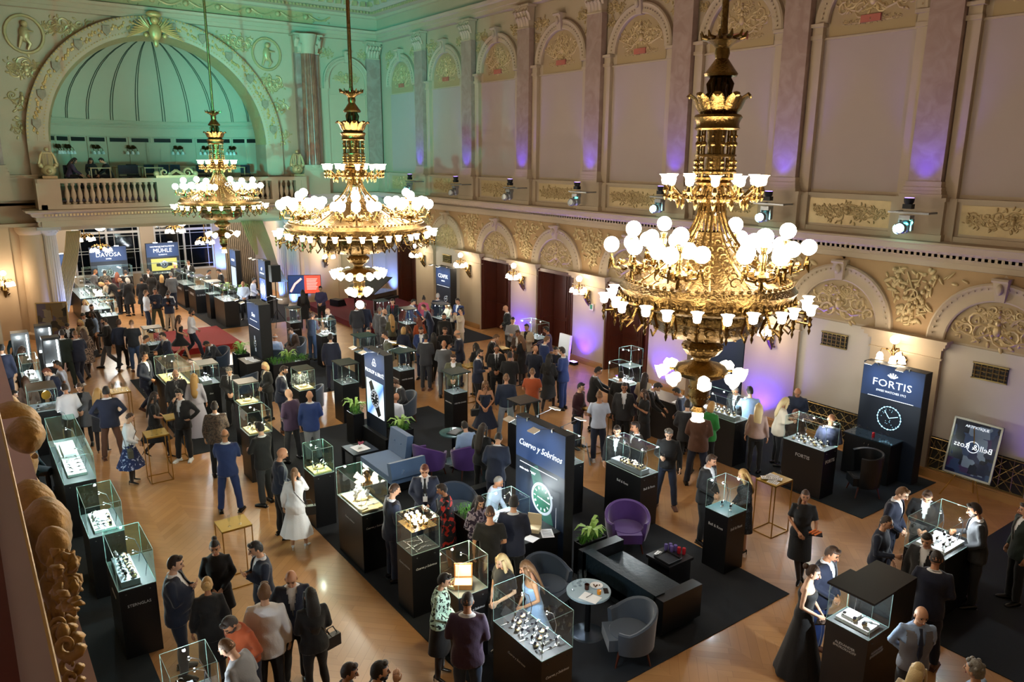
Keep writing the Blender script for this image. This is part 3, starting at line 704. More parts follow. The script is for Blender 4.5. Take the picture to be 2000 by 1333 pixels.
# carpets and platforms
fl_obj('carpet',5.0,10.65,6.55,18.75,.012,.01,CARP,'thing',label='large black carpet under the blue armchairs, sofa and tall watch panels',cat='carpet')
fl_obj('carpet',4.0,10.4,21.75,26.6,.012,.01,CARP,'thing',label='black carpet under the small lit panel and grey armchairs near the red platform',cat='carpet')
fl_obj('carpet',4.0,6.3,18.75,21.75,.012,.01,CARP,'thing',label='black strip of carpet under the gold-topped counter cases',cat='carpet')
fl_obj('carpet',-.6,1.5,6.2,21.3,.012,.01,CARPT,'thing',label='long dark blue carpet under the row of teal-topped showcases',cat='carpet')
fl_obj('carpet',14.3,17.4,7.35,13.4,.012,.01,CARPT,'thing',label='dark blue carpet before the tall panel with the wine glasses',cat='carpet')
fl_obj('carpet',11.3,17.3,2.2,5.5,.012,.01,CARP,'thing',label='black carpet below the leaning framed poster',cat='carpet')
fl_obj('carpet',12.6,17.2,24.7,28.25,.012,.01,CARP,'thing',label='dark carpet of the stand by the far double door',cat='carpet')
fl_obj('carpet',8.4,13.0,32.6,44.2,.012,.01,CARP,'thing',label='dark carpet of the back room stand on the side of the loudspeaker',cat='carpet')
b=MB(); b.box(5.9,8.35,28.9,32.4,0,.22,0); b.obj('red_platform',[REDC],label='low platform covered in bright red carpet beyond the seated guests',cat='platform')
b=MB(); b.box(13.2,17.5,28.3,35.1,0,.25,0); b.obj('red_stage',[REDD],label='low dark red stage carrying the piano',cat='stage')
# gallery the photographer stands on: velvet rail, ledge, gilded figure
b=MB(); b.box(-.55,.045,-.6,9,6.12,6.2); b.box(-.5,.0,-.6,9,5.35,6.12); b.obj('gallery_parapet',mat('mauve_paint','#b7a7bb',.6,var=.08),kind='structure')
b=MB(); b.box(-.62,-.012,-.6,9,6.2,6.215); b.obj('velvet_rail_cover',mat('crimson_velvet','#5a0a14',.95,sheen=.4),kind='structure')
b=MB(); b.tube([(.047,-.6,6.195),(.047,9,6.195)],.006,6); b.obj('trim_gilt_bead',GILT,kind='structure')
b=MB(); b.box(-.5,.20,-.6,9,5.28,5.36); b.box(-.5,.17,-.6,9,5.2,5.28); b.box(-.5,.0,-.6,9,4.9,5.2); b.obj('trim_gallery_ledge',mat('rose_paint','#c4a8a0',.6,var=.08),kind='structure')
def nr(u,v,x):
    p=onx(u,v,x); return (p.x,p.y,p.z)
t=MB(); GS=mat('gilded_carving','#a5803f',.45,.5,var=.3,vscale=30,bump=.3,bscale=40)
def blob(u,v,x,pr_,sc=(.6,1,1)):
    p=onx(u,v,x); d=(p-EYE).length; r=pr_*d/F_PX; t.sph((p.x,p.y,p.z),r,18,12,sc=sc)
for u,v,x,pr_,sc in ((22,835,.15,54,(.8,1.1,.75)),(50,850,.155,40,(.7,1.3,.7)),(0,805,.15,44,(.7,1,.7)),(12,880,.14,50,(.7,.9,1)),(30,905,.14,40,(.8,1,1)),(20,945,.13,44,(.8,1,1)),(70,890,.16,10,(.7,1.5,.6)),(35,975,.13,52,(.7,1.1,1)),(62,1005,.14,56,(.7,1.2,1)),(92,1035,.15,52,(.7,1.2,1)),(75,1075,.14,46,(.7,1,1)),(105,1070,.15,36,(.7,1,1)),(60,1045,.13,54,(.7,1,1)),(100,1110,.14,40,(.7,1,1)),(108,1150,.135,32,(.7,1,1)),(112,1190,.13,20,(.7,1,1)),(122,1235,.125,18,(.7,1,1)),(134,1285,.125,14,(.7,1,1))): blob(u,v,x,pr_,sc)
GFB=t; t=MB()
rs=random.Random(3)
for k in range(110):
    u=95+rs.uniform(-42,60); v=1128+rs.uniform(-52,52)+(u-95)*.25; p=onx(u,v,rs.uniform(.11,.165)); L=(p-EYE).length*16/F_PX; a=rs.uniform(0,6.28)
    d=DWN*math.sin(a)*L*1.6+RGT*math.cos(a)*L*1.3; o_=-(p-EYE).normalized()*L*.6
    t.tube([p-d*.5,p+o_,p+d*.5],[(L*.25,L*.12),(L*.55,L*.16),(L*.15,L*.08)],6)
for k,(u,v,r_) in enumerate(((104,1185,20),(112,1205,24),(122,1240,26),(132,1262,22),(118,1222,20),(135,1300,18),(140,1325,16))):
    p=onx(u,v,.125); L=(p-EYE).length*r_/F_PX
    t.tube([p+(RGT*math.cos(a*.55)+DWN*math.sin(a*.55))*L*(1-.06*a) for a in range(13)],[L*.42*(1-a*.06) for a in range(13)],8)
_gf=t; GFL=dict(label='gilded carved figure with foliage on the gallery parapet close to the viewer',cat='sculpture')
# ================================================================ LIGHT FITTINGS
def gl_mesh():
    b=MB(); b.sph((0,0,0),.1,12,8); return b.mesh('globe',GLOBE,2)
GLM=gl_mesh()
b=MB(); b.lathe([(.02,0),(.04,.01),(.05,.05),(.048,.08),(.06,.11),(.078,.125)],12,wob=.04,wn=6); b.sph((0,0,.06),.035,8,6); TUL=b.mesh('glass_shade',SHADE,2)
b=MB(); b.lathe([(.015,0),(.05,.03),(.075,.08),(.07,.13),(.09,.17)],12,wob=.05,wn=6); b.sph((0,0,.1),.05,8,6); BELL=b.mesh('glass_shade',SHADE,2)
def chandelier(x,y,R,Rg,nt,rb,rs_,zb,label,bottom):
    c=thing('chandelier',label,'chandelier',(x,y,0),0,None)
    b=MB(); b.cyl((0,0,8.6),.042,5.5,10); b.lathe([(.042,8.5),(.06,8.55),(.05,8.62),(.042,8.7)],14); b.obj('hanging_rod',GOLD2,c,True)
    b=MB()          # crown, bell and leaf capital
    b.lathe([(.05,8.62),(.16,8.58),(.2,8.54),(.12,8.5),(.08,8.46),(.09,8.4),(.075,8.34),(.16,8.22),(.2,8.17),(.19,8.14),(.09,8.12)],20)
    for k in range(12):
        a=k*PI/6; b.tube([(.15*math.cos(a),.15*math.sin(a),8.56),(.25*math.cos(a),.25*math.sin(a),8.58),(.27*math.cos(a),.27*math.sin(a),8.64)],[.03,.025,.008],5)
    b.obj('crown',GOLD,c,True)
    b=MB(); b.lathe([(.1,8.14),(.07,8.0),(.09,7.9),(.14,7.82),(.2,7.76)],16)
    for k in range(6):
        a=k*PI/3; ca,sa=math.cos(a),math.sin(a); b.tube([(.07*ca,.07*sa,8.13),(.13*ca,.13*sa,8.05),(.12*ca,.12*sa,7.95),(.2*ca,.2*sa,7.88)],[(.02,.05),(.03,.04),(.02,.03),(.01,.02)],6,ref=(-sa,ca,0))
    b.obj('neck',BRONZE,c,True)
    b=MB()
    for k in range(10):
        a=k*PI/5; ca,sa=math.cos(a),math.sin(a); w=.085
        b.tube([(.19*ca,.19*sa,7.7),(.25*ca,.25*sa,7.78),(.29*ca,.29*sa,7.88),(.36*ca,.36*sa,7.93),(.38*ca,.38*sa,7.9)],[(w*.6,.015),(w,.02),(w,.02),(w*.6,.02),(w*.3,.02)],8,ref=(-sa,ca,0))
        for q in(-.03,.03): b.tube([((.2)*ca-sa*q,(.2)*sa+ca*q,7.72),((.3)*ca-sa*q,(.3)*sa+ca*q,7.9)],.008,4)
    b.obj('leaf_crown',GOLD,c,True)
    b=MB(); b.lathe([(.2,7.72),(.27,7.7),(.29,7.67),(.27,7.64),(.255,7.6),(.255,7.56),(.27,7.54),(.25,7.52),(.1,7.52)],28)
    for z in (7.2,7.0,6.93): b.lathe([(.2,z),(.25,z+.01),(.25,z+.035),(.2,z+.045)],24)
    b.lathe([(.11,6.9),(.12,7.1),(.1,7.3),(.12,7.52)],14)
    for k in range(12):
        a=k*PI/6; ca,sa=math.cos(a)*.22,math.sin(a)*.22; b.tube([(ca,sa,6.93),(ca,sa,7.54)],.016,6)
        b.sph((ca,sa,7.36),.034,7,5); b.sph((ca*1.06,sa*1.06,7.45),.02,6,4)
        for z in (7.03,7.09,7.15): b.sph((ca*1.08,sa*1.08,z),.027,6,4)
    b.obj('column_cage',GOLD,c,True)
    # candle tier
    rt=rs_; b=MB(); b.lathe([(.2,6.93),(.24,6.9),(.16,6.8),(.2,6.72),(.12,6.62),(.14,6.55),(.05,6.5)],20); b.obj('candle_tier',GOLD,c,True)
    b=MB(); b.tube([(.2,0,6.85),(rt*.45,0,6.74),(rt*.75,0,6.72),(rt,0,6.86)],[.025,.03,.022,.015],6)
    b.sph((rt*.9,0,6.72),.04,7,5); b.lathe([(.005,-.18),(.03,-.14),(.012,-.1),(.035,-.06),(.02,0)],7,(rt,0,6.86)); b.lathe([(.005,-.14),(.02,-.1),(.03,-.06),(.01,0)],7,(rt*.72,0,6.72)); b.sph((rt*.6,0,6.78),.03,6,4); b.sph((rt*.35,.0,6.7),.045,6,4)
    am=b.mesh('candle_arm',GOLD,True)
    for k in range(12):
        o=link('candle_arm',am,c,rz=k*PI/6+.2); link('glass_shade',TUL,o,(rt,0,6.87))
    # curved ropes
    b=MB()
    for k in range(16):
        a=k*PI/8+(.06 if k%2 else -.06); ca,sa=math.cos(a),math.sin(a)
        b.tube([((.14+(R-.16)*t**2.3)*ca,(.14+(R-.16)*t**2.3)*sa,6.75-1.12*t) for t in [i/9 for i in range(10)]],.014,5)
    for k in range(14): b.tube([(.1*math.cos(k*.45),.1*math.sin(k*.45),6.75),(.13*math.cos(k*.45),.13*math.sin(k*.45),5.7)],.009,4)
    b.obj('curved_rods',GOLD,c,True)
    # filigree cone
    b=MB(); b.lathe([(.16,6.3),(.2,6.15),(R*.42,5.9),(R*.7,5.74),(R*.9,5.66)],36,wob=.02,wn=18)
    rs=random.Random(int(x*10+y))
    for k in range(18):
        a=k*PI/9; ca,sa=math.cos(a),math.sin(a)
        for t in (.12,.25,.38,.5,.63,.76,.88):
            r=.16+(R*.78)*t; z=6.27-.56*t**.8; s=.035+.05*t
            b.tube([(r*ca+s*math.cos(q)*-sa*(1-q*.1),r*sa+s*math.cos(q)*ca*(1-q*.1),z+s*.9*math.sin(q)*(1-q*.1)+.02) for q in [i*.75 for i in range(8)]],.011,4)
    b.obj('filigree_cone',GOLD2,c,True)
    # main ring
    b=MB(); b.lathe([(R*.86,5.64),(R*.9,5.7),(R*.97,5.68),(R,5.62),(R*1.02,5.6),(R*.99,5.55),(R*.97,5.47),(R*1.0,5.43),(R*.96,5.4),(R*.86,5.42),(R*.84,5.5),(R*.86,5.64)],64)
    n=int(R*60)
    for k in range(n):
        a=2*PI*k/n; b.sph((R*.94*math.cos(a),R*.94*math.sin(a),5.70),.028,6,4); b.sph((R*1.0*math.cos(a),R*1.0*math.sin(a),5.5),1,5,4,sc=(.02,.02,.035))
    b.obj('main_ring',GOLD2,c,True)
    # globe clusters
    ng=6
    for k in range(ng):
        a=k*2*PI/ng+math.atan2(-y,-x)+(0 if zb==7 else -.35); cx,cy_=Rg*math.cos(a),Rg*math.sin(a)
        g=MB(); g.lathe([(.012,-.62),(.05,-.55),(.03,-.48),(.02,-.4),(.1,-.36),(.14,-.33),(.05,-.28),(.03,-.2),(.05,-.1),(.03,-.06),(.05,0)],12,(cx,cy_,6.2))
        pts=[(0,0,6.32)]
        nq=4 if zb==5 else 8; RR=.27 if zb==5 else .45
        for q in range(nq):
            e=q*2*PI/nq+a; r=RR; px,py=cx+r*math.cos(e),cy_+r*math.sin(e); pts.append((px-cx,py-cy_,6.12))
            g.tube([(cx,cy_,5.86),(cx+.1*math.cos(e),cy_+.1*math.sin(e),5.8),(cx+RR*.85*math.cos(e),cy_+RR*.85*math.sin(e),5.84),(px,py,6.0)],[.016,.014,.016,.02],5)
            g.sph((cx+.16*math.cos(e),cy_+.16*math.sin(e),5.9),.04,6,4); g.sph((px,py,5.93),.035,6,4); g.sph((cx+.2*math.cos(e+.5),cy_+.2*math.sin(e+.5),5.88),.03,6,4)
            g.tube([(px,py,5.9),(px+.03*math.cos(e),py+.03*math.sin(e),5.8)],[.03,.006],5)
        cl=g.obj('globe_cluster',GOLD,c,True)
        for p in pts: link('globe',GLM,cl,(cx+p[0],cy_+p[1],p[2]))
    # tulip ring and its arms
    Rt=R+.13; arms_=[]
    for rr in (Rt,Rt+.08):
        b=MB(); b.tube([(R*.97,0,5.45),(R+.05,0,5.28),(rr,0,5.27),(rr,0,5.38)],[.018,.015,.015,.02],5); b.lathe([(.004,-.2),(.02,-.15),(.01,-.12),(.03,-.08),(.015,-.04),(.03,0)],6,(rr,0,5.34)); b.sph((R*1.0,0,5.46),.045,7,5)
        b.tube([(R*.98,0,5.4),(R*.9,0,5.2),(R*.98,0,5.12),(R+.02,0,5.2)],[.02,.018,.015,.01],5); arms_.append(b.mesh('lamp_arm',GOLD,True))
    for k in range(nt):
        o=link('lamp_arm',arms_[k%2],c,rz=2*PI*k/nt+.1); link('glass_shade',TUL,o,(Rt+(.08 if k%2 else 0),0,5.37))
    # basket bowl
    b=MB(); b.lathe([(R*.8,5.42),(rb*1.12,5.4),(rb*1.02,5.3),(rb*1.06,5.22),(rb*.95,5.08),(rb*.7,4.98),(rb*.42,4.95),(.2,4.94),(.18,4.9),(.24,4.86),(.26,4.8),(.2,4.72),(.12,4.68),(.1,4.62)],40,wob=.035,wn=12)
    for k in range(16):
        a=k*PI/8; ca,sa=math.cos(a),math.sin(a); 
        for r,z,s in ((rb*1.05,5.28,.075),(rb*.98,5.12,.06),(rb*.75,5.02,.05)):
            b.tube([(r*ca+s*math.cos(q)*-sa*(1-q*.1),r*sa+s*math.cos(q)*ca*(1-q*.1),z+s*math.sin(q)*(1-q*.1)) for q in [i*.8 for i in range(7)]],.02,5)
        b.sph((rb*1.07*ca,rb*1.07*sa,5.36),.045,7,5); b.sph((.25*ca,.25*sa,4.83),.022,6,4)
    b.obj('basket_bowl',GOLD2,c,True)
    # lower plate with its shades
    b=MB(); zc=4.5
    b.lathe([(.1,zc+.14),(.16,zc+.1),(rb*.45,zc+.06),(rb*.52,zc),(rb*.46,zc-.06),(.16,zc-.12),(.13,zc-.2),(.14,zc-.32),(.12,zc-.42),(.06,zc-.5),(.1,zc-.56),(.04,zc-.62)],28)
    for k in range(20): b.sph((.135*math.cos(k*.314),.135*math.sin(k*.314),zc-.24),.014,5,4); b.sph((.135*math.cos(k*.314),.135*math.sin(k*.314),zc-.36),.014,5,4)
    ns=8 if rb<.72 else 16
    for k in range(ns):
        a=2*PI*k/ns; r=rb*.52; b.tube([(r*.8*math.cos(a),r*.8*math.sin(a),zc),((r+.05)*math.cos(a),(r+.05)*math.sin(a),zc-.0)],.02,5)
    b.obj('lower_plate',GOLD,c,True)
    for k in range(ns):
        a=2*PI*k/ns; r=rb*.52+.05; o=link('glass_shade',BELL,c,(r*math.cos(a),r*math.sin(a),zc+.01)); o.rotation_euler=(0,math.radians(112),a)
    if bottom=='globe':
        for k in range(5):
            a=k*2*PI/5; o=link('glass_shade',BELL,c,(.16*math.cos(a),.16*math.sin(a),4.1)); o.rotation_euler=(0,math.radians(130),a)
        link('globe',GLM,c,(0,0,3.7))
    else: 
        o=link('glass_shade',BELL,c,(0,0,3.97)); o.rotation_euler=(PI,0,0)
    return c
chandelier(7.66,6.30,1.08,.95,24,.68,.58,5,'great brass chandelier nearest the viewer, white globes over a filigree ring','tulip')
chandelier(7.66,16.70,1.62,1.40,40,.84,.66,7,'middle and widest chandelier, with one single globe as its lowest point','globe')
chandelier(7.66,27.80,1.36,1.14,26,.68,.58,5,'farthest great chandelier, hanging in front of the stage balcony','tulip')
# ---- wall sconces
def sconce(name='wall_sconce'):
    c=thing(name,'x','wall lamp')
    b=MB(); b.tube([(0,-.02,-1.0),(0,-.1,-.85),(0,-.18,-.7),(0,-.1,-.55),(0,-.04,-.45)],[.02,.06,.08,.07,.05],8)
    for k in range(7):
        a=k*.9; b.tube([(.1*math.cos(a),-.06-.02*k%3*.02,-.9+.07*k),(.15*math.cos(a),-.14,-.84+.07*k)],[.04,.015],5)
    spiral(b,(0,-.72),.12,1.3,1,.025,-.12,12); spiral(b,(.05,-.5),.09,1.3,-1,.02,-.1,12); b.obj('bracket',GOLD2,c,True)
    b=MB(); b.tube([(0,-.15,-.62),(0,-.42,-.55),(0,-.5,-.4),(0,-.5,-.12)],[.035,.03,.025,.02],7); b.lathe([(.02,-.3),(.06,-.26),(.03,-.2),(.02,-.1)],10,(0,-.5,0))
    for a in (-.3,1.6,3.5,5.2):
        ca,sa=math.cos(a),math.sin(a)
        b.tube([(0,-.5,-.38),(.12*ca,-.5+.12*sa,-.24),(.25*ca,-.5+.25*sa,-.24),(.27*ca,-.5+.27*sa,-.33)],[.014]*4,5); b.sph((.14*ca,-.5+.14*sa,-.24),.03,6,4)
    b.obj('lamp_arm',GOLD,c,True)
    link('globe',GLM,c,(0,-.5,0))
    for a in (-.3,1.6,3.5,5.2): o=link('glass_shade',BELL,c,(.27*math.cos(a),-.5+.27*math.sin(a),-.32)); o.rotation_euler=(PI,0,0)
    return c
s0=sconce(); s0.location=(17.6,8.55,3.17); s0.rotation_euler=(0,0,-PI/2)
labs=['wall sconce above the tall panel with the white crown','wall sconce half hidden behind the nearest chandelier, over a violet-lit pier','wall sconce on the pier just behind the nearest chandelier','wall sconce between the two nearest visible mahogany doorways','wall sconce right of the farthest wide mahogany doorway','wall sconce left of the farthest wide mahogany doorway, over a white-lit pier','wall sconce just left of the tall panel by the far doors']
s0['label']=labs[0]; s0['group']='wall sconces along the right-hand wall'
for k,u in enumerate(PIL[6:0:-1]): dup(s0,labs[k+1],None,(17.6,u-.05,3.13))
w=dup(s0,'wall sconce on the warm plaster left of the draped columns',None,(1.3,YF-.1,2.72),0); w['group']='wall sconces beside the stage opening'
w=dup(s0,'wall sconce on the stage wall right of the blue-lit columns',None,(14.4,YF-.02,2.85),0); w['group']='wall sconces beside the stage opening'
for u in PIL[7:0:-1]: light('POINT',(16.75,u-.05,2.95),5,WARM,.15,name='sconce_glow')
for x in (1.3,14.4): light('POINT',(x,YF-.85,2.6),18,WARM,.15,name='sconce_glow')
# ---- moving heads and violet uplights on the dado
VIO=mat('violet_led','#7a60ff',.3,emit=14,ecol=(.25,.12,1)); TEL=mat('teal_led','#bbffff',.3,emit=16,ecol=(.35,1,.95)); CHR=mat('grey_metal','#8d9094',.35,.8)
BLM=mat('black_metal','#15161a',.45,.5)
def head(lit):
    c=thing('stage_light','x','stage light')
    b=MB(); b.cbox((0,-.45,.0),(.9,.04,.04)); b.cbox((.38,-.2,0),(.04,.5,.04)); b.cbox((-.38,-.2,0),(.04,.5,.04)); b.obj('bar',CHR,c)
    b=MB(); b.cbox((0,-.48,.14),(.2,.14,.1)); b.lathe([(.07,0),(.1,.05),(.11,.13),(.1,.14)],14,(0,-.48,.18)); b.obj('wash_head',BLM,c,True)
    b=MB(); b.lathe([(1e-3,0),(.095,.004)],14,(0,-.48,.322)); b.obj('wash_lens',VIO,c)
    b=MB(); b.cbox((0,-.5,-.1),(.24,.2,.1)); b.cbox((-.14,-.5,-.25),(.03,.1,.26)); b.cbox((.14,-.5,-.25),(.03,.1,.26)); b.sph((0,-.5,-.3),.13,12,8,sc=(1,1,1.2)); b.obj('yoke',CHR,c,True)
    b=MB(); b.lathe([(.13,0),(.135,.06),(.1,.1)],16); o=b.obj('beam_head',CHR,c,True); o.location=(-.02,-.66,-.33); o.rotation_euler=(PI/2-.1,0,.2)
    b=MB(); b.lathe([(1e-3,.0),(.115,.0)],16); o=b.obj('beam_lens',TEL if lit else DIMSH,c); o.location=(-.035,-.73,-.335); o.rotation_euler=(PI/2-.1,0,.2)
    return c
h0=head(True); h1=head(False)
hl=['stage light with a round glowing teal lens, the one farthest right','stage light with a glowing teal lens just right of the near chandelier','stage light glimpsed left of the near chandelier top, teal lens lit','unlit moving stage light second from the near chandelier rod, violet lamp on top','unlit moving stage light at the pilaster right of the middle chandelier','moving stage light nearest the middle chandelier, bathed in teal light','stage light just behind the middle chandelier globes']
for k,u in enumerate(PIL[7:0:-1]):
    s=(h0 if k<3 else h1)
    o=s if k in(0,3) else dup(s)
    o.location=(17.42,u,6.05); o.rotation_euler=(0,0,-PI/2); o['label']=hl[k]; o['group']='stage lights on the gallery dado'
    light('SPOT',(17.12,u,6.42),95,VIOLET,.05,aim=(17.52,u,9.0),angle=75,blend=1,name='violet_wash_beam')
# violet and blue uplights at the foot of the walls
for u,p in ((PIL[3],150),(PIL[4],190),(PIL[5],170),(PIL[6],190),(PIL[8],110)):
    b=MB(); b.cbox((17.2,u+.25,.06),(.2,.3,.1)); c=b.obj('floor_uplight',BLM,label='floor uplight washing a pier violet, %s'%{PIL[3]:'between the two far mahogany doorways',PIL[4]:'left of the doorway with the red slab',PIL[5]:'behind the near chandelier',PIL[6]:'beside the white-panelled niche',PIL[8]:'right of the leaning framed poster'}[u],cat='uplight',group='violet floor uplights')
    b=MB(); b.cbox((17.2,u+.25,.113),(.16,.24,.006)); b.obj('lens',VIO,c)
    light('SPOT',(17.22,u+.15,.16),p*1.35,VIOLET,.08,aim=(17.6,u,2.3),angle=110,blend=1,name='violet_uplight_beam')
for x,y,ax,ay,p in ((3.6,YF-.75,3.2,YF-.3,160),(2.9,YF+.9,3.15,YF+1.6,140),(12.4,YF-.8,12.75,YF-.3,200),(13.1,YF-.9,13.6,YF-.05,140),(17.1,34.4,17.65,34.6,320),(12.3,YF+1.2,12.9,YF+1.6,160),(12.6,45.6,12.6,46.3,380),(13.3,41,13.7,41.5,150)):
    light('SPOT',(x,y,.3),p,BLUE,.08,aim=(ax,ay,2.0),angle=100,blend=1,name='blue_uplight_beam')
# ---- back room lighting
def small_ch(x,y,z,label):
    c=thing('pendant_chandelier',label,'chandelier',(x,y,z))
    b=MB(); b.cyl((0,0,.1),.015,4.75-z,6)
    for k in range(6):
        a=k*PI/3; b.tube([(0,0,.1),(.18*math.cos(a),.18*math.sin(a),.16),(.38*math.cos(a),.38*math.sin(a),.1),(.4*math.cos(a),.4*math.sin(a),0)],.018,5); b.sph((.25*math.cos(a),.25*math.sin(a),.15),.05,6,4)
    b.lathe([(.02,-.1),(.09,0),(.05,.1),(.02,.2)],12); b.obj('frame',GOLD,c,True)
    for k in range(6): a=k*PI/3; o=link('glass_shade',BELL,c,(.4*math.cos(a),.4*math.sin(a),.0)); o.rotation_euler=(PI,0,0)
    return c
for px,py,y,l in ((197,485,40.5,'small brass pendant chandelier in the back room, in front of the first dark panel'),(342,448,40.5,'small brass pendant chandelier in the back room, in front of the yellow watch picture'),(165,464,43.5,'small pendant chandelier in the back room beside the draped curtain'),(400,470,41,'small pendant chandelier in the back room, just left of the farthest great chandelier')):
    p=ony(px,py,y); small_ch(p.x,p.y,p.z,l)
for px,py,l in ((195,441,'round opal ceiling lamp hanging over the first counter of the back room'),(355,432,'round opal ceiling lamp hanging over the middle of the back room'),(495,429,'round opal ceiling lamp beside the gathered curtain')):
    p=ony(px,py,39); c=thing('opal_ceiling_lamp',l,'ceiling lamp',(p.x,p.y,0))
    b=MB(); b.sph((0,0,p.z),.24,18,12); b.obj('globe',GLOBE,c,2); b=MB(); b.cyl((0,0,p.z+.2),.02,4.8-p.z-.2,6); b.obj('stem',GOLD,c)
for x,y in ((4.2,40),(7.2,40),(10.2,40),(5,37),(10.5,37.5)): light('POINT',(x,y,4.0),95,(1,.85,.66),.3,name='pendant_glow')

b=MB(); b.box(17.55,17.58,19.28,19.5,2.0,2.24,0); b.box(17.545,17.55,19.33,19.45,2.05,2.2,1); b.obj('exit_sign',[WHITEW,mat('sign_green','#1d7a4a',.5)],None,label='small square exit sign on the pier left of the doorway with the red slab',cat='sign')
# ================================================================ SHOWCASES
STEEL=mat('polished_steel','#b9bec4',.22,1); WHITEM=mat('white_card','#e9ecef',.6); CREAM=mat('cream_cushion','#d8c79a',.8); TEALTOP=mat('teal_black_lid','#0d2b30',.35)
GREY=mat('grey_tray','#7f868d',.6); DGLASS=mat('dark_dial','#0b0d12',.12); PRINT=mat('glowing_print','#dfe6ee',.5,emit=.45,ecol='#dfe6ee'); LOGO=mat('silver_logo','#c9ccd0',.4,.3)  # white print emits a little, its lit brightness put into the colour
BROWNT=mat('brown_smoked_top','#3a3022',.3); ORN=mat('orange_print','#e0752c',.6); TUBEL=mat('light_tube','#ffffff',.3,emit=3,ecol=(.9,.96,1))
def watch_mesh(kind):
    b=MB()
    if kind==0:      # standing on a C-shaped stand, dial forward
        b.lathe([(1e-3,0),(.024,0),(.026,.006),(.008,.01),(.008,.05)],10,mi=0)
        T=b.T; b.T=Matrix.Translation((0,0,.085))@Matrix.Rotation(math.radians(60),4,'X')
        b.lathe([(1e-3,-.006),(.024,-.006),(.026,0),(.024,.006),(.021,.007)],14,mi=1); b.lathe([(.021,.0065),(1e-3,.0065)],14,mi=2)
        b.tube([(0,.024,0),(0,.05,-.014),(0,.05,-.05),(0,.03,-.07)],[(.011,.003)]*4,6,mi=1); b.tube([(0,-.024,0),(0,-.05,-.014),(0,-.05,-.05),(0,-.03,-.07)],[(.011,.003)]*4,6,mi=1); b.T=T
        return b.mesh('wristwatch',[WHITEM,STEEL,DGLASS],True)
    if kind==1:      # lying stretched on its strap
        b.lathe([(1e-3,0),(.024,0),(.026,.006),(.023,.012),(1e-3,.012)],14,mi=1); b.lathe([(.02,.0125),(1e-3,.0125)],14,mi=2)
        b.tube([(0,-.02,.006),(0,-.06,.005),(0,-.11,.003)],[(.012,.004),(.011,.003),(.009,.003)],6,mi=1,ref=(1,0,0)); b.tube([(0,.02,.006),(0,.06,.005),(0,.11,.003)],[(.012,.004),(.011,.003),(.009,.003)],6,mi=1,ref=(1,0,0))
        return b.mesh('wristwatch',[WHITEM,STEEL,DGLASS],True)
    # round on a small cushion, leather strap
    b.sph((0,0,.03),1,10,7,0,sc=(.032,.04,.03)); T=b.T; b.T=Matrix.Translation((0,-.012,.055))@Matrix.Rotation(math.radians(35),4,'X')
    b.lathe([(1e-3,0),(.024,0),(.026,.006),(.022,.011)],14,mi=1); b.lathe([(.022,.0105),(1e-3,.0105)],14,mi=2); b.T=T
    b.tube([(.013*0,-.04,.03),(0,-.035,.05)],[(.012,.004)]*2,6,mi=3); b.tube([(0,.01,.068),(0,.035,.05),(0,.04,.02)],[(.012,.004)]*3,6,mi=3)
    return b.mesh('wristwatch',[CREAM,STEEL,DGLASS,mat('brown_strap','#5d3a22',.6)],True)
WM=[watch_mesh(k) for k in range(3)]
ZP=1.12; ZT=1.65
def glassbox(c,w,d,z0,z1,gm,lid=None,over=0):
    g=MB(); t=.006
    for x in (t/2,w-t/2): g.add([(x,0,z0),(x,d,z0),(x,d,z1),(x,0,z1)],[(0,1,2,3)])
    for y in (t/2,d-t/2): g.add([(0,y,z0),(w,y,z0),(w,y,z1),(0,y,z1)],[(0,1,2,3)])
    if lid is None: g.add([(0,0,z1),(w,0,z1),(w,d,z1),(0,d,z1)],[(0,1,2,3)])
    g.obj('glass_box',gm,c)
    e=MB(); r=.0032
    for x in(0,w):
        for y in(0,d): e.tube([(x,y,z0),(x,y,z1)],r,4)
    for z in (z0,z1): e.tube([(0,0,z),(w,0,z),(w,d,z),(0,d,z),(0,0,z)],r,4)
    e.obj('edge_trim',mat('glass_edge','#9fc4bd',.25,.2,emit=.05,ecol='#bfe0d8'),c)  # slight emission paints the highlights along the glass edges
    if lid is not None: l=MB(); l.box(-over,w+over,-over,d+over,z1,z1+.03); l.obj('lid',lid,c)
_cl=[0]
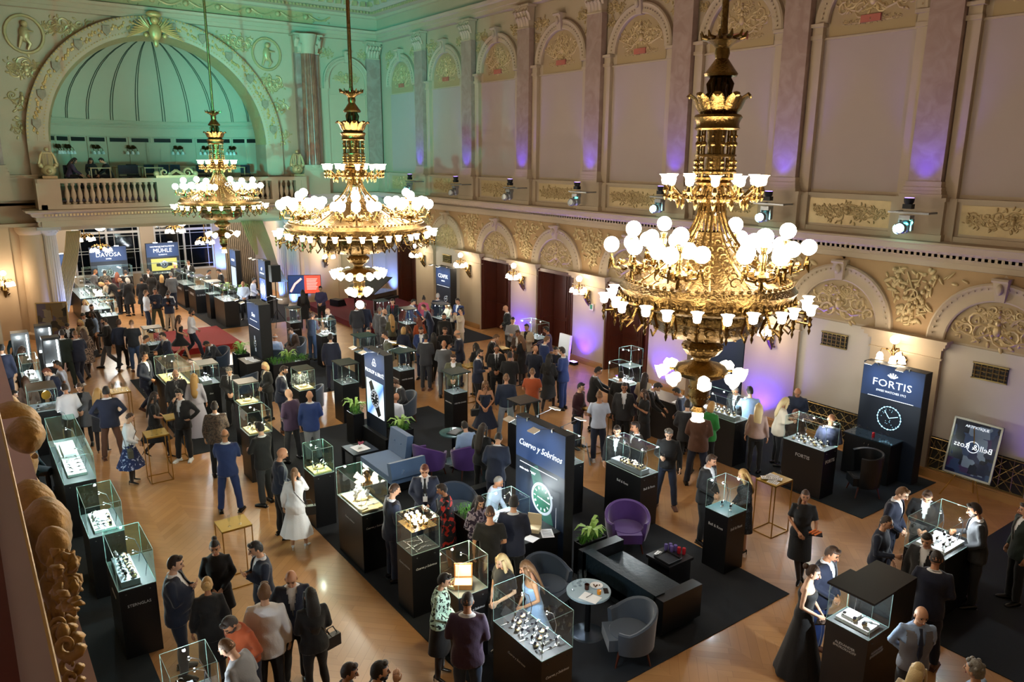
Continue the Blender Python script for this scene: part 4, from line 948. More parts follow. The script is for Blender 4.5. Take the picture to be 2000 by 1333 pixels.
def case(x,y,w,d,style,label,logo=None,contents='stand',n=8,power=7,gm=None,zp=ZP,zt=ZT,lsize=.06,col=None,tray=None,arms=1,group=None,shear=0,kinds=None,what=None):
    c=thing('display_case',label,'showcase',(x,y,0),0,group)
    b=MB(); b.box(0,w,0,d,0,zp-.012); b.obj('pedestal',BLK,c)
    b=MB(); b.box(.0,w,.0,d,zp-.012,zp); 
    for q in (.09,w-.09): b.lathe([(1e-3,0),(.01,0),(.01,.01),(1e-3,.01)],8,(q,-.005,zp-.08))
    b.obj('deck',tray or mat('deck_'+('g' if style=='box' else 'd'),'#4d5152' if style=='box' else '#2a3032',.6),c)
    lid=None;over=0
    if style=='lid': lid=TEALTOP; over=.07
    if style=='flat': lid=BLK; over=.03
    if style=='brown': lid=BROWNT; over=.0
    glassbox(c,w,d,zp,zt,gm or GLASS,lid,over)
    if logo:
        text(logo,lsize,LOGO,c,(w/2,-.004,zp-.27),ROT_SOUTH,shear=shear,fit=w*.8); text(logo,lsize,LOGO,c,(-.004,d/2,zp-.27),ROT_WEST,shear=shear,fit=d*.7)
    rs=random.Random(int(x*37+y*101))
    for k in range(arms):
        ax=w*.82; ay=d*(.25+.5*k) if arms>1 else d*.75
        a=MB(); pts=[(ax,ay,zp),(ax+.04*min(1,(w-ax)*10),ay,zp+.2),(ax-.02,ay,zp+.38),(ax-.12,ay,zt-.08)]
        a.tube(pts,.006,6); a.lathe([(.01,.03),(.022,.0)],8,(ax-.13,ay,zt-.1)); la=a.obj('lamp_arm',STEEL,c)
        a=MB(); a.lathe([(1e-3,-.001),(.02,-.001)],8,(ax-.13,ay,zt-.1)); a.sph((ax-.13,ay,zt-.1),.014,8,5); a.obj('led',LEDW,la)
        if style!='flat' or True: light('POINT',(x+ax-.13,y+ay,zt-.13),power/arms*2.6,col or WHITE,.02,name='showcase_led_glow')
    if contents=='tray':     # stepped pale plinth carrying the watches
        t=MB(); t.box(w*.12,w*.62,d*.08,d*.92,zp,zp+.09); t.obj('display_tray',GREY,c); z0=zp+.09; reg=(w*.16,w*.58,d*.1,d*.9)
    elif contents=='cream':
        t=MB(); t.box(w*.08,w*.92,d*.08,d*.92,zp,zp+.03); t.sph((w*.5,d*.5,zp+.03),1,10,6,sc=(.12,.1,.06)); t.obj('display_tray',mat('warm_cream_board','#d8c283',.7),c); z0=zp+.03; reg=(w*.15,w*.85,d*.15,d*.85)
    elif contents=='white':
        t=MB(); t.box(w*.2,w*.8,d*.12,d*.88,zp,zp+.05); t.box(w*.3,w*.7,d*.5,d*.8,zp+.05,zp+.1); t.obj('display_tray',WHITEM,c); z0=zp+.05; reg=(w*.22,w*.78,d*.14,d*.86)
    else: z0=zp+.001; reg=(w*.14,w*.84,d*.1,d*.9)
    if n:
        gl=max(1,int(round(math.sqrt(n*(reg[3]-reg[2])/(reg[1]-reg[0]))))); gw=max(1,-(-n//gl)); m=0
        what=what or 'watch'
        for i in range(gl):
            for j in range(gw):
                if m>=n: break
                kk=(kinds or (0,))[m%len(kinds or (0,))]
                px=reg[0]+(reg[1]-reg[0])*(j+.5)/gw+rs.uniform(-.01,.01); py=reg[2]+(reg[3]-reg[2])*(i+.5)/gl+rs.uniform(-.01,.01)
                link('wristwatch',WM[kk],None,(x+px,y+py,z0),rs.uniform(-.4,.4)-(PI/2 if rs.random()<.7 else 0),'small watch among those shown in the '+label_short(label),'watch','watches in the '+label_short(label)); m+=1
    return c
def label_short(l):
    w=l.replace('glass showcase','showcase').split(); return ' '.join(w[:9])
BX='box'
# left row with teal-edged glass (dark blue carpet)
case(1.21,11.12,.50,1.0,BX,'teal glass showcase with small white lettering at the near end of the left row','STERNGLAS',n=16,power=10,gm=GLASST,arms=2,contents='tray',kinds=(0,2))
case(1.11,13.11,.52,1.0,BX,'teal glass showcase second from the near end of the left row',None,n=14,power=10,gm=GLASST,arms=2,contents='white',kinds=(0,1,2))
case(1.04,15.68,.54,2.75,BX,'longest teal glass showcase of the left row, with three white trays','',n=12,power=16,gm=GLASST,arms=3,contents='white',kinds=(1,))
case(.91,20.78,.60,.74,'brown','black-framed showcase with a gold disc beside the white-shirted man',None,n=4,power=9,contents='stand',kinds=(0,1))
case(1.00,23.77,.42,1.3,BX,'bright showcase with a gold-lit rear wall at the left pier',None,n=8,power=12,contents='white',kinds=(0,1))
b=MB(); b.lathe([(1e-3,0),(.11,.0),(.11,.015),(1e-3,.015)],24); o=b.obj('gold_disc',mat('gold_disc','#e0ad45',.3,.8),label='gold disc standing in the black-framed showcase',cat='display disc'); o.location=(1.3,21.3,1.38); o.rotation_euler=(PI/2,0,.4)
case(1.25,7.98,.50,.50,BX,'square glass showcase in front of the two men in rust and grey jumpers',None,n=7,power=4,contents='tray',arms=2,kinds=(0,1))
for x,y,l in ((1.62,27.1,'tall narrow lit cabinet left of the framed poster on the easel'),(1.62,25.15,'tall lit cabinet in front of the taller one, by the poster'),(.95,26.35,'dark narrow cabinet with one lit strip at the left pier')):
    c=thing('tall_cabinet',l,'cabinet',(x,y,0))
    b=MB(); b.box(0,.45,0,.42,0,1.15); b.box(0,.45,0,.42,1.93,2.0); b.box(0,.45,.39,.42,1.15,1.93)
    for q in((0,0),(.42,0)): b.box(q[0],q[0]+.03,0,.03,1.15,1.93)
    b.obj('body',BLK,c); b=MB(); b.box(.38,.4,.04,.38,1.2,1.9); b.box(.03,.4,.06,.36,1.15,1.16); b.obj('light_strip',TUBEL,c)
    b=MB(); b.add([(.01,.01,1.15),(.44,.01,1.15),(.44,.01,1.93),(.01,.01,1.93)],[(0,1,2,3)]); b.obj('glass_front',GLASS,c)
    link('wristwatch',WM[0],None,(x+.2,y+.2,1.165),-1,'watch shown inside the '+l,'watch'); light('POINT',(x+.2,y+.15,1.75),5,WHITE,.03,name='cabinet_glow')
# island of the gold-topped cases
GLD=mat('gold_lit_board','#b79a4a',.5)
case(4.57,26.39,.5,.5,'flat','small black-lidded showcase before the red platform','',n=4,power=4)
case(4.07,21.04,.62,1.6,'box','long gold-lined counter showcase beside the suited man in navy',None,n=8,power=9,contents='cream',col=(1,.85,.5),kinds=(0,))
case(4.84,20.85,.5,.6,'brown','showcase with brown lid and white arm stands by the blonde in silver','Sinn',n=8,power=9,contents='tray',kinds=(1,0),shear=.3)
case(5.17,18.5,.5,.5,'brown','showcase with gold figurines beside the grey-haired man in a tie','',n=3,power=7,contents='cream',col=(1,.9,.65),kinds=(0,))
case(4.69,16.29,.52,.62,BX,'mirror-topped showcase behind the man in a black suit','',n=8,power=7,contents='cream',col=(1,.93,.75))
case(6.81,18.84,.45,.52,'brown','showcase with gold base before the bald man in the patterned shirt','',n=4,power=8,contents='cream',col=(1,.9,.62))
SB='Cuervo & Sobrinos'
case(5.02,13.38,.42,.5,BX,'narrow green-tinted showcase beside the woman in the white dress','',n=6,power=7,contents='cream',col=(1,.92,.7),gm=GLASST)
c7=case(5.06,11.30,.5,1.05,BX,'wide showcase with white flower shapes and cream books','Cuervo y Sobrinos',n=6,power=12,contents='cream',col=(1,.95,.85),shear=.35,kinds=(1,),lsize=.05)
c8=case(5.11,9.61,.5,.5,BX,'showcase with a gilded lamp-lined top between the suited men and floral dress','Cuervo y Sobrinos',n=9,power=8,shear=.35,kinds=(1,),contents='stand',lsize=.05)
c9=case(5.07,8.18,.5,.5,BX,'showcase holding an open glowing wooden watch box','Cuervo y Sobrinos',n=0,power=6,col=(1,.85,.55),shear=.35,lsize=.05)
c10=case(5.17,6.41,.5,1.05,BX,'wide front showcase full of small watches before the blonde in black','Cuervo y Sobrinos',n=24,power=14,arms=2,shear=.35,kinds=(0,1,0,2),lsize=.05,tray=mat('charcoal_deck','#26282b',.6))
for (cx,cy_,s) in ((5.33,12.1,.09),(5.45,11.9,.075),(5.25,11.95,.08),(5.42,12.15,.06)):
    t=MB(); T=t.T
    for k in range(5):
        a=k*1.26; t.T=Matrix.Translation((0,0,s*.9))@Matrix.Rotation(a,4,'Y'); t.sph((0,0,s*.6),1,8,5,sc=(s*.4,.012,s*.55))
    t.T=Matrix.Identity(4); t.cyl((0,0,0),.012,s*.9,6); t.sph((0,-.02,s*.9),s*.2,8,5); t.obj('flower_stand',WHITEM,None,True,loc=(cx,cy_,1.151),rz=.6,label='white flower-shaped stand in the wide cream showcase',cat='display stand',group='white flower stands in the wide cream showcase')
for k,(px,py,rz) in enumerate(((5.18,11.5,.3),(5.32,11.4,-.2),(5.25,11.68,.9))):
    t=MB(); t.box(-.09,.09,-.06,.06,0,.008); t.box(-.085,.085,-.055,.055,.008,.014); t.obj('cream_booklet',CREAM,None,loc=(px,py,1.151),rz=rz,label='cream booklet lying flat in the wide showcase near the flower shapes',cat='booklet',group='cream booklets in the wide showcase')
t=MB()
for i in range(3):
    for j in range(4): t.sph((.1+.1*i+.02*(j%2),.08+.11*j,.0),1,8,6,0,sc=(.028,.028,.03)); t.lathe([(.02,-.02),(.03,-.05),(.01,-.09)],8,(.1+.1*i+.02*(j%2),.08+.11*j,0),1)
t.add([(0,0,-.1),(.45,0,-.1),(.45,.48,-.1),(0,.48,-.1)],[(0,1,2,3)],1); o=t.obj('lamp_row',[mat('warm_bulb','#ffffff',.3,emit=7,ecol=(1,.75,.4)),GOLD],c8,True); o.location=(.02,.01,1.6)
def woodbox(x,y,z,rz,label,s=1.0,glow=True,m=None):
    c=thing('watch_box',label,'box',(x,y,z),rz)
    wm=m or mat('honey_wood','#9a6232',.4); b=MB(); b.box(-.11*s,.11*s,-.09*s,.09*s,0,.06*s); b.obj('box_base',wm,c)
    b=MB(); b.box(-.11*s,.11*s,.09*s,.105*s,.06*s,.25*s); b.obj('box_lid',wm,c)
    b=MB(); b.box(-.1*s,.1*s,-.08*s,.08*s,.06*s,.064*s); b.box(-.095*s,.095*s,.085*s,.0895*s,.08*s,.235*s); b.obj('lining',mat('cream_lining','#efe0bb',.8),c)
woodbox(5.3,8.42,ZP,-.6,'open wooden watch box with glowing cream lining inside the showcase',1.2)
light('POINT',(5.28,8.33,1.36),3,(1,.75,.4),.02,name='watch_box_glow')
t=MB(); t.box(-.1,.1,-.07,.07,0,.04); t.box(-.05,.05,-.035,.035,.04,.055,1); t.obj('leather_case',[CREAM,mat('brown_strap')],None,loc=(5.2,8.5,ZP),rz=.4,label='small cream case with a brown pouch behind the wooden watch box',cat='case')
# right-hand row
BR='Bell & Ross'
case(10.19,9.66,.48,1.0,BX,'showcase with a long grey tray of watches beside the purple armchair',BR,n=20,power=9,arms=2,contents='tray',kinds=(2,),lsize=.07)
case(10.22,7.59,.5,.5,BX,'square showcase with two watches on black stands beside the leather dress',BR,n=2,power=5,lsize=.07,tray=mat('teal_deck','#2e4a4c',.5))
case(7.98,18.72,.48,.6,'flat','black-framed showcase tucked behind the big round-watch screen','',n=4,power=5,tray=BLK)
case(9.89,19.04,.48,.5,'lid','teal-lidded showcase with black cubes behind the seated bald man','MEISTER SINGER',n=3,power=4,lsize=.05)
case(10.0,16.3,.45,.45,'lid','teal-lidded showcase before the man in glasses and grey jacket','MEISTER SINGER',n=2,power=4,lsize=.05)
case(9.8,21.45,.48,.5,'lid','black-lidded showcase farther back, with a face peering over it','',n=2,power=4)
case(9.97,13.3,.52,.5,'flat','black-lidded showcase behind the panel with green watch','',n=3,power=4)
case(9.3,10.9,.5,.55,BX,'glass showcase directly behind the panel with the green watch',None,n=5,power=5)
case(14.37,8.37,.5,1.0,BX,'large showcase with a white crown logo and bright watches','FORTIS',n=18,power=9,arms=2,lsize=.11,kinds=(0,2))
case(8.88,4.28,.5,.6,'flat','black-roofed showcase with a white-lit interior by the lace gown','ALEXANDER\nSHOROKHOFF',n=6,power=10,contents='white',lsize=.05,kinds=(2,1))
b=MB(); b.box(9.42,10.05,4.3,4.88,0,1.62); b.obj('rear_cabinet',BLK,label='solid black cabinet joined to the back of the black-roofed showcase',cat='cabinet')
case(11.73,4.69,1.1,.6,BX,'wide slanting-glass showcase ringed by laughing men in suits',None,n=14,power=10,arms=2,contents='white',kinds=(0,1),tray=BLK)
case(14.31,14.2,.42,.8,BX,'very bright showcase in front of the violet pier and red slab',None,n=12,power=12,arms=2,contents='white',kinds=(0,))
case(15.63,15.47,.5,.5,BX,'tall showcase with a grey bust by the glass door','',n=1,power=6)
case(14.28,10.62,.5,1.25,BX,'long bright showcase between the green jacket and the pink waistcoat',None,n=22,power=13,arms=2,contents='tray',kinds=(0,2),lsize=.05)
case(9.74,24.44,.55,.5,BX,'glittering square showcase in front of the man with the bald crown','',n=9,power=12,contents='white',kinds=(0,1))
case(9.62,27.1,.42,.42,'flat','pedestal with a raised black lid and white bottle below the blue light','CORUM',n=1,power=4,lsize=.07)
case(12.96,26.5,.42,.5,'flat','black-lidded showcase beside the piano','',n=2,power=3)
case(13.05,24.5,.45,.6,'flat','black-lidded showcase with a white orchid in the far group','',n=6,power=6)
case(14.55,24.6,.45,.6,'flat','black-lidded showcase beside the blonde woman in the far group','',n=3,power=4)
case(15.6,19.9,.5,1.0,BX,'glowing showcase before the violet wall between two mahogany doorways','',n=7,power=8)
# back room counters
BR2='back room counter'
for (x,y,w,d,l,lg,n,p) in ((4.15,32.2,.55,.75,'black counter showcase bearing a white knot emblem','',6,9),(4.1,33.9,.6,2.6,'first long glittering counter on the left of the back room','',14,16),(4.0,36.9,.6,3.2,'second long glittering counter on the left of the back room','',12,16),(4.9,42.6,2.2,.5,'counter below the first dark panel of the back room','',6,12),(7.6,42.6,2.2,.5,'counter below the yellow watch picture in the back room','',6,12),
    (8.5,38.2,.55,1.6,'farther of two black counters with bold white lettering','G-SHOCK',3,4),(8.6,36.5,.6,1.3,'nearer of two black counters with bold white lettering','G-SHOCK',3,4),(8.8,34.9,.5,.6,'showcase with a blue lid at the back room edge','',2,6),(8.85,32.8,.6,1.5,'wide glass showcase with white branching stands by the dark counters','',10,12)):
    case(x,y,w,d,'box' if n!=2 else 'lid',l,lg,n=n,power=p,arms=2 if d>1 or w>1 else 1,lsize=.16,kinds=(0,))
# ================================================================ TALL LIT PANELS
NAVY=mat('navy_print','#1f3a66',.55); NAVYD=mat('dark_navy_print','#0c1a2c',.5); 
def dial(c,u,z,r,face,hands=(305,60),mk=PRINT,bez=STEEL,strap=None,d=.0,south=False,tilt=0):
    """a printed watch standing proud of the board; the board looks toward -x (or -y)"""
    T=Matrix(((0,0,-1,-.004-d),(-1,0,0,u),(0,1,0,z),(0,0,0,1))) if not south else Matrix(((1,0,0,u),(0,0,-1,-.004-d),(0,1,0,z),(0,0,0,1)))
    T=T@Matrix.Rotation(math.radians(tilt),4,'Z')
    b=MB(); b.T=T
    if strap: b.add([(-r*.55,r*.6,0),(r*.55,r*.6,0),(r*.4,r*2.0,0),(-r*.4,r*2.0,0)],[(0,1,2,3)],2); b.add([(-r*.55,-r*.6,0),(r*.55,-r*.6,0),(r*.4,-r*2.0,0),(-r*.4,-r*2.0,0)],[(0,1,2,3)],2)
    b.lathe([(r*.82,.002),(r,.002),(r*1.02,.0),(r*1.0,.006),(r*.84,.007)],40,mi=0); b.lathe([(1e-3,.004),(r*.84,.004)],40,mi=1)
    b.box(r*.98,r*1.12,-r*.08,r*.08,0,.006,0)
    o=b.obj('printed_watch',[bez,face,strap or BLKM],c,True)
    h=MB(); h.T=T
    for k in range(12): a=k*PI/6; h.cbox((r*.68*math.cos(a),r*.68*math.sin(a),.006),(r*.16,r*(.07 if k%3 else .12),.002),a)
    for a,l in zip(hands,(.42,.62)): a=math.radians(90-a); h.cbox((r*l/2*math.cos(a),r*l/2*math.sin(a),.007),(r*l,r*.05,.002),a)
    h.lathe([(1e-3,.008),(r*.06,.008)],10); h.obj('hands',mk,o)
def arm_lamp(c,x,y,z,dx,L=.42,power=10,cold=(.80,.90,1)):
    a=MB(); a.tube([(x,y,z-.05),(x,y,z+.03),(x+dx*L*.8,y,z+.09)],.007,6); a.cbox((x,y,z),(.05,.03,.07)); la=a.obj('lamp_arm',STEEL,c)
    a=MB(); T=Matrix.Translation((x+dx*L,y,z+.08))@Matrix.Rotation(dx*.25,4,'Y'); a.T=T; a.box(-.07,.07,-.09,.09,0,.02); a.obj('lamp_head',mat('lamp_body','#c9c2b6',.5),la)
    a=MB(); a.T=T; a.box(-.065,.065,-.085,.085,-.004,0); a.obj('led',LEDW,la)
    P=c.matrix_world@Vector((x+dx*L,y,z+.05)) if False else Vector(c.location)+Vector((x+dx*L,y,z+.05))
    light('SPOT',P,power,cold,.05,aim=P+Vector((-dx*.35,0,-1)),angle=130,blend=1,name='panel_lamp_beam')
def panel(x,y,L,label,th=.17,h=2.6,zb=0,m=None,lamps=(-1,)):
    c=thing('exhibition_panel',label,'panel',(x,y,0))
    b=MB(); b.box(0,th,0,L,zb,h,0); o=b.obj('board',[m or BLKM],c)
    b=MB(); b.box(-.003,0,.01,L-.01,zb+.01,h-.01); b.obj('printed_front',NAVYD,c)
    b=MB(); b.box(-.005,-.003,.01,L-.01,h-.78,h-.01); b.obj('printed_header',NAVY,c)
    for s in lamps:
        for t in (.25,.75): arm_lamp(c,0 if s<0 else th,L*t,h,s)
    return c
def bars(c,L):
    b=MB()
    for y0,y1,z,h in L: b.box(-.008,-.004,y0,y1,z-h/2,z+h/2)
    b.obj('printed_band',PRINT,c)
# round-watch screen panel
c=panel(7.81,15.8,1.1,'tall dark blue panel with a bright picture of a round watch',th=.22,lamps=(-1,1))
text('PROKOP & BROŽ',.13,PRINT,c,(-.008,.55,2.05),ROT_WEST)
b=MB(); b.T=Matrix.Translation((-.008,.55,2.30))
for k in range(3): 
    a=k*2.09+PI/2; b.tube([(0,.055*math.cos(a)+.05*math.cos(q*.524),.055*math.sin(a)+.05*math.sin(q*.524)) for q in range(13)],.008,4)
b.obj('emblem',PRINT,c)
SCR=bpy.data.materials.new('lit_screen'); SCR.use_nodes=True; nt=SCR.node_tree; B=nt.nodes['Principled BSDF']; tc=nt.nodes.new('ShaderNodeTexCoord'); sp=nt.nodes.new('ShaderNodeSeparateXYZ'); cr=nt.nodes.new('ShaderNodeValToRGB'); ad=nt.nodes.new('ShaderNodeMath'); ad.operation='ADD'
nt.links.new(tc.outputs['Generated'],sp.inputs[0]); nt.links.new(sp.outputs[1],ad.inputs[0]); nt.links.new(sp.outputs[2],ad.inputs[1]); mu=nt.nodes.new('ShaderNodeMath'); mu.operation='MULTIPLY'; mu.inputs[1].default_value=.5; nt.links.new(ad.outputs[0],mu.inputs[0]); nt.links.new(mu.outputs[0],cr.inputs[0])
e=cr.color_ramp.elements; e[0].position=.25; e[0].color=(.75,.9,.95,1); e[1].position=.95; e[1].color=(.72,.85,.8,1); n1=cr.color_ramp.elements.new(.45); n1.color=(.05,.17,.6,1); n2=cr.color_ramp.elements.new(.62); n2.color=(.4,.7,.95,1)
nt.links.new(cr.outputs[0],B.inputs['Emission Color']); B.inputs['Emission Strength'].default_value=.95; B.inputs['Base Color'].default_value=(.02,.02,.02,1)
b=MB(); b.box(-.012,-.003,.1,1.0,.95,1.85); b.obj('screen',SCR,c)
dial(c,.55,1.4,.23,mat('blue_black_face','#0b1226',.4),(305,40),bez=mat('pale_steel_print','#9aa3ad',.5,emit=.3,ecol='#9aa3ad'),strap=mat('black_print','#06070a',.6),d=.012,tilt=30)
b=MB(); b.box(7.7,8.03,15.66,16.95,0,.55); b.obj('plinth',BLK,c).location=(-7.81,-15.8,0)
# green watch panel
c=panel(7.9,9.25,1.42,'tall dark blue panel with a large green-faced watch picture',th=.2,lamps=(-1,1))
text('Cuervo y Sobrinos',.17,PRINT,c,(-.008,.71,2.12),ROT_WEST,shear=.35,sx=.95); text('swiss made   "1882"',.06,PRINT,c,(-.008,1.05,1.62),ROT_WEST)
b=MB(); b.tube([(-.006,.2,1.74),(-.006,1.28,1.74),],.007,4); b.tube([(-.006,.22,1.2),(-.006,.22,.6)],.003,4); b.obj('printed_rule',PRINT,c)
dial(c,.62,1.22,.30,mat('green_face','#1f5b46',.4),(300,120),bez=mat('pale_steel_print'),strap=mat('green_strap_print','#2a5a4e',.6),tilt=25)
# small lit panel in the far island
c=panel(7.4,23.6,1.2,'smaller dark blue panel with a white slender watch, near the red platform',th=.36,lamps=(-1,1))
text('Sinn',.2,PRINT,c,(-.008,.6,2.2),ROT_WEST,shear=.3); bars(c,[(.25,.95,2.02,.02)])
b=MB(); b.tube([(-.006,.1,1.8),(-.006,1.1,1.8)],.008,4); b.obj('printed_rule',PRINT,c)
dial(c,.6,1.25,.13,mat('dark_navy_print'),(305,60),strap=mat('pale_steel_print'),tilt=5)
# panel with the crown
c=panel(16.75,7.6,1.42,'tall panel with a white crown logo and constellation watch, over a glass-topped cabinet',th=.3,h=2.63,lamps=(-1,))
text('FORTIS',.24,PRINT,c,(-.008,.71,2.2),ROT_WEST,spacing=1.05,sx=1.15); text('SWISS WATCHES 1912',.07,PRINT,c,(-.008,.71,2.02),ROT_WEST)
b=MB(); b.T=Matrix.Translation((-.008,.71,2.36))
for k in range(5): a=math.radians(30+30*k); b.tube([(0,.03*math.cos(a),.0),(0,.13*math.cos(a),.12*math.sin(a))],[.012,.02],5)
b.obj('crown_emblem',PRINT,c)
b=MB(); b.tube([(-.006,.18,1.86),(-.006,1.24,1.86)],.007,4); b.obj('printed_rule',PRINT,c)
b=MB(); rs=random.Random(2); STAR=mat('glowing_star_print','#9fd6ee',.5,emit=1.2,ecol='#9fd6ee'); b.T=Matrix.Translation((-.008,.68,1.42))  # printed stars emit, their glow put into the colour
for k in range(24): a=k*PI/12; b.sph((0,.27*math.cos(a),.27*math.sin(a)),.012 if k%2 else .018,6,4)
b.tube([(0,.27*math.cos(k*PI/20),.27*math.sin(k*PI/20)) for k in range(41)],.004,4)
for k in range(22): b.sph((0,rs.uniform(-.2,.2),rs.uniform(-.2,.2)),.007,5,3)
b.tube([(0,0,0),(0,-.2,.08)],.007,4); b.tube([(0,0,0),(0,.12,.16)],.007,4); b.obj('constellation_dial',STAR,c)
c=thing('wine_cabinet','low black two-door cabinet under the constellation watch, carrying wine glasses','cabinet',(16.23,7.9,0))
b=MB(); b.box(0,.5,0,1.1,0,.97); b.obj('body',BLK,c); b=MB(); b.box(-.02,.5,-.02,1.12,.97,1.0); b.obj('glass_top',mat('glass_top','#2a3a46',.12),c)
for y in (.5,.6): b=MB(); b.tube([(-.01,y,.75),(-.03,y,.77),(-.03,y,.85),(-.01,y,.87)],.006,5); b.obj('handle',STEEL,c)
b=MB(); b.lathe([(1e-3,0),(.036,.002),(.005,.008),(.004,.09),(.02,.1),(.045,.13),(.048,.16),(.035,.2)],14); WG=b.mesh('wine_glass',glassmat('glint_glass',(.9,.93,.95),1.0),True)
b=MB(); b.lathe([(1e-3,0),(.03,.002),(.004,.008),(.004,.08),(.016,.1),(.024,.14),(.02,.21)],12); FG=b.mesh('champagne_glass',glassmat('glint_glass'),True)
for k,y in enumerate((8.92,8.86,8.72,8.56,8.24,8.1)): link('wine_glass',WG,None,(16.38+.05*(k%2),y,1.0),0,'round wine glass on the cabinet below the constellation watch','glass','wine glasses on the low black cabinet')
CAN=mat('red_can','#b3202c',.35,.4); b=MB(); b.lathe([(1e-3,0),(.028,0),(.033,.01),(.033,.11),(.028,.12),(1e-3,.12)],14); CANM=b.mesh('drink_can',[CAN],True)
link('drink_can',CANM,None,(16.38,8.4,1.0),0,'red drink can between the wine glasses on the cabinet','can')
# CZAPEK panel and others
c=panel(16.6,27.15,1.2,'tall dark blue panel by the far mahogany doorway',th=.3,lamps=(-1,))
text('CZAPEK',.23,PRINT,c,(-.008,.6,2.2),ROT_WEST,sx=.95); text('GENEVE',.08,PRINT,c,(-.008,.6,2.0),ROT_WEST); dial(c,.4,1.25,.17,mat('dark_navy_print'),(300,60))
b=MB(); b.tube([(-.006,.1,1.78),(-.006,1.1,1.78)],.008,4); b.obj('printed_rule',PRINT,c)
c=panel(10.95,33.6,.95,'narrow panel with a round emblem beside the man in a white shirt',th=.25,lamps=(-1,))
bars(c,[(.2,.75,2.0,.06)]); b=MB(); b.tube([(-.01,.48+.06*math.cos(k*.314),2.2+.06*math.sin(k*.314)) for k in range(21)],.012,4); b.obj('emblem',PRINT,c)
b=MB(); b.box(-.012,-.003,.1,.85,.8,1.75); b.obj('screen',mat('blue_white_screen','#101828',.5,emit=.7,ecol='#6a86d8'),c)
b=MB(); rs=random.Random(9)
for k in range(26): b.tube([(-.015,.15+.027*k,.85+rs.uniform(0,.3)),(-.015,.15+.027*k+rs.uniform(-.02,.02),1.3+rs.uniform(0,.4))],.006,4)
b.obj('printed_streaks',PRINT,c)
c=panel(11.0,38.1,.95,'farther narrow panel with white lettering at the back room side',th=.25,lamps=(-1,)); bars(c,[(.25,.7,2.1,.1)])
b=MB(); b.box(-.012,-.003,.12,.83,.8,1.75); b.obj('screen',mat('pale_screen','#101828',.5,emit=.8,ecol='#b8c8e0'),c)
def panel_s(x,y,L,h,label,body,extra=None,zb=0):
    c=thing('exhibition_panel',label,'panel',(x,y,0))
    b=MB(); b.box(0,L,0,.15,zb,h); b.obj('board',NAVYD,c); b=MB(); b.box(.01,L-.01,-.004,0,h-.75,h-.01); b.obj('printed_header',NAVY,c)
    if body: text(body,.3,PRINT,c,(L/2,-.008,h-.42),ROT_SOUTH)
    for t in (.25,.7):
        P=Vector((x+L*t,y-.45,h+.05)); light('SPOT',P,14,(.75,.88,1),.05,aim=P+Vector((0,.45,-1)),angle=110,blend=1,name='panel_lamp_beam')
        a=MB(); a.tube([(L*t,0,h),(L*t,-.4,h+.08)],.008,5); la=a.obj('lamp_arm',STEEL,c); a=MB(); a.cbox((L*t,-.45,h+.07),(.2,.12,.02)); a.obj('led',LEDW,la)
    return c
c=panel_s(5.5,44.6,1.75,2.45,'dark panel with a grey watch picture at the back of the room','DAVOSA'); text('SWISS',.1,PRINT,c,(.87,-.008,1.82),ROT_SOUTH)
b=MB(); b.box(.3,1.45,-.012,-.004,.75,1.5); b.obj('screen',mat('grey_screen','#101418',.5,emit=.45,ecol='#7d93a0'),c); dial(c,.85,1.1,.2,mat('grey_green_face','#39524e',.4),south=True,d=.012,strap=mat('pale_steel_print'),tilt=70)
c=panel_s(8.2,44.6,1.65,2.5,'dark panel with arched lettering over a yellow watch picture','MÜHLE'); text('NAUTISCHE INSTRUMENTE',.1,PRINT,c,(.82,-.008,2.3),ROT_SOUTH); text('GLASHÜTTE',.08,PRINT,c,(.82,-.008,1.86),ROT_SOUTH)
b=MB(); b.box(.2,1.5,-.012,-.004,1.0,1.65); b.obj('screen',mat('yellow_screen','#302808',.5,emit=.8,ecol='#c9ba5a'),c); dial(c,.85,1.32,.2,mat('blue_black_face'),south=True,d=.012,strap=mat('black_print'),tilt=90)
p=ony(88,480,42); c=panel_s(p.x-.5,42,1.5,2.5,'dark panel glimpsed between the columns at the far left','')
# screen on the stage wall
c=thing('television','wide television showing a watch and a red page below the blue column','television',(11.9,33.5,0),-.48)
b=MB(); b.box(0,1.45,0,.06,1.05,1.9); b.obj('casing',BLM,c); b=MB(); b.box(.02,.72,-.004,0,1.07,1.88); b.obj('watch_picture',mat('tv_blue','#101828',.4,emit=.5,ecol='#26386e'),c)
b=MB(); b.box(.72,1.43,-.004,0,1.07,1.88); b.obj('red_page',mat('tv_red','#300808',.4,emit=1.0,ecol='#e0402c'),c)
b=MB()
for k in range(9): b.box(.82,1.3-.03*(k%3),-.007,-.004,1.72-.06*k,1.73-.06*k+.012)
b.tube([(.1,-.006,1.15),(.3,-.006,1.5),(.6,-.006,1.75)],.05,5); b.obj('page_text',mat('tv_text','#f4b0a8',.4,emit=.8,ecol='#f4b0a8'),c)
b=MB(); b.box(.6,.85,.02,.06,0,1.05); b.box(.3,1.15,-.2,.3,0,.03); b.obj('stand',BLM,c)
# loudspeaker on its tripod
c=thing('loudspeaker','black loudspeaker on a tripod stand left of the television','loudspeaker',(10.75,31.8,0))
b=MB(); b.box(-.2,.2,-.17,.17,1.95,2.65); b.obj('cabinet',BLM,c); b=MB(); b.box(-.17,.17,-.18,-.17,1.98,2.62); b.obj('grille',BLKM,c); b=MB(); b.tube([(0,0,.3),(0,0,1.95)],.02,6); b.obj('pole',BLM,c)
for k in range(3): a=k*2.09; b=MB(); b.tube([(0,0,.75),(.45*math.cos(a),.45*math.sin(a),.02)],.013,5); b.obj('leg',BLM,c)
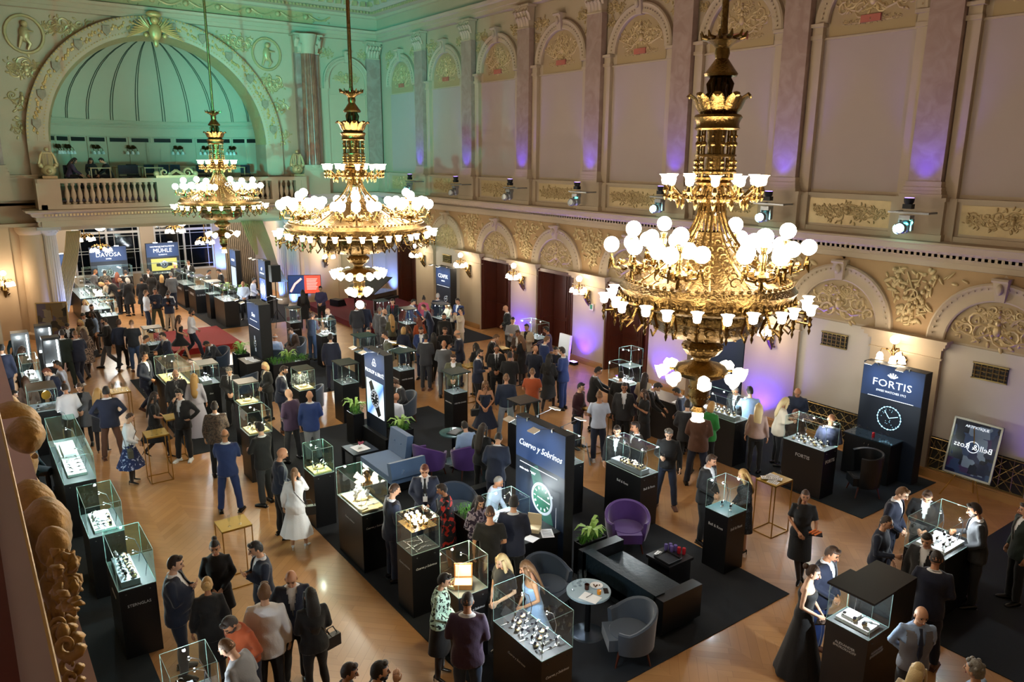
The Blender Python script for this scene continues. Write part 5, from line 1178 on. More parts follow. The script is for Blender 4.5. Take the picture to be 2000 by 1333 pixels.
# ================================================================ FURNITURE
def velvet(n,c): return mat(n,c,.75,sheen=.6,var=.18,vscale=3)
VB=velvet('blue_grey_velvet','#26364a'); VP=velvet('purple_velvet','#4b2a73'); VL=velvet('light_blue_cloth','#47648c'); VG=velvet('grey_velvet','#39424e')
def armchair(x,y,face,m,label,hb=.84,ha=.62,r=.36,cat='armchair'):
    """tub armchair whose opening looks along angle face (deg, world)"""
    c=thing('armchair',label,cat,(x,y,0),math.radians(face)-PI/2)
    b=MB(); n=22; vs=[];fs=[]
    for i in range(n+1):
        t=i/n; a=math.radians(-128+256*t)-PI/2; e=abs(2*t-1); h=ha+(hb-ha)*(1-min(1,e*1.25)**2.2); ex=1.0+.06*math.cos(a*2)
        for rr,z in ((r*.97,.24),(r*1.05*ex,h*.7),(r*1.10*ex,h-.02),(r*1.04*ex,h),(r*.93*ex,h-.02),(r*.84,h*.65),(r*.80,.4),(r*.8,.24)): vs.append((rr*math.cos(a),rr*math.sin(a),z))
    k=8
    for i in range(n):
        for j in range(k): fs.append((i*k+j,(i+1)*k+j,(i+1)*k+(j+1)%k,i*k+(j+1)%k))
    fs.append(tuple(range(k))); fs.append(tuple(n*k+j for j in range(k-1,-1,-1))); b.add(vs,fs); b.obj('tub_back',m,c,True)
    b=MB(); b.lathe([(1e-3,.24),(r*.82,.24),(r*.86,.3),(r*.86,.4),(r*.78,.45),(r*.4,.465),(1e-3,.465)],24,(0,.0,0)); b.box(-r*.62,r*.62,0,r*.95,.26,.44); b.obj('seat_cushion',m,c,True)
    for sx in(-1,1):
        for sy in(-1,1): q=MB(); q.tube([(sx*.22,sy*.2,.25),(sx*.27,sy*.26,0)],[.022,.013],6); q.obj('leg',BLM if m is VB else WOOD,c)
    return c
armchair(7.05,8.62,-75,VB,'blue-grey velvet tub armchair behind the round table with drinks',r=.38)
armchair(7.25,6.95,150,VG,'grey velvet tub armchair in front of the round table, back toward us',r=.38)
armchair(9.5,9.3,235,VP,'purple velvet tub armchair facing the low black coffee table',r=.37)
armchair(7.35,11.85,-80,VB,'blue tub armchair behind the woman in the red floral dress',r=.38)
armchair(8.88,13.88,83,VP,'purple velvet armchair holding the man in the pale blue shirt',r=.34)
armchair(8.15,14.35,20,VP,'empty purple armchair behind the light blue chaise',r=.36)
armchair(8.47,16.76,33,VG,'grey armchair of the man in the white shirt behind the screen panel',r=.36)
armchair(9.44,18.0,173,VG,'grey armchair holding the dark-suited man beside the teal-lidded showcase',r=.36)
armchair(6.67,26.03,196,VB,'blue armchair holding the bent dark-suited man near the red platform',r=.38)
armchair(6.5,22.6,120,VB,'empty blue armchair near the red platform, seen from behind',r=.38)
armchair(8.29,24.98,62,VB,'blue-grey armchair holding the elderly man in the pale waistcoat',r=.34)
armchair(9.34,25.9,201,VG,'grey armchair holding the man in the brown suit',r=.36)
armchair(7.6,20.1,150,VB,'blue armchair beside the elderly blonde woman in black',r=.36)
armchair(15.45,8.0,140,mat('black_leather','#14181c',.35),'tall black tub chair behind the showcase with the crown logo',hb=1.0,ha=.95,r=.33)
armchair(15.0,11.9,180,VB,'dark tub chair behind the blonde woman in the pink waistcoat',r=.36)
LEA=mat('black_leather','#14181c',.35); LEA2=mat('blue_black_leather','#1d2a33',.32,bump=.3,bscale=14)
c=thing('sofa','black leather sofa in front of the purple armchair','sofa',(7.92,6.98,0))
b=MB(); b.box(.0,.85,.12,1.75,.12,.36); b.obj('base',LEA,c); b=MB(); b.box(.2,.85,.17,1.68,.36,.46); b.obj('seat_cushion',LEA2,c,True)
b=MB(); b.box(.0,.2,.1,1.78,.2,.68); b.obj('backrest',LEA2,c); 
for y0 in(-.06,1.7): b=MB(); b.box(.0,.88,y0,y0+.2,.1,.66); b.obj('armrest',LEA,c)
for x in (.06,.8):
    for y in (.02,1.75): b=MB(); b.cyl((x,y,0),.02,.12,8); b.obj('leg',STEEL,c)
c=thing('sofa','dark leather sofa behind the blue tub armchair, partly hidden by people','sofa',(7.75,11.9,0))
b=MB(); b.box(0,.8,0,.6,.12,.4); b.box(0,.8,0,.2,.4,.66); b.obj('base',LEA,c); b=MB(); b.box(.62,.82,0,.6,.4,.72); b.obj('backrest',LEA2,c)
def chaise():
    c=thing('chaise_longue','light blue cloth chaise with a tall tufted back cushion','chaise',(6.9,13.6,0))
    b=MB(); b.box(0,.75,.2,1.75,.28,.44); b.obj('seat_cushion',VL,c); b=MB(); b.box(.05,.7,.25,1.7,.1,.28); b.obj('base',BLM,c)
    b=MB(); T=Matrix.Translation((.78,1.0,.44))@Matrix.Rotation(.15,4,'Y'); b.T=T; b.box(-.06,.1,-.05,.78,0,.55); 
    for yy in(.2,.5): b.sph((-.065,yy,.3),.02,6,4)
    b.obj('back_cushion',VL,c); b=MB(); b.T=Matrix.Translation((.4,.12,.44))@Matrix.Rotation(-.25,4,'X'); b.box(-.45,.4,-.05,.1,0,.36); b.obj('side_cushion',VL,c)
    return c
chaise()
b=MB(); b.T=Matrix.Translation((7.15,13.95,.5))@Matrix.Rotation(.5,4,'Y')@Matrix.Rotation(.5,4,'Z'); b.box(-.2,.2,-.2,.2,0,.1); b.obj('throw_cushion',VL,None,label='loose light blue cushion leaning on the chaise',cat='cushion')
def table_box(x0,x1,y0,y1,h,label,m=BLK,legs=False):
    c=thing('side_table',label,'table',(x0,y0,0)); w=x1-x0; d=y1-y0
    b=MB(); b.box(0,w,0,d,h-.05,h); b.obj('tabletop',m,c)
    if legs:
        for x in(0,w-.06):
            for y in(0,d-.06): b=MB(); b.box(x,x+.06,y,y+.06,0,h-.05); b.obj('leg',m,c)
    else: b=MB(); b.box(.03,w-.03,.03,d-.03,0,h-.05); b.obj('base',m,c)
    return c
table_box(9.03,9.63,7.8,8.35,.45,'low black cube coffee table with cans beside the black sofa')
table_box(6.78,7.42,15.45,16.15,.45,'low black side table with a white card and pink flowers',legs=True)
table_box(7.0,7.78,9.2,9.75,.9,'black counter with papers in front of the green watch panel')
case(6.95,9.85,.65,.55,BX,'bright small showcase on a black stand before the green watch panel',None,n=8,power=10,zp=.95,zt=1.35,kinds=(1,))
woodbox(7.42,9.5,.9,-.9,'open cream watch box on the counter by the green watch panel',1.1,m=mat('cream_lining'))
def sheet(x,y,z,w,d,rz,label,m=WHITEM,grp=None,lines=True):
    b=MB(); b.T=Matrix.Rotation(0,4,'Z'); b.box(-w/2,w/2,-d/2,d/2,0,.004,0)
    if lines:
        for k in range(5): b.box(-w*.38,w*.38,-d*.35+k*d*.16,-d*.35+k*d*.16+d*.05,.004,.005,1)
    return b.obj('paper_sheet',[m,mat('grey_ink','#70757c',.8)],None,loc=(x,y,z),rz=rz,label=label,cat='paper',group=grp)
sheet(7.55,9.28,.9,.21,.3,-.5,'printed sheet on the counter by the green watch panel'); sheet(7.2,9.32,.9,.2,.28,.3,'crumpled white paper at the edge of the counter by the green watch panel',lines=False)
sheet(9.25,8.2,.45,.15,.21,.3,'white leaflet on the low coffee table'); sheet(7.1,15.8,.45,.34,.4,.1,'white square card under the pink flowers',lines=False)
c=thing('serving_tray','black tray on the low coffee table','tray',(9.22,8.02,.45)); b=MB(); b.box(-.16,.16,-.17,.17,0,.02); b.obj('tray_base',BLM,c); b=MB(); b.tube([(-.16,-.17,.03),(.16,-.17,.03),(.16,.17,.03),(-.16,.17,.03),(-.16,-.17,.03)],.012,5); b.obj('tray_rim',BLM,c)
CANP=mat('purple_can','#6a5a9c',.35,.4); bb=MB(); bb.lathe([(1e-3,0),(.028,0),(.033,.01),(.033,.11),(.028,.12),(1e-3,.12)],14); CANPM=bb.mesh('drink_can',[CANP],True)
for k,(x,y) in enumerate(((9.42,8.25),(9.5,8.22),(9.45,8.15),(9.53,8.13))): link('drink_can',CANPM,None,(x,y,.45),0,'violet drink can on the low coffee table','can','violet drink cans on the coffee table')
for k,(x,y) in enumerate(((9.52,8.04),(9.57,7.97))): link('drink_can',CANM,None,(x,y,.45),0,'red drink can at the corner of the low coffee table','can','red drink cans on the coffee table')
# vases and plants
PK=mat('pink_petals','#a8526a',.7); GRN=mat('fresh_leaves','#4d8a2a',.6,var=.3); GRN2=mat('pale_leaves','#8fb45a',.55,var=.2)
c=thing('flower_vase','small glass vase of pink flowers on the white card','vase',(7.1,15.8,.455)); b=MB(); b.lathe([(1e-3,0),(.05,0),(.055,.05),(.045,.09)],14); b.obj('vase',CLEAR,c)
b=MB(); rs=random.Random(4)
for k in range(14): a=rs.uniform(0,6.28); r=rs.uniform(.02,.09); b.sph((r*math.cos(a),r*math.sin(a),.1+rs.uniform(0,.05)),.022,6,4)
b.obj('blossom',PK,c); b=MB()
for k in range(9): a=rs.uniform(0,6.28); b.tube([(0,0,.06),(.1*math.cos(a),.1*math.sin(a),.2)],.003,4)
b.obj('twig',BRONZE,c)
def planter(x0,x1,y0,y1,h,label,seed,tall=False,lily=True):
    c=thing('planter',label,'planter',(x0,y0,0)); w=x1-x0;d=y1-y0
    b=MB(); b.box(0,w,0,d,0,h-.05); 
    for q in ((0,w,0,.02),(0,w,d-.02,d),(0,.02,0,d),(w-.02,w,0,d)): b.box(*q,h-.05,h)
    b.obj('trough',BLK,c); rs=random.Random(seed)
    b=MB()
    for k in range(int(60*max(w,d)/.5)):
        px,py=rs.uniform(.05,w-.05),rs.uniform(.05,d-.05); a=rs.uniform(0,6.28); l=rs.uniform(.1,.2)
        b.tube([(px,py,h-.04),(px+l*.4*math.cos(a),py+l*.4*math.sin(a),h+l*.8),(px+l*math.cos(a),py+l*math.sin(a),h+l*.6)],[.005,.006,.001],3)
    b.obj('grass_tuft',GRN,c)
    if lily:
        b=MB()
        for k in range(16):
            a=rs.uniform(0,6.28); l=rs.uniform(.18,.34); px=w/2; py=d*(.3+.4*rs.random()); ca,sa=math.cos(a),math.sin(a)
            b.tube([(px,py,h-.02),(px+l*.4*ca,py+l*.4*sa,h+l*.9),(px+l*.8*ca,py+l*.8*sa,h+l),(px+l*1.1*ca,py+l*1.1*sa,h+l*.7)],[(.004,.004),(.03,.004),(.035,.004),(.004,.003)],6,ref=(-sa,ca,0))
        b.obj('broad_leaves',GRN2,c,True)
    return c
planter(8.1,8.7,9.0,9.2,.62,'black planter with pale leaves right of the green watch panel',1)
planter(6.55,6.93,10.2,10.75,1.0,'black planter left of the green watch panel beside the seated guest',2,lily=False)
planter(7.75,8.3,15.35,15.63,.82,'black planter at the right foot of the round-watch screen panel',3)
planter(7.5,7.79,17.0,17.45,.85,'black planter at the left foot of the round-watch screen panel',4)
planter(6.95,7.38,24.8,25.3,.8,'black planter left of the small lit panel near the red platform',5)
planter(7.5,8.7,22.9,23.5,.8,'long black planter with low greenery in front of the seated guests',6)
planter(9.7,10.3,36.2,36.6,1.0,'planter with green bushes in the back room by the farther panel',7)
planter(10.2,10.8,35.5,36.0,1.0,'planter with green bushes behind the man in the white shirt',8)
table_box(6.8,7.38,23.3,24.2,.85,'black counter with leaflets beside the small lit panel'); sheet(7.15,23.6,.85,.25,.3,.2,'white leaflet on the counter beside the small lit panel'); sheet(7.1,23.95,.85,.25,.3,-.2,'second white leaflet, farther along the counter beside the small lit panel')
# round bistro tables
def bistro(x,y,h,r,label,top):
    c=thing('round_table',label,'table',(x,y,0)); b=MB(); b.lathe([(1e-3,h-.03),(r,h-.03),(r,h),(1e-3,h)],32); b.obj('tabletop',top,c,True)
    b=MB(); b.cyl((0,0,.03),.045,h-.06,14); b.obj('pole',BLM,c,True)
    b=MB(); b.lathe([(1e-3,0),(.27,0),(.27,.012)]+[(.25-.025*k,.02+.004*k+(.006 if k%2 else 0)) for k in range(9)]+[(1e-3,.06)],32); b.obj('base',mat('brushed_base','#56626e',.3,.9),c,True); return c
bistro(7.12,7.72,.75,.34,'round table with glasses and a plate between two tub armchairs',mat('pale_glass_top','#9fb6c4',.12))
bistro(9.05,14.75,.75,.34,'round glass-topped table beside the man in the pale blue shirt',mat('dark_glass_top','#3c5a5c',.1))
bistro(5.75,19.9,.75,.3,'small round table behind the grey-haired man in a tie',mat('pale_glass_top'))
b=MB(); b.box(-.2,.2,-.13,.13,0,.02,0); b.box(-.17,.17,-.1,.1,.02,.024,1); b.obj('folder',[BLM,mat('grey_ink')],None,loc=(9.08,14.72,.75),rz=.5,label='dark open folder on the round glass-topped table',cat='folder')
link('wine_glass',WG,None,(8.85,14.85,.75),0,'wine glass on the round glass-topped table','glass')
for k,(dx,dy) in enumerate(((-.2,.14),(-.1,.2),(.0,.24),(.06,.26),(.1,.2),(-.02,.17))): link('champagne_glass',FG,None,(7.12+dx,7.72+dy,.75),0,'tall glass clustered at the back of the round table','glass','tall glasses on the round table')
c=thing('plate','white plate with dark crumbs on the round table','plate',(7.3,7.74,.75)); b=MB(); b.lathe([(1e-3,.002),(.05,.003),(.095,.014),(.1,.014)],24); b.obj('dish',WHITEM,c,True)
b=MB(); rs=random.Random(8)
for k in range(9): b.sph((rs.uniform(-.04,.04),rs.uniform(-.04,.04),.012),.012,5,4)
b.obj('crumbs',mat('brown_strap'),c)
sheet(7.0,7.55,.75,.21,.29,.35,'white sheet with a pen on the round table',lines=False); b=MB(); b.tube([(-.07,0,.006),(.07,.02,.006)],.004,6); b.obj('pen',BLM,None,loc=(7.02,7.58,.754),label='black pen lying on the white sheet of the round table',cat='pen')
b=MB(); b.lathe([(1e-3,0),(.035,0),(.04,.08),(.035,.085)],14); b.obj('cola_glass',mat('cola','#38180c',.1),None,True,loc=(7.12,7.76,.75),label='dark cola glass in the middle of the round table',cat='glass')
b=MB(); b.lathe([(1e-3,0),(.03,0),(.034,.06),(1e-3,.055)],14); b.obj('juice_glass',mat('juice','#d98a1c',.15),None,True,loc=(7.18,7.55,.75),label='short glass of orange juice on the round table',cat='glass')
b=MB(); b.box(-.035,.035,-.07,.07,0,.009); b.obj('mobile_phone',mat('phone_glass','#0a0c10',.1),None,loc=(7.32,7.55,.75),rz=-.6,label='black mobile phone on the round table near the juice',cat='phone')
# gold wire-frame tables
GW=mat('gold_wire','#a8803c',.35,.85); GT=mat('gold_top','#b09030',.4,.5)
def gold_table(x,y,w,d,label,h=1.1):
    c=thing('high_table',label,'table',(x,y,0)); b=MB(); b.box(0,w,0,d,h-.012,h); b.obj('tabletop',GT,c)
    for px in(0.008,w-.008):
        for py in(.008,d-.008): b=MB(); b.box(px-.008,px+.008,py-.008,py+.008,0,h-.012); b.obj('leg',GW,c)
    b=MB()
    for z in (.01,h-.025):
        b.box(0,w,0,.016,z-.008,z+.008); b.box(0,w,d-.016,d,z-.008,z+.008); b.box(0,.016,0,d,z-.008,z+.008); b.box(w-.016,w,0,d,z-.008,z+.008)
    b.obj('frame_rail',GW,c); return c
GTS=[((2.93,12.13,.5,.47),'gold wire-frame high table with two glasses behind the woman in the black turtleneck',2,FG),
((2.83,17.5,.47,.5),'gold wire-frame high table beside the woman in the floral skirt',3,FG),
((12.05,7.92,.55,.45),'gold wire-frame high table covered with magazines by the waitress',1,WG),
((2.75,21.45,.47,.5),'gold wire-frame high table crowded with glasses behind the couple',10,FG),
((3.45,18.5,.45,.45),'gold high table half hidden behind the woman carrying a tray',0,FG),
((11.75,18.3,.47,.47),'gold high table with glasses beside the dark-suited group',6,FG),
((12.1,13.1,.47,.5),'gold high table between the burgundy jumper and the pale blue shirt',4,FG),
((13.7,19.5,.47,.47),'gold high table crowded with glasses in the group before the violet wall',9,FG),
((11.2,22.1,.47,.47),'gold high table behind the blonde woman in navy',2,FG)]
for (x,y,w,d),l,n,gm_ in GTS:
    gold_table(x,y,w,d,l); rs=random.Random(int(x*10))
    for k in range(n): link('champagne_glass' if gm_ is FG else 'wine_glass',gm_,None,(x+.08+(w-.16)*((k%4)/3 if n>3 else (k+.5)/max(n,1)),y+.1+(d-.2)*((k//4)/2+rs.uniform(0,.3)),1.1),0,'glass standing on the '+' '.join(l.split()[:11]),'glass','glasses on the '+' '.join(l.split()[:9]))
for k,(dx,dy,rz) in enumerate(((.12,.15,.2),(.2,.25,-.3),(.3,.2,.5),(.35,.32,.1),(.16,.33,.8))): sheet(12.05+dx,7.92+dy,1.1+.005*k,.15,.21,rz,'magazine in the spread on the gold table by the waitress',grp='magazines on the gold table by the waitress')
c=thing('napkin','crumpled white napkin beside the magazines on the gold table','napkin',(12.3,8.3,1.1)); b=MB(); b.sph((0,0,.02),1,7,5,sc=(.04,.03,.025)); b.sph((.05,.01,.015),1,7,5,sc=(.03,.03,.02)); b.obj('folded_paper',WHITEM,c)
# framed posters on easels
def easel(x,y,rz,w,h,z0,lean,label,print_mat,frame):
    c=thing('easel_poster',label,'poster',(x,y,0),rz)
    T=Matrix.Translation((0,0,z0))@Matrix.Rotation(lean,4,'X')
    b=MB(); b.T=T; b.box(-w/2,w/2,0,.03,0,h); b.obj('poster_board',BLM,c)
    b=MB(); b.T=T; b.box(-w/2+.03,w/2-.03,-.004,0,.03,h-.03); b.obj('printed_picture',print_mat,c)
    b=MB(); b.T=T
    for q in ((-w/2,w/2,0,.04),(-w/2,w/2,h-.04,h)): b.box(q[0],q[1],-.02,.0,q[2],q[3])
    b.box(-w/2,-w/2+.04,-.02,0,0,h); b.box(w/2-.04,w/2,-.02,0,0,h); b.obj('picture_frame',frame,c)
    for p0,p1 in (((-.12,0,z0+h*.9),(-w*.42,-.15,0)),((.12,0,z0+h*.9),(w*.42,-.15,0)),((0,.05,z0+h*.9),(0,.5,0))): b=MB(); b.tube([p0 if p1[1]>0 else (p1[0]*.5,.0,z0),p1],.012,5); b.obj('leg',GW,c)
    return c,T
SIL=mat('silver_frame','#a9a79c',.35,.6)
def artmat(name,cols,sc):
    m=bpy.data.materials.new(name); m.use_nodes=True; nt=m.node_tree; B=nt.nodes['Principled BSDF']; tc=nt.nodes.new('ShaderNodeTexCoord'); v=nt.nodes.new('ShaderNodeTexVoronoi'); v.inputs['Scale'].default_value=sc; v.distance='CHEBYCHEV'
    cr=nt.nodes.new('ShaderNodeValToRGB'); cr.color_ramp.interpolation='CONSTANT'
    for i,c in enumerate(cols):
        e=cr.color_ramp.elements[i] if i<2 else cr.color_ramp.elements.new(i/len(cols)); e.position=i/len(cols); e.color=(*lin(c),1)
    sp=nt.nodes.new('ShaderNodeSeparateColor'); nt.links.new(tc.outputs['Object'],v.inputs['Vector']); nt.links.new(v.outputs['Color'],sp.inputs[0]); nt.links.new(sp.outputs[0],cr.inputs[0]); nt.links.new(cr.outputs[0],B.inputs['Base Color']); B.inputs['Roughness'].default_value=.15; return m
# the poster looks toward the hall, roughly -x
c,T=easel(17.0,6.6,-PI/2,.98,1.25,.5,-.2,'silver-framed poster with a painted-in reflection of writing, on a gold easel below the vent',artmat('city_night_print',['#15193a','#222a50','#2d3f66','#10142a','#3a2c55','#6d7f9a'],5),SIL)
PW=PRINT
for body,sz,zz,fl_ in (('ARTEXTIQUE',.08,1.1,False),('Bell & Ross',.17,.68,True)):  # flipped text and its ring paint in the opposite panel's reflection
    o=text(body,sz,PW,c,(0,0,0),(0,0,0)); o.matrix_local=T@Matrix.Translation((0,-.012,zz))@Matrix.Rotation(PI/2,4,'X')@(Matrix.Diagonal((-1,1,1,1)) if fl_ else Matrix.Identity(4))
b=MB(); b.T=T; b.tube([(.0+.12*math.cos(k*.314),-.014,.68+.12*math.sin(k*.314)) for k in range(21)],.008,4); b.obj('reflected_ring',PW,c)
c,T=easel(2.4,31.0,-.25,1.0,1.35,.7,-.2,'gold-framed poster of watch pictures on an easel beside the curtain',artmat('watch_collage_print',['#4a4038','#2c2622','#8a7d68','#5a4f5e','#1c1a18','#6e5c40'],4),GILT)
b=MB(); b.T=T@Matrix.Translation((-.2,-.02,.35)); b.lathe([(.1,0),(.13,.01),(.12,.02)],20); b.obj('printed_dial',GILT,c)
# piano on the dark red stage, stage monitor
c=thing('piano','dark grand piano on the red stage beside the blue-lit pier','piano',(15.2,31.2,.25),.4)
b=MB(); b.prism([(-.75,-.5),(.75,-.5),(.75,.2),(.35,.55),(.15,1.2),(-.3,1.35),(-.75,1.1)],.65,.95); b.obj('case',mat('piano_brown','#2a1510',.2,coat=.5),c)
b=MB(); b.T=Matrix.Translation((-.75,0,.96))@Matrix.Rotation(-.42,4,'Y'); b.prism([(0,-.45),(1.4,-.45),(1.4,.2),(1.0,.55),(.8,1.15),(.4,1.3),(0,1.1)],0,.03); b.obj('lid',mat('piano_brown'),c)
b=MB(); b.box(-.65,.65,-.7,-.5,.62,.72); b.obj('keyboard',BLM,c)
for x,y in((-.65,-.4),(.65,-.4),(-.3,1.1)): b=MB(); b.cyl((x,y,0),.05,.65,8); b.obj('leg',mat('piano_brown'),c)
c=thing('stage_monitor','black wedge stage monitor on the edge of the red stage','loudspeaker',(14.3,33.6,.25),.3); b=MB(); b.prism([(-.25,0),(.25,0),(.12,.3),(-.25,.3)],-.3,.3,axis='y'); b.obj('cabinet',BLM,c)
b=MB(); b.box(-.04,.04,-.3,.3,0,.75); o=b.obj('folding_sign',WHITEM,None,loc=(17.0,20.2,.0),label='pale folding board leaning by the second mahogany doorway',cat='sign board'); o.rotation_euler=(0,.12,0); o.scale=(1,1,1.4)
b=MB(); b.box(-.2,.2,-.015,.015,0,.42); o=b.obj('bag_board',mat('grey_tray'),None,loc=(11.7,12.8,.01),rz=.9,label='grey board leaning near the feet of the man in the burgundy jumper',cat='board'); o.rotation_euler[0]=-.2
# ================================================================ CURTAINS
OLV=mat('olive_curtain','#a08b58',.8,var=.15,sheen=.2)
def drape(rows,label,m=OLV,folds=11,thick=.06):
    """rows: list of (x0,x1,y,z) from top to bottom"""
    c=MB(); n=folds*6; vs=[];fs=[]; R_=[]
    k=len(rows)
    for j in range((k-1)*5+1):
        t=j/5; i=min(int(t),k-2); f=t-i; a,b_=rows[i],rows[i+1]; R_.append([a[q]+(b_[q]-a[q])*f for q in range(4)])
    for r in R_:
        for i in range(n+1): s=i/n; vs.append((r[0]+(r[1]-r[0])*s,r[2]+thick*math.sin(s*folds*2*PI)*min(1,(r[1]-r[0])),r[3]))
    for j in range(len(R_)-1):
        for i in range(n): fs.append((j*(n+1)+i,j*(n+1)+i+1,(j+1)*(n+1)+i+1,(j+1)*(n+1)+i))
    c.add(vs,fs); o=c.obj('curtain',m,None,2,label=label,cat='curtain'); md=o.modifiers.new('thickness','SOLIDIFY'); md.thickness=.012; return o
yc=YF-.1
def oy(u,v,y=None): p=ony(u,v,yc if y is None else y); return p.x,p.z
def drp(pts,label,y=None,**k): drape([(oy(a,v,y)[0],oy(b_,v,y)[0],yc if y is None else y,oy(a,v,y)[1]) for a,b_,v in pts],label,**k)
drp([(129,157,452),(126,154,490),(118,149,530),(108,140,575),(104,135,612)],'olive curtain swept aside right of the left fluted column')
drp([(71,86,442),(71,86,462),(75,84,490)],'short gathered olive curtain between the two left columns',y=YF+.4,folds=5)
drp([(470,498,432),(480,500,460),(496,504,492),(499,503,498)],'gathered olive swag hanging from the beam left of the blue columns',folds=7)
drp([(488,512,432),(505,527,470),(525,541,515),(540,562,552)],'long olive curtain swept down toward the television',folds=9)
drape([(8.9,10.6,YF+7.5,4.5),(8.9,10.6,YF+7.5,.1)][:0] or [(11.4,13.0,YF+6,4.6),(11.4,13.0,YF+6,.1)],'grey-brown curtain hanging behind the back room panels',m=mat('taupe_curtain','#6d6152',.85),folds=16)
# ================================================================ BALCONY FURNITURE
def bchair(x,y,rz,label):
    c=thing('meeting_chair',label,'chair',(x,y,5.8),rz,'dark chairs on the stage balcony'); b=MB(); b.box(-.22,.22,-.22,.22,.42,.47); b.obj('seat',mat('dark_blue_cloth','#161d2b',.8),c); b=MB(); b.box(-.21,.21,.2,.24,.55,.92); b.obj('backrest',mat('dark_blue_cloth'),c)
    for sx in(-.2,.2):
        for sy in(-.2,.2): b=MB(); b.tube([(sx,sy,0),(sx,sy,.45 if sy<0 else .6)],.012,5); b.obj('leg',BLM,c)
    return c
def btable(x,y,w,label):
    c=thing('meeting_table',label,'table',(x,y,5.8)); b=MB(); b.box(-w/2,w/2,-.3,.3,.79,.83); b.obj('tabletop',mat('light_oak','#a08a60',.5),c)
    for sx in(-w/2+.03,w/2-.03):
        for sy in(-.27,.27): b=MB(); b.box(sx-.02,sx+.02,sy-.02,sy+.02,0,.79); b.obj('leg',mat('light_oak'),c)
btable(5.15,YF+.4,.75,'pale table with papers between the people on the stage balcony'); btable(7.15,YF+.4,.75,'empty pale table on the stage balcony near the carved crest'); btable(6.6,YF+2.6,1.2,'rear pale table on the stage balcony'); btable(8.9,YF+2.8,1.2,'second rear pale table on the stage balcony, behind the crest'); btable(10.6,YF+1.2,1.2,'pale table on the stage balcony behind the farthest chandelier')
bl='dark chair on the stage balcony '
for x,y,l in ((4.1,YF+.5,'left of the woman in purple'),(6.1,YF+.5,'right of the man in black'),(6.5,YF+.8,'between the two front tables'),(7.9,YF+1.6,'behind the empty front table'),(8.4,YF+1.7,'left of the crest, at the rear'),(6.9,YF+3.3,'at the rear left table'),(9.6,YF+2.0,'right of the crest'),(10.2,YF+2.1,'beside the far chandelier rod'),(11.3,YF+1.0,'at the right end of the arch'),(7.4,YF+2.1,'in the middle of the arch')): bchair(x,y,0,bl+l)
for k,a in enumerate((150,140,118,96,68,50,30)):
    p=apse_at(a); c=thing('apse_sconce','unlit wall bouquet lamp %s in the apse'%['at the far left','second from the left','third from the left','left of the panelled door','right of the panelled door','behind the chandelier rod','at the right'][k],'wall lamp',(p[0],p[1],7.35),math.radians(a)-PI/2)
    b=MB()
    for q in range(7): b.sph((math.cos(q*.9)*.14,-.12,.12+.05*math.sin(q*2)),1,6,4,sc=(.09,.07,.06))
    for q in(-.22,0,.22): b.tube([(0,-.05,.05),(q,-.2,.08),(q,-.25,-.05)],.015,5)
    b.obj('bracket',BRONZE,c,True)
    for q in(-.22,0,.22): o=link('glass_shade',TULD if 'TULD' in globals() else None,c,(q,-.25,-.18)) if False else None
    b=MB()
    for q in (-.22,.0,.22): b.lathe([(.07,0),(.075,.05),(.05,.12),(.015,.15)],10,(q,-.25,-.2))
    b.obj('glass_shade',DIMSH,c,True)


def stool(x,y,l,z=0):
    c=thing('stool',l,'stool',(x,y,z)); b=MB(); b.lathe([(1e-3,.38),(.2,.38),(.21,.42),(.19,.46),(1e-3,.46)],20); b.obj('seat',VG,c,True)
    for k in range(4): a=k*PI/2+.4; b=MB(); b.tube([(.12*math.cos(a),.12*math.sin(a),.38),(.18*math.cos(a),.18*math.sin(a),0)],.014,5); b.obj('leg',BLM,c)
stool(7.70,11.2,'low stool under the guest in white behind the plant'); stool(16.02,10.19,'low stool under the reddish-haired person'); stool(.65,18.56,'stool under the guest in a blue dress'); stool(.41,17.11,'stool under the guest in the black and white striped dress'); stool(8.22,25.88,'stool under the man hidden by the edge of the small lit panel')

table_box(14.2,14.85,12.05,13.7,1.1,'long black bar counter left of the bright showcase, with a white plan sheet on it')
sheet(14.5,12.5,1.1,.42,.3,.2,'large white plan sheet on the long black bar counter')
link('wine_glass',WG,None,(14.45,13.2,1.1),0,'wine glass on the long black bar counter','glass')
# ================================================================ PEOPLE
def V(*a): return Vector(a)
def smooth01(t): t=max(0,min(1,t)); return t*t*(3-2*t)
ARMS={ # elbow, wrist for the right-hand side (+x mirrored by s); z measured standing
 'down':((.245,-.03,1.16),(.255,.05,.91)),'front':((.245,-.01,1.17),(.06,.21,1.02)),'hold':((.235,.02,1.17),(.13,.27,1.20)),'back':((.245,-.11,1.18),(.05,-.165,.99)),
 'pocket':((.285,-.07,1.18),(.205,.09,.95)),'cross':((.22,.11,1.17),(-.07,.20,1.19)),'reach':((.23,.19,1.22),(.18,.42,1.14)),'face':((.22,.17,1.24),(.07,.19,1.50)),
 'hip':((.35,-.08,1.19),(.20,.06,1.04)),'drink':((.24,.16,1.30),(.08,.22,1.52)),'clasp':((.225,.05,1.16),(.03,.22,1.28)),'tray':((.25,.04,1.16),(.20,.30,1.12)),'lap':((.24,.03,1.17),(.13,.26,1.03))}
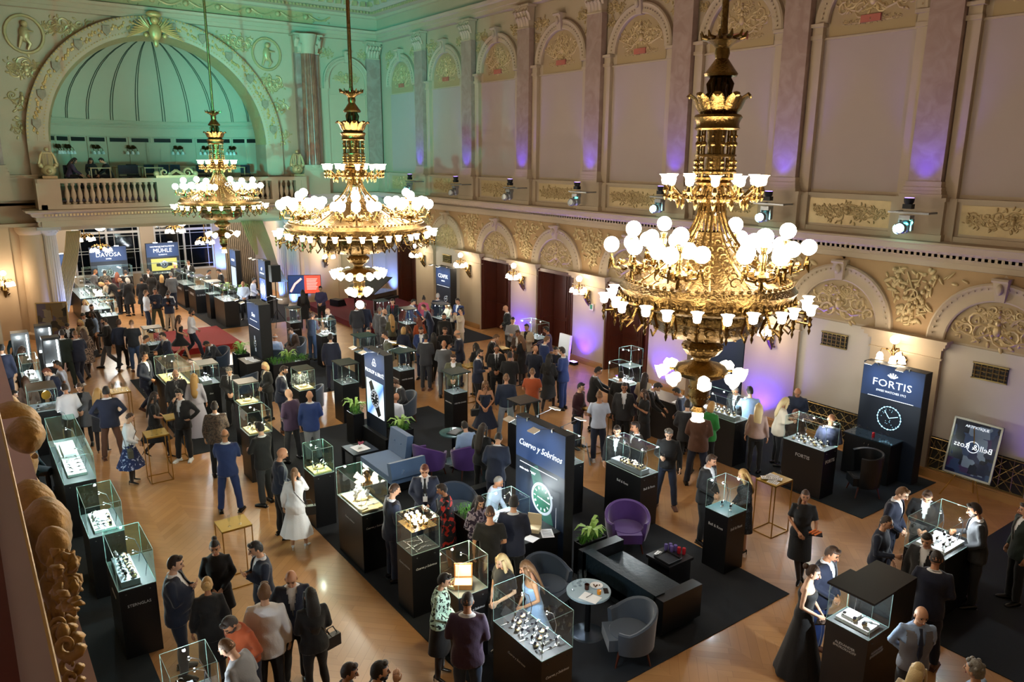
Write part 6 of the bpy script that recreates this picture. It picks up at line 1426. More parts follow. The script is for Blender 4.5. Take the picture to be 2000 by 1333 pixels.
LEGS={ # hip-relative: right (knee, ankle), left (knee, ankle)
 'stand':((.105,.01,.50),(.11,-.01,.08),(-.105,.01,.50),(-.11,-.01,.08)),
 'rest':((.12,.06,.50),(.16,.05,.08),(-.10,-.0,.50),(-.10,-.02,.08)),
 'apart':((.15,.01,.50),(.19,.0,.08),(-.15,.01,.50),(-.19,.0,.08)),
 'walk':((.10,.20,.52),(.09,.30,.09),(-.10,.02,.49),(-.09,-.30,.16)),
 'sit':((.13,.43,.95),(.13,.44,.53),(-.13,.43,.95),(-.13,.46,.53)),
 'legcross':((.04,.10,.50),(-.03,.14,.08),(-.09,-.0,.50),(-.07,-.02,.08))}
def mirror(p,s): return Vector((p[0]*s,p[1],p[2]))
class Pose: pass
def make_pose(arm,legs,lean,tilt,turn,female):
    P=Pose(); P.f=female; a=arm.split('/'); P.al=a[0]; P.ar=a[-1]; P.legs=LEGS[legs]; P.sit=legs=='sit'
    P.L=Matrix.Translation((0,0,.97))@Matrix.Rotation(-math.radians(lean),4,'X')@Matrix.Translation((0,0,-.97))
    sh=.165 if female else .19
    P.sh=sh; P.arms=[]
    for s,nm in ((1,P.ar),(-1,P.al)):
        e,w=ARMS[nm]; P.arms.append([P.L@mirror((sh-.01,0,1.425),s),P.L@mirror((e[0]-(.02 if female else 0),e[1],e[2]),s),P.L@mirror(w,s)])
    P.head=P.L@Matrix.Translation((0,.0,1.50))@Matrix.Rotation(math.radians(turn),4,'Z')@Matrix.Rotation(-math.radians(tilt),4,'X')@Matrix.Translation((0,.015,.135))
    return P
def spine(P,p):   # bend a torso point progressively
    p=Vector(p); w=smooth01((p.z-.92)/.2); q=P.L@p; return p.lerp(q,w)
def remesh(b,vox,it=4):
    me=b.mesh('tmp',BLM); o=bpy.data.objects.new('tmp',me); COL.objects.link(o)
    m=o.modifiers.new('r','REMESH'); m.mode='VOXEL'; m.voxel_size=vox; m.use_smooth_shade=True
    s=o.modifiers.new('s','SMOOTH'); s.factor=.5; s.iterations=it
    dg=bpy.context.evaluated_depsgraph_get(); r=bpy.data.meshes.new_from_object(o.evaluated_get(dg)); bpy.data.objects.remove(o); bpy.data.meshes.remove(me)
    r.materials.clear(); return r
def folds(me,amp,seed,sx=9,sz=7):
    n=len(me.vertices); co=np.empty(n*3,np.float32); me.vertices.foreach_get('co',co); co=co.reshape(-1,3); no=np.empty(n*3,np.float32); me.vertices.foreach_get('normal',no); no=no.reshape(-1,3)
    x,y,z=co.T; d=np.sin(x*sx*2.1+z*sz*3+seed)+np.sin(y*sx*1.7-z*sz*2.3+seed*2)+.6*np.sin((x+y)*sx*4+z*sz*5)
    co+=no*(d*amp/2.6)[:,None]; me.vertices.foreach_set('co',co.ravel()); me.update()
def cut(me,fn):
    import bmesh
    bm=bmesh.new(); bm.from_mesh(me); dl=[f for f in bm.faces if fn(f.calc_center_median())]
    bmesh.ops.delete(bm,geom=dl,context='FACES'); bm.to_mesh(me); bm.free()
def torso(b,P,g,z0,z1,fat=0,bell=0):
    """g = added thickness"""
    f=P.f
    pr=[(.80,.165,.118,0),(.90,.178 if f else .168,.128,0),(.97,.175 if f else .165,.125,0),(1.08,.128 if f else .150,.105+fat*.06,.0+fat*.03),(1.18,.135 if f else .158,.110+fat*.05,.01+fat*.03),(1.28,.150 if f else .175,.122+(.012 if f else 0)+fat*.02,.012),(1.36,.158 if f else .185,.112,.0),(1.43,.150 if f else .175,.085,-.005),(1.475,.095,.065,-.01),(1.50,.06,.058,-.008)]
    rows=[r for r in pr if z0-1e-6<=r[0]<=z1+1e-6]
    def at(z):
        for i in range(len(pr)-1):
            if pr[i][0]<=z<=pr[i+1][0]:
                t=(z-pr[i][0])/(pr[i+1][0]-pr[i][0]); return tuple(pr[i][k]+(pr[i+1][k]-pr[i][k])*t for k in range(4))
        return (z,)+(pr[0][1:] if z<.8 else pr[-1][1:])
    if not rows or rows[0][0]>z0+.01: rows=[at(z0)]+rows
    if rows[-1][0]<z1-.01: rows=rows+[at(z1)]
    b.tube([spine(P,(0,r[3],r[0])) for r in rows],[(r[1]+g+fat*.01+bell*max(0,.95-r[0]),r[2]+g+bell*max(0,.95-r[0])) for r in rows],18,ref=(1,0,0))
def arm_tube(b,P,i,r0,r1,r2,upto=1.0):
    S,E,Wr=P.arms[i]; s=1 if i==0 else -1
    inner=P.L@Vector((s*.07,0,1.40))
    pts=[inner,S,S.lerp(E,.5),E,E.lerp(Wr,.5),Wr]; rr=[r0*1.0,r0,r0*.92,r1,r1*.9,r2]
    if upto<1:
        k=3 if upto<.6 else 5; pts=pts[:k]+([S.lerp(E,.8)] if upto<.6 else []); rr=rr[:k]+([r0*.95] if upto<.6 else [])
    b.tube(pts,rr,10)
def leg_tube(b,P,i,r0,r1,r2,z_end=None,top=.95):
    K,A=(P.legs[0],P.legs[1]) if i==0 else (P.legs[2],P.legs[3]); s=1 if i==0 else -1
    H=Vector((s*.085,0,top-.03)); K=Vector(K);A=Vector(A)
    if z_end is not None: A=A.lerp(K,z_end)
    b.tube([Vector((s*.07,0,top+.02)),H,H.lerp(K,.45),K,K.lerp(A,.35),A],[r0*.9,r0,r0*.92,r1,(r1+r2)/2+.004,r2],12)
def head_mesh(b,female):
    n=20;m=16; vs=[];fs=[]
    for j in range(m+1):
        t=PI*j/m
        for i in range(n):
            a=2*PI*i/n; x=math.sin(t)*math.cos(a); y=math.sin(t)*math.sin(a); z=-math.cos(t)
            px=x*.073; py=y*.093-.008*(1 if y<0 else 0); pz=z*.115
            if z<0:
                k=min(1,-z); px*=1-.34*k*k-.05*k; py=py*(1-.22*k) if y>0 else py*(1-.45*k)
            if y>.55:
                if abs(x)<.22 and -.35<z<.05: py+=.020*(1-abs(x)/.22)*(1-abs(z+.2)/.2 if abs(z+.2)<.2 else 0)
                if .12<abs(x)<.55 and .0<z<.22: py-=.008
                if abs(x)<.6 and .22<z<.36: py+=.004
                if abs(x)<.35 and -.62<z<-.45: py+=.005
            vs.append((px,py,pz))
    for j in range(m):
        for i in range(n): fs.append((j*n+i,j*n+(i+1)%n,(j+1)*n+(i+1)%n,(j+1)*n+i))
    b.add(vs,fs,0)
    b.tube([(0,.088,.015),(0,.106,-.012),(0,.112,-.026),(0,.094,-.036)],[(.007,.008),(.010,.010),(.013,.010),(.008,.006)],8,mi=0,ref=(1,0,0))
    for s in (-1,1):
        b.sph((s*.074,-.005,-.008),1,7,6,0,sc=(.010,.017,.028))
        b.sph((s*.029,.079,.012),1,7,5,1,sc=(.014,.010,.0075))
        b.tube([(s*.012,.089,.031),(s*.03,.088,.036),(s*.05,.076,.030)],.005,5,mi=2)
    b.tube([(-.024,.080,-.062),(0,.090,-.059),(.024,.080,-.062)],.0055,5,mi=3)
def hand(b,Wr,d,palm_n,s,curl):
    """Wr wrist, d direction of the hand, palm_n palm normal"""
    d=d.normalized(); n=(palm_n-d*palm_n.dot(d)); n=n.normalized() if n.length>1e-4 else d.orthogonal().normalized(); w=d.cross(n)*s
    b.tube([Wr-d*.02,Wr+d*.02,Wr+d*.05,Wr+d*.088],[(.024,.018),(.032,.015),(.040,.015),(.036,.012)],10,mi=0,ref=tuple(w))
    for k,(o,l) in enumerate(((-.030,.066),(-.010,.078),(.010,.072),(.029,.056))):
        p=Wr+d*.082+w*o; pts=[p]; a=0
        for q in range(3): a+=math.radians(curl[q]); pts.append(pts[-1]+(d*math.cos(a)+n*math.sin(a))*l*(.42,.33,.25)[q])
        b.tube(pts,[.0088,.0085,.0078,.0062],6,mi=0)
    p=Wr+d*.03-w*.026; b.tube([p,p-w*.022+d*.022+n*.008,p-w*.030+d*.048+n*.018,p-w*.022+d*.068+n*.026],[.0125,.0105,.009,.007],6,mi=0)
SK={'m':[0]}
def body_mesh(P,near,key):
    b=MB(); torso(b,P,-.022,.86,1.5)
    for i in (0,1): arm_tube(b,P,i,.044,.036,.026); leg_tube(b,P,i,.078 if not P.f else .074,.052,.038)
    nb=P.L@Vector((0,-.012,1.44)); nt=P.head@Vector((0,-.012,-.05)); b.tube([nb,nb.lerp(nt,.5),nt],[.062,.052,.050] if not P.f else [.055,.043,.043],12)
    me=remesh(b,.020 if near else .026,3)
    c=MB(); vs=[tuple(v.co) for v in me.vertices]; fs=[tuple(p.vertices) for p in me.polygons]; c.add(vs,fs,0); bpy.data.meshes.remove(me)
    h=MB(); head_mesh(h,P.f); o=len(c.v); c.v.extend([tuple(P.head@Vector(v)) for v in h.v]); c.f.extend([tuple(i+o for i in f) for f in h.f]); c.m.extend(h.m)
    for i,nm in ((0,P.ar),(1,P.al)):
        S,E,Wr=P.arms[i]; s=1 if i==0 else -1; d=(Wr-E).normalized(); n=Vector((-s,.0,.0))
        if nm in('front','lap','cross','clasp'): n=Vector((0,-1,.2))
        if nm=='reach' or nm=='tray': n=Vector((0,0,-1 if nm=='reach' else 1))
        if nm=='back': n=Vector((0,1,0))
        if nm=='face': n=Vector((-s*.6,.2,0)); 
        if nm=='hip': d=Vector((-s*.9,.3,-.3))
        cu={'hold':(35,60,40),'drink':(35,60,40),'face':(15,20,15),'reach':(10,15,10),'hip':(30,40,20)}.get(nm,(18,25,18))
        hand(c,Wr,d,n,s,cu)
    return c
CL={'navy':'#161d33','blue':'#1d2f5e','royal':'#22386f','black':'#0e0e11','charcoal':'#26272b','grey':'#55575b','lgrey':'#8d9096','white':'#dfe2e8','lblue':'#8fa9cf','pale':'#b9c3d8','brown':'#46342a','tan':'#8d6c4c','rust':'#a34a22','burg':'#3a1720','green':'#2e8a3f','beige':'#b5a68e','khaki':'#86795f','must':'#a07a2c','pink':'#b0506a','purple':'#352f52','plum':'#3c2a44','jeans':'#2a3c58','djeans':'#1b2438','olive':'#4c4d3a','dgreen':'#16241f','silver':'#a7a5b3','red':'#a32024','skinl':'#b08a72','tights':'#2c2321','bark':'#593a2a','rose':'#9b7f74','vest':'#6a6a70','cream':'#cfc3ae','teal':'#1c3f4c','brshoe':'#5a3420','wshoe':'#d8d8d8','bshoe':'#0b0b0d'}
def cloth(c,kind=0):
    if c.startswith('~'): return PATT[c[1:]]
    m=mat('cloth_'+c,CL[c],.85,sheen=.25,bump=.15,bscale=60); return m
def pattern(name,c1,c2,scale,thr=.5):
    m=bpy.data.materials.new('print_'+name); m.use_nodes=True; nt=m.node_tree; B=nt.nodes['Principled BSDF']; tc=nt.nodes.new('ShaderNodeTexCoord'); v=nt.nodes.new('ShaderNodeTexNoise'); v.inputs['Scale'].default_value=scale; v.inputs['Detail'].default_value=1
    cr=nt.nodes.new('ShaderNodeValToRGB'); cr.color_ramp.interpolation='CONSTANT'; cr.color_ramp.elements[0].color=(*lin(c1),1); cr.color_ramp.elements[1].position=thr; cr.color_ramp.elements[1].color=(*lin(c2),1)
    nt.links.new(tc.outputs['Object'],v.inputs['Vector']); nt.links.new(v.outputs['Fac'],cr.inputs[0]); nt.links.new(cr.outputs[0],B.inputs['Base Color']); B.inputs['Roughness'].default_value=.8; return m
PATT={'floral':pattern('red_flowers','#15121c','#b52a22',11,.58),'spots':pattern('green_spots','#bfe0cf','#16231e',24,.55),'leopard':pattern('leopard','#8a7464','#2b211c',26,.52),'check':pattern('check','#2a2a2c','#6a6456',22,.55),'bluefl':pattern('blue_flowers','#1c2a58','#a8b0cf',20,.62),'stripe':pattern('violet_print','#9b93a8','#30263f',18,.5),'grpat':pattern('grey_print','#3c3c40','#84868a',24,.55),'plaid':pattern('brown_plaid','#3b3029','#5b4a3c',30,.5),'lace':pattern('black_lace','#0c0c0f','#3a3a40',40,.62),'zebra':pattern('zebra','#e0e0e0','#101012',9,.5)}
SKINS=[mat('skin_%d'%i,c,.5,spec=.35) for i,c in enumerate(('#c79878','#b98768','#d3a88c','#a87555','#6b4630'))]
EYEM=mat('eye_dark','#1c1410',.3); LIPM=mat('lip','#9a5048',.5)
HC={'black':'#14100e','dark':'#241812','brown':'#3f2818','lbrown':'#6a4a2c','blond':'#b8935a','pblond':'#cdb584','grey':'#77746e','white':'#bdb9b2','red':'#6a3420'}
def hairm(c): return mat('hair_'+c,HC[c],.55,bump=.4,bscale=90,sheen=.1)
_HM={}
def hair_mesh(kind):
    if kind in _HM: return _HM[kind]
    b=MB(); n=20; m=12; vs=[];fs=[]
    def cap(sx,sy,sz,cut_f,cut_b,dy=-.006,dz=.004):
        vs=[];fs=[]; keep=[]
        for j in range(m+1):
            t=PI*j/m
            for i in range(n):
                a=2*PI*i/n; x=math.sin(t)*math.cos(a); y=math.sin(t)*math.sin(a); z=math.cos(t)
                w=1+.02*math.sin(a*9+j*1.3); vs.append((x*sx*w,y*sy*w+dy,z*sz*w+dz))
        for j in range(m):
            for i in range(n):
                q=(j*n+i,j*n+(i+1)%n,(j+1)*n+(i+1)%n,(j+1)*n+i); c=[sum(vs[k][d] for k in q)/4 for d in range(3)]
                th=cut_b+(cut_f-cut_b)*smooth01((c[1]+.05)/.11)
                if c[2]>th: fs.append(q)
        b.add(vs,fs)
    if kind=='bald': b.add([(0,0,0)],[]) ; 
    elif kind=='fringe':
        for i in range(15):
            a=math.radians(175+ (190*i/14)); b.sph((.068*math.cos(a),.082*math.sin(a)-.004,.004),1,6,5,sc=(.018,.018,.03))
    elif kind=='short': cap(.079,.098,.123,.074,-.05); b.sph((0,.052,.098),1,10,6,sc=(.052,.036,.024))
    elif kind=='crop': cap(.0755,.0950,.1185,.076,-.03)
    elif kind=='wavy': cap(.083,.099,.128,.072,-.06); [b.sph((.062*math.cos(k*.9),.07*math.sin(k*.9)-.01,.07+.03*math.sin(k)),.03,7,5) for k in range(9)]
    elif kind in('long','vlong'):
        cap(.082,.100,.126,.072,-.08); L=.30 if kind=='long' else .44
        b.tube([(0,-.045,.06),(0,-.082,-.05),(0,-.098,-.16),(0,-.10,-.16-L*.6),(0,-.085,-.12-L)],[(.078,.05),(.088,.045),(.098,.034),(.088,.026),(.04,.012)],14,ref=(1,0,0))
        for s in(-1,1): b.tube([(s*.066,.03,.06),(s*.082,.03,-.02),(s*.086,.035,-.12),(s*.082,.03,-.22)],[(.02,.03),(.018,.035),(.02,.03),(.008,.015)],8)
    elif kind=='bob':
        cap(.085,.102,.130,.068,-.10)
        b.tube([(0,-.03,.05),(0,-.055,-.06),(0,-.05,-.135)],[(.086,.075),(.094,.072),(.078,.055)],14,ref=(1,0,0))
    elif kind=='bun': cap(.079,.098,.123,.072,-.055); b.sph((0,-.115,.045),1,12,8,sc=(.048,.045,.045))
    elif kind=='topbun': cap(.079,.098,.123,.072,-.055); b.sph((0,-.075,.11),1,12,8,sc=(.040,.042,.038))
    elif kind=='tail': cap(.078,.098,.122,.072,-.055); b.tube([(0,-.10,.03),(0,-.135,-.03),(.01,-.13,-.16),(.03,-.10,-.34)],[.024,.034,.032,.010],10)
    elif kind=='frtail': cap(.078,.098,.122,.072,-.055); b.tube([(.03,-.09,.0),(.075,-.06,-.12),(.095,.05,-.22),(.09,.09,-.42)],[.03,.034,.03,.012],10)
    me=b.mesh('hair',hairm('dark'),2); _HM[kind]=me; return me
b=MB(); b.tube([(0,-.075,.035),(0,-.03,.045),(0,.06,.035),(0,.14,.026),(0,.185,.018)],[(.034,.035),(.04,.045),(.045,.035),(.042,.024),(.022,.014)],12,ref=(1,0,0)); b.box(-.042,.042,-.09,.17,-.0,.012); SHOEM=b.mesh('shoe',mat('cloth_bshoe',CL['bshoe'],.3),True)
b=MB(); b.tube([(0,-.06,.085),(0,-.02,.075),(0,.07,.04),(0,.15,.018)],[(.026,.03),(.03,.026),(.033,.018),(.018,.010)],10,ref=(1,0,0)); b.tube([(0,-.065,.07),(0,-.065,0)],.008,5); HEELM=b.mesh('shoe',mat('cloth_bshoe'),True)
_CA={}
def cached(key,fn):
    if key not in _CA: _CA[key]=fn()
    return _CA[key]
def L_inv(P): return P.L.inverted()
def top_mesh(kind,P,fat,near,seed):
    vox=.019 if near else .026
    b=MB(); sl=1.0
    if kind=='jacket': torso(b,P,.026,.80 if not P.f else .84,1.475,fat,.10); [arm_tube(b,P,i,.067,.056,.044) for i in(0,1)]
    elif kind=='coat': torso(b,P,.030,.55,1.475,fat,.16); [arm_tube(b,P,i,.068,.058,.046) for i in(0,1)]
    elif kind=='shirt': torso(b,P,.014,.90,1.49,fat,.02); [arm_tube(b,P,i,.060,.052,.036) for i in(0,1)]
    elif kind=='loose': torso(b,P,.026,.80,1.49,fat,.08); [arm_tube(b,P,i,.066,.060,.038) for i in(0,1)]
    elif kind=='tee': torso(b,P,.016,.86,1.485,fat,.04); [arm_tube(b,P,i,.062,.055,.036,.5) for i in(0,1)]
    elif kind=='vest': torso(b,P,.024,.88,1.44,fat,.03)
    elif kind=='strap': torso(b,P,.006,.94,1.33,fat)
    elif kind=='inner': torso(b,P,.001,.90,1.49,fat)
    elif kind=='sleeves': torso(b,P,.010,.90,1.49,fat); [arm_tube(b,P,i,.060,.052,.038) for i in(0,1)]
    me=remesh(b,vox,3)
    if kind in('jacket','coat','vest'):
        Li=L_inv(P); ztop=1.46; zb=1.10
        def f(c):
            q=Li@c if c.z>.9 or True else c
            if q.y<.03 or q.z<zb: return False
            return abs(q.x)<.062*min(1,(q.z-zb)/.34) and q.z<1.52
        if kind!='x': cut(me,f)
        if kind=='vest': cut(me,lambda c:abs((Li@c).x)>P.sh-.035 and (Li@c).z>1.27)
    folds(me,.007 if kind!='inner' else .002,seed); me.materials.append(BLM); me.polygons.foreach_set('use_smooth',[True]*len(me.polygons)); me.name='garment'
    return me
def lower_mesh(kind,P,fat,near,seed):
    vox=.019 if near else .026
    b=MB()
    if kind=='trousers':
        b.tube([(0,fat*.02,1.02),(0,fat*.02,.94),(0,0,.85)],[(.158 if not P.f else .15,.118+fat*.04),(.178,.132+fat*.02),(.15,.12)],14,ref=(1,0,0)) if not P.sit else b.tube([(0,0,1.04),(0,0,.95),(0,.02,.88)],[(.16,.13),(.178,.14),(.15,.12)],14,ref=(1,0,0))
        for i in(0,1): leg_tube(b,P,i,.098 if not P.f else .092,.072 if not P.f else .062,.062 if not P.f else .048,0)
        me=remesh(b,vox,3)
    else:
        Lz={'mini':.62,'knee':.48,'midi':.34,'gown':.03,'aline':.44}[kind]; fl_={'mini':.02,'knee':.03,'midi':.13,'gown':.20,'aline':.17}[kind]
        if P.sit:
            b.tube([(0,0,1.05),(0,.05,.97),(0,.25,.95),(0,.46,.94)],[(.15,.12),(.18,.13),(.19,.11),(.17,.09)],14,ref=(1,0,0)); me=remesh(b,vox,3)
        else:
            k0=Vector(P.legs[0]);k1=Vector(P.legs[2]); n=30; rows=[]; zz=[1.05,.97,.9,.8]+[.8-(.8-Lz)*t for t in(.3,.6,.85,1)]
            vs=[];fs=[]
            for j,z in enumerate(zz):
                t=max(0,(.9-z)/(.9-Lz)); rx=(.14 if z>1 else .185)+fl_*t**1.1+max(0,abs(k0.x)-.105)*t; ry=(.115 if z>1 else .135)+fl_*t**1.1+abs(P.legs[1][1]-P.legs[3][1])*.35*t
                for i in range(n):
                    a=2*PI*i/n; w=1+(.05*t*math.cos(a*(9 if kind in('gown','midi','aline') else 4)+seed)); vs.append((rx*w*math.cos(a),ry*w*math.sin(a)+(P.legs[1][1]+P.legs[3][1])*.25*t,z))
            for j in range(len(zz)-1):
                for i in range(n): fs.append((j*n+i,j*n+(i+1)%n,(j+1)*n+(i+1)%n,(j+1)*n+i))
            b.add(vs,fs); me=b.mesh('garment',BLM,2); me.polygons.foreach_set('use_smooth',[True]*len(me.polygons)); return me
    folds(me,.007,seed,7,6); me.materials.append(BLM); me.polygons.foreach_set('use_smooth',[True]*len(me.polygons)); me.name='garment'; return me
def setm(o,i,m): o.material_slots[i].link='OBJECT'; o.material_slots[i].material=m
_pc=[0]
def person(hx,hy,H,face,outfit,arm,legs,lean,tilt,hair,hcol,label,base=0,group=None,skin=None,extra='',turn=0,yfix=None):
    """hx,hy: where the crown of the head stands in the photograph; face: 0 toward the viewer, 90 toward picture right"""
    _pc[0]+=1; sd=_pc[0]; o_=outfit.split(); kind=o_[0]; female=kind[0]=='f'; fat=.0
    if 'fat' in extra: fat=1.2
    P=make_pose(arm,legs,lean,tilt,turn,female); s=H/1.77; dz=-.45 if legs=='sit' else 0
    top=P.head@Vector((0,-.01,.118)); tz=base+(top.z+dz)*s
    w=onz(hx,hy,tz) if yfix is None else ony(hx,hy,yfix)
    dirc=(Vector((EYE.x,EYE.y,0))-Vector((w.x,w.y,0))).normalized(); right=Vector((-dirc.y,dirc.x,0))  # dirc x up
    right=Vector((dirc.y,-dirc.x,0)); right=-right if right.dot(RGT)<0 else right
    fa=math.radians(face); fd=dirc*math.cos(fa)+right*math.sin(fa); rz=math.atan2(fd.y,fd.x)-PI/2
    R=Matrix.Rotation(rz,3,'Z'); off=R@Vector((top.x*s,top.y*s,0)); loc=Vector((w.x-off.x,w.y-off.y,base))
    near=(loc-EYE).length<19
    root=link('person',None,None,loc,rz,label,'person',group); root.scale=(s,s,s)
    mw=Matrix.Translation((0,0,dz))
    key=(arm,legs,round(lean),round(tilt),round(turn),female,near)
    me=cached(('b',)+key,lambda:_finish_body(P,near,key)); bo=link('body',me,root,mw=mw)
    sk=SKINS[skin if skin is not None else (sd*7)%4]; setm(bo,0,sk); setm(bo,2,hairm(hcol if hcol in HC else 'dark'))
    k2=key[:3]+(key[5],near,fat); P2=P
    def tm(kd): return cached(('t',kd)+k2,lambda:top_mesh(kd,P,fat,near,sd))
    def lm(kd): return cached(('l',kd,legs,female,near,fat),lambda:lower_mesh(kd,P,fat,near,sd))
    def put(nm,me,c,par=root,**kw):
        o=link(nm,me,par,mw=mw,**kw); setm(o,0,cloth(c)); return o
    cols=o_[1:]
    shoe='bshoe'; legc=None; low='trousers'
    if kind=='msuit':    # jacket, shirt, trousers, shoes
        put('jacket',tm('jacket'),cols[0]); put('shirt',tm('inner'),cols[1]); put('trousers',lm('trousers'),cols[2]); shoe=cols[3] if len(cols)>3 else 'bshoe'
    elif kind=='mshirt': put('shirt',tm('loose' if 'loose' in extra else 'shirt'),cols[0]); put('trousers',lm('trousers'),cols[1]); shoe=cols[2] if len(cols)>2 else 'bshoe'
    elif kind=='mtee': put('t_shirt',tm('tee'),cols[0]); put('trousers',lm('trousers'),cols[1]); shoe=cols[2] if len(cols)>2 else 'bshoe'
    elif kind=='mvest': put('waistcoat',tm('vest'),cols[0]); put('shirt',tm('sleeves'),cols[1]); put('trousers',lm('trousers'),cols[2]); shoe=cols[3] if len(cols)>3 else 'bshoe'
    elif kind=='fsuit': put('jacket',tm('jacket'),cols[0]); put('blouse',tm('inner'),cols[1]); put('trousers',lm('trousers'),cols[2])
    elif kind=='fcoat': put('coat',tm('coat'),cols[0]); put('blouse',tm('inner'),cols[1]); put('trousers',lm('trousers'),cols[2])
    elif kind=='ftop': put('blouse',tm('loose' if 'loose' in extra else 'shirt'),cols[0]); put('trousers',lm('trousers'),cols[1]); shoe=cols[2] if len(cols)>2 else 'bshoe'
    elif kind=='fdress': # colour, length, legs, top kind
        tk=cols[3] if len(cols)>3 else 'shirt'; put('dress_top',tm(tk),cols[0]); put('skirt',lm(cols[1]),cols[4] if len(cols)>4 else cols[0]); legc=cols[2]; shoe=cols[5] if len(cols)>5 else 'bshoe'
    elif kind=='fskirt': # top, skirt, length, legs
        put('blouse',tm('shirt'),cols[0]); put('skirt',lm(cols[2]),cols[1]); legc=cols[3]
    if legc and legc!='bare':
        def tg():
            b=MB(); [leg_tube(b,P,i,.08,.056,.041) for i in(0,1)]; return b.mesh('garment',BLM,2)
        put('tights',cached(('tg',legs,female),tg),legc)
    for i in (0,1):
        K,A=(P.legs[0],P.legs[1]) if i==0 else (P.legs[2],P.legs[3]); T=Matrix.Translation((A[0],A[1]+.0,A[2]-.08+dz+ (0)))
        if legs=='walk' and i==1: T=T@Matrix.Rotation(-.5,4,'X')
        o=link('shoe',HEELM if (kind in('fdress','fskirt')) else SHOEM,root,mw=T@Matrix.Rotation(-.25 if i==0 else .25,4,'Z')); setm(o,0,cloth(shoe))
    if hair!='bald': o=link('hair',hair_mesh(hair),root,mw=mw@P.head); setm(o,0,hairm(hcol))
    if kind in('msuit','mvest') and 'notie' not in extra or 'collar' in extra:
        def col_():
            b=MB(); c=P.L@Vector((0,-.008,1.49)); b.tube([c+Vector(((.058*math.cos(a*.42+1.9)),.056*math.sin(a*.42+1.9),.008*math.cos(a*.42+1.9+1.6)+.004)) for a in range(14)],[(.004,.012)]*14,6,ref=(0,0,1)); return b.mesh('garment',BLM,2)
        put('collar',cached(('c',round(lean),female),col_),cols[1] if kind in('msuit','mvest') else 'white')
    if 'tie' in extra and 'notie' not in extra:
        def tie():
            b=MB(); b.tube([spine(P,(0,.085,1.475)),spine(P,(0,.115,1.42)),spine(P,(0,.147,1.3)),spine(P,(0,.15,1.15)),spine(P,(0,.143,1.05))],[(.022,.01),(.016,.008),(.030,.007),(.038,.007),(.01,.006)],8,ref=(1,0,0)); return b.mesh('garment',BLM,2)
        put('tie',cached(('tie',round(lean)),tie),'black' if 'dtie' in extra else 'navy')
    if 'bow' in extra:
        b=MB(); b.T=mw@P.L@Matrix.Translation((0,.088,1.475)); b.sph((.03,0,0),1,7,5,sc=(.03,.012,.017)); b.sph((-.03,0,0),1,7,5,sc=(.03,.012,.017)); b.obj('bow_tie',cloth('black'),root,2)
    if 'badge' in extra:
        b=MB(); 
        for sx in (-1,1): b.tube([mw@spine(P,(sx*.06,.09,1.45)),mw@spine(P,(0,.168+fat*.03,1.16))],.004,4)
        q=mw@spine(P,(0,.172+fat*.03,1.12)); b.cbox(q,(.08,.006,.1),0,1); b.obj('lanyard',[mat('lanyard_ribbon','#c9d4da',.7),WHITEM],root)
    if 'glasses' in extra:
        b=MB(); b.T=mw@P.head
        for sx in(-1,1): b.tube([(sx*.031+.02*math.cos(a*.7),.097,.012+.016*math.sin(a*.7)) for a in range(10)],.0025,4); b.tube([(sx*.05,.095,.014),(sx*.074,.0,.008)],.002,4)
        b.obj('spectacles',BLM,root)
    if 'beard' in extra:
        b=MB(); b.T=mw@P.head; b.sph((0,.045,-.075),1,12,7,sc=(.050,.050,.036)); b.sph((.055,.02,-.045),1,7,5,sc=(.016,.03,.035)); b.sph((-.055,.02,-.045),1,7,5,sc=(.016,.03,.035)); b.tube([(-.028,.086,-.048),(0,.097,-.045),(.028,.086,-.048)],.006,5); o=b.obj('beard',hairm(hcol if hair!='bald' else 'brown'),root,2)
    # things held or worn: separate objects placed at the hand
    M4=Matrix.Translation(loc)@Matrix.Rotation(rz,4,'Z')@Matrix.Scale(s,4)@mw
    def handpt(i,f=.085): S,E,Wr=P.arms[i]; return M4@(Wr+(Wr-E).normalized()*f)
    short=' '.join(label.split()[:9])
    if 'bag' in extra:
        b=MB(); b.box(-.13,.13,-.05,.05,-.17,0); b.tube([(-.1,0,0),(-.04,0,.12),(.04,0,.12),(.1,0,0)],.008,5); q=M4@Vector((.25,.05,.93)); b.obj('handbag',mat('bag_'+('grey' if 'gbag' in extra else 'dark'),'#4a4a3e' if 'gbag' in extra else '#151414',.5),None,loc=q,rz=rz+.3,label='handbag carried by the '+short,cat='handbag')
        b=MB(); b.tube([M4@spine(P,(-.08,.02,1.5)),M4@spine(P,(.03,.17,1.3)),M4@Vector((.24,.06,.95))],.006,5); b.tube([M4@spine(P,(-.08,.0,1.5)),M4@spine(P,(.03,-.14,1.3)),M4@Vector((.24,-.02,.95))],.006,5); b.obj('bag_strap',BLM,None,label='bag strap slung across the '+short,cat='strap')
    if 'glass' in extra and 'glasses' not in extra or 'holdglass' in extra: link('wine_glass',WG,None,handpt(0,.10)-Vector((0,0,.06)),0,'wine glass held by the '+short,'glass')
    if 'phone' in extra: b=MB(); b.box(-.036,.036,-.007,.007,-.05,.09); b.obj('mobile_phone',mat('phone_glass'),None,loc=handpt(0,.12),rz=rz,label='dark mobile phone held by the '+short,cat='phone')
    if 'paper' in extra: b=MB(); b.T=Matrix.Rotation(rz,4,'Z')@Matrix.Rotation(-.9,4,'X'); b.box(-.11,.11,-.003,.003,-.12,.18); b.obj('paper_sheet',WHITEM,None,loc=handpt(0,.12),label='paper held by the '+short,cat='paper')
    if 'tablet' in extra: b=MB(); b.T=Matrix.Rotation(rz,4,'Z')@Matrix.Rotation(-1.2,4,'X'); b.box(-.14,.14,-.008,.008,-.1,.1); b.obj('tablet',mat('phone_glass'),None,loc=handpt(0,.10),label='dark tray-like folder held by the '+short,cat='folder')
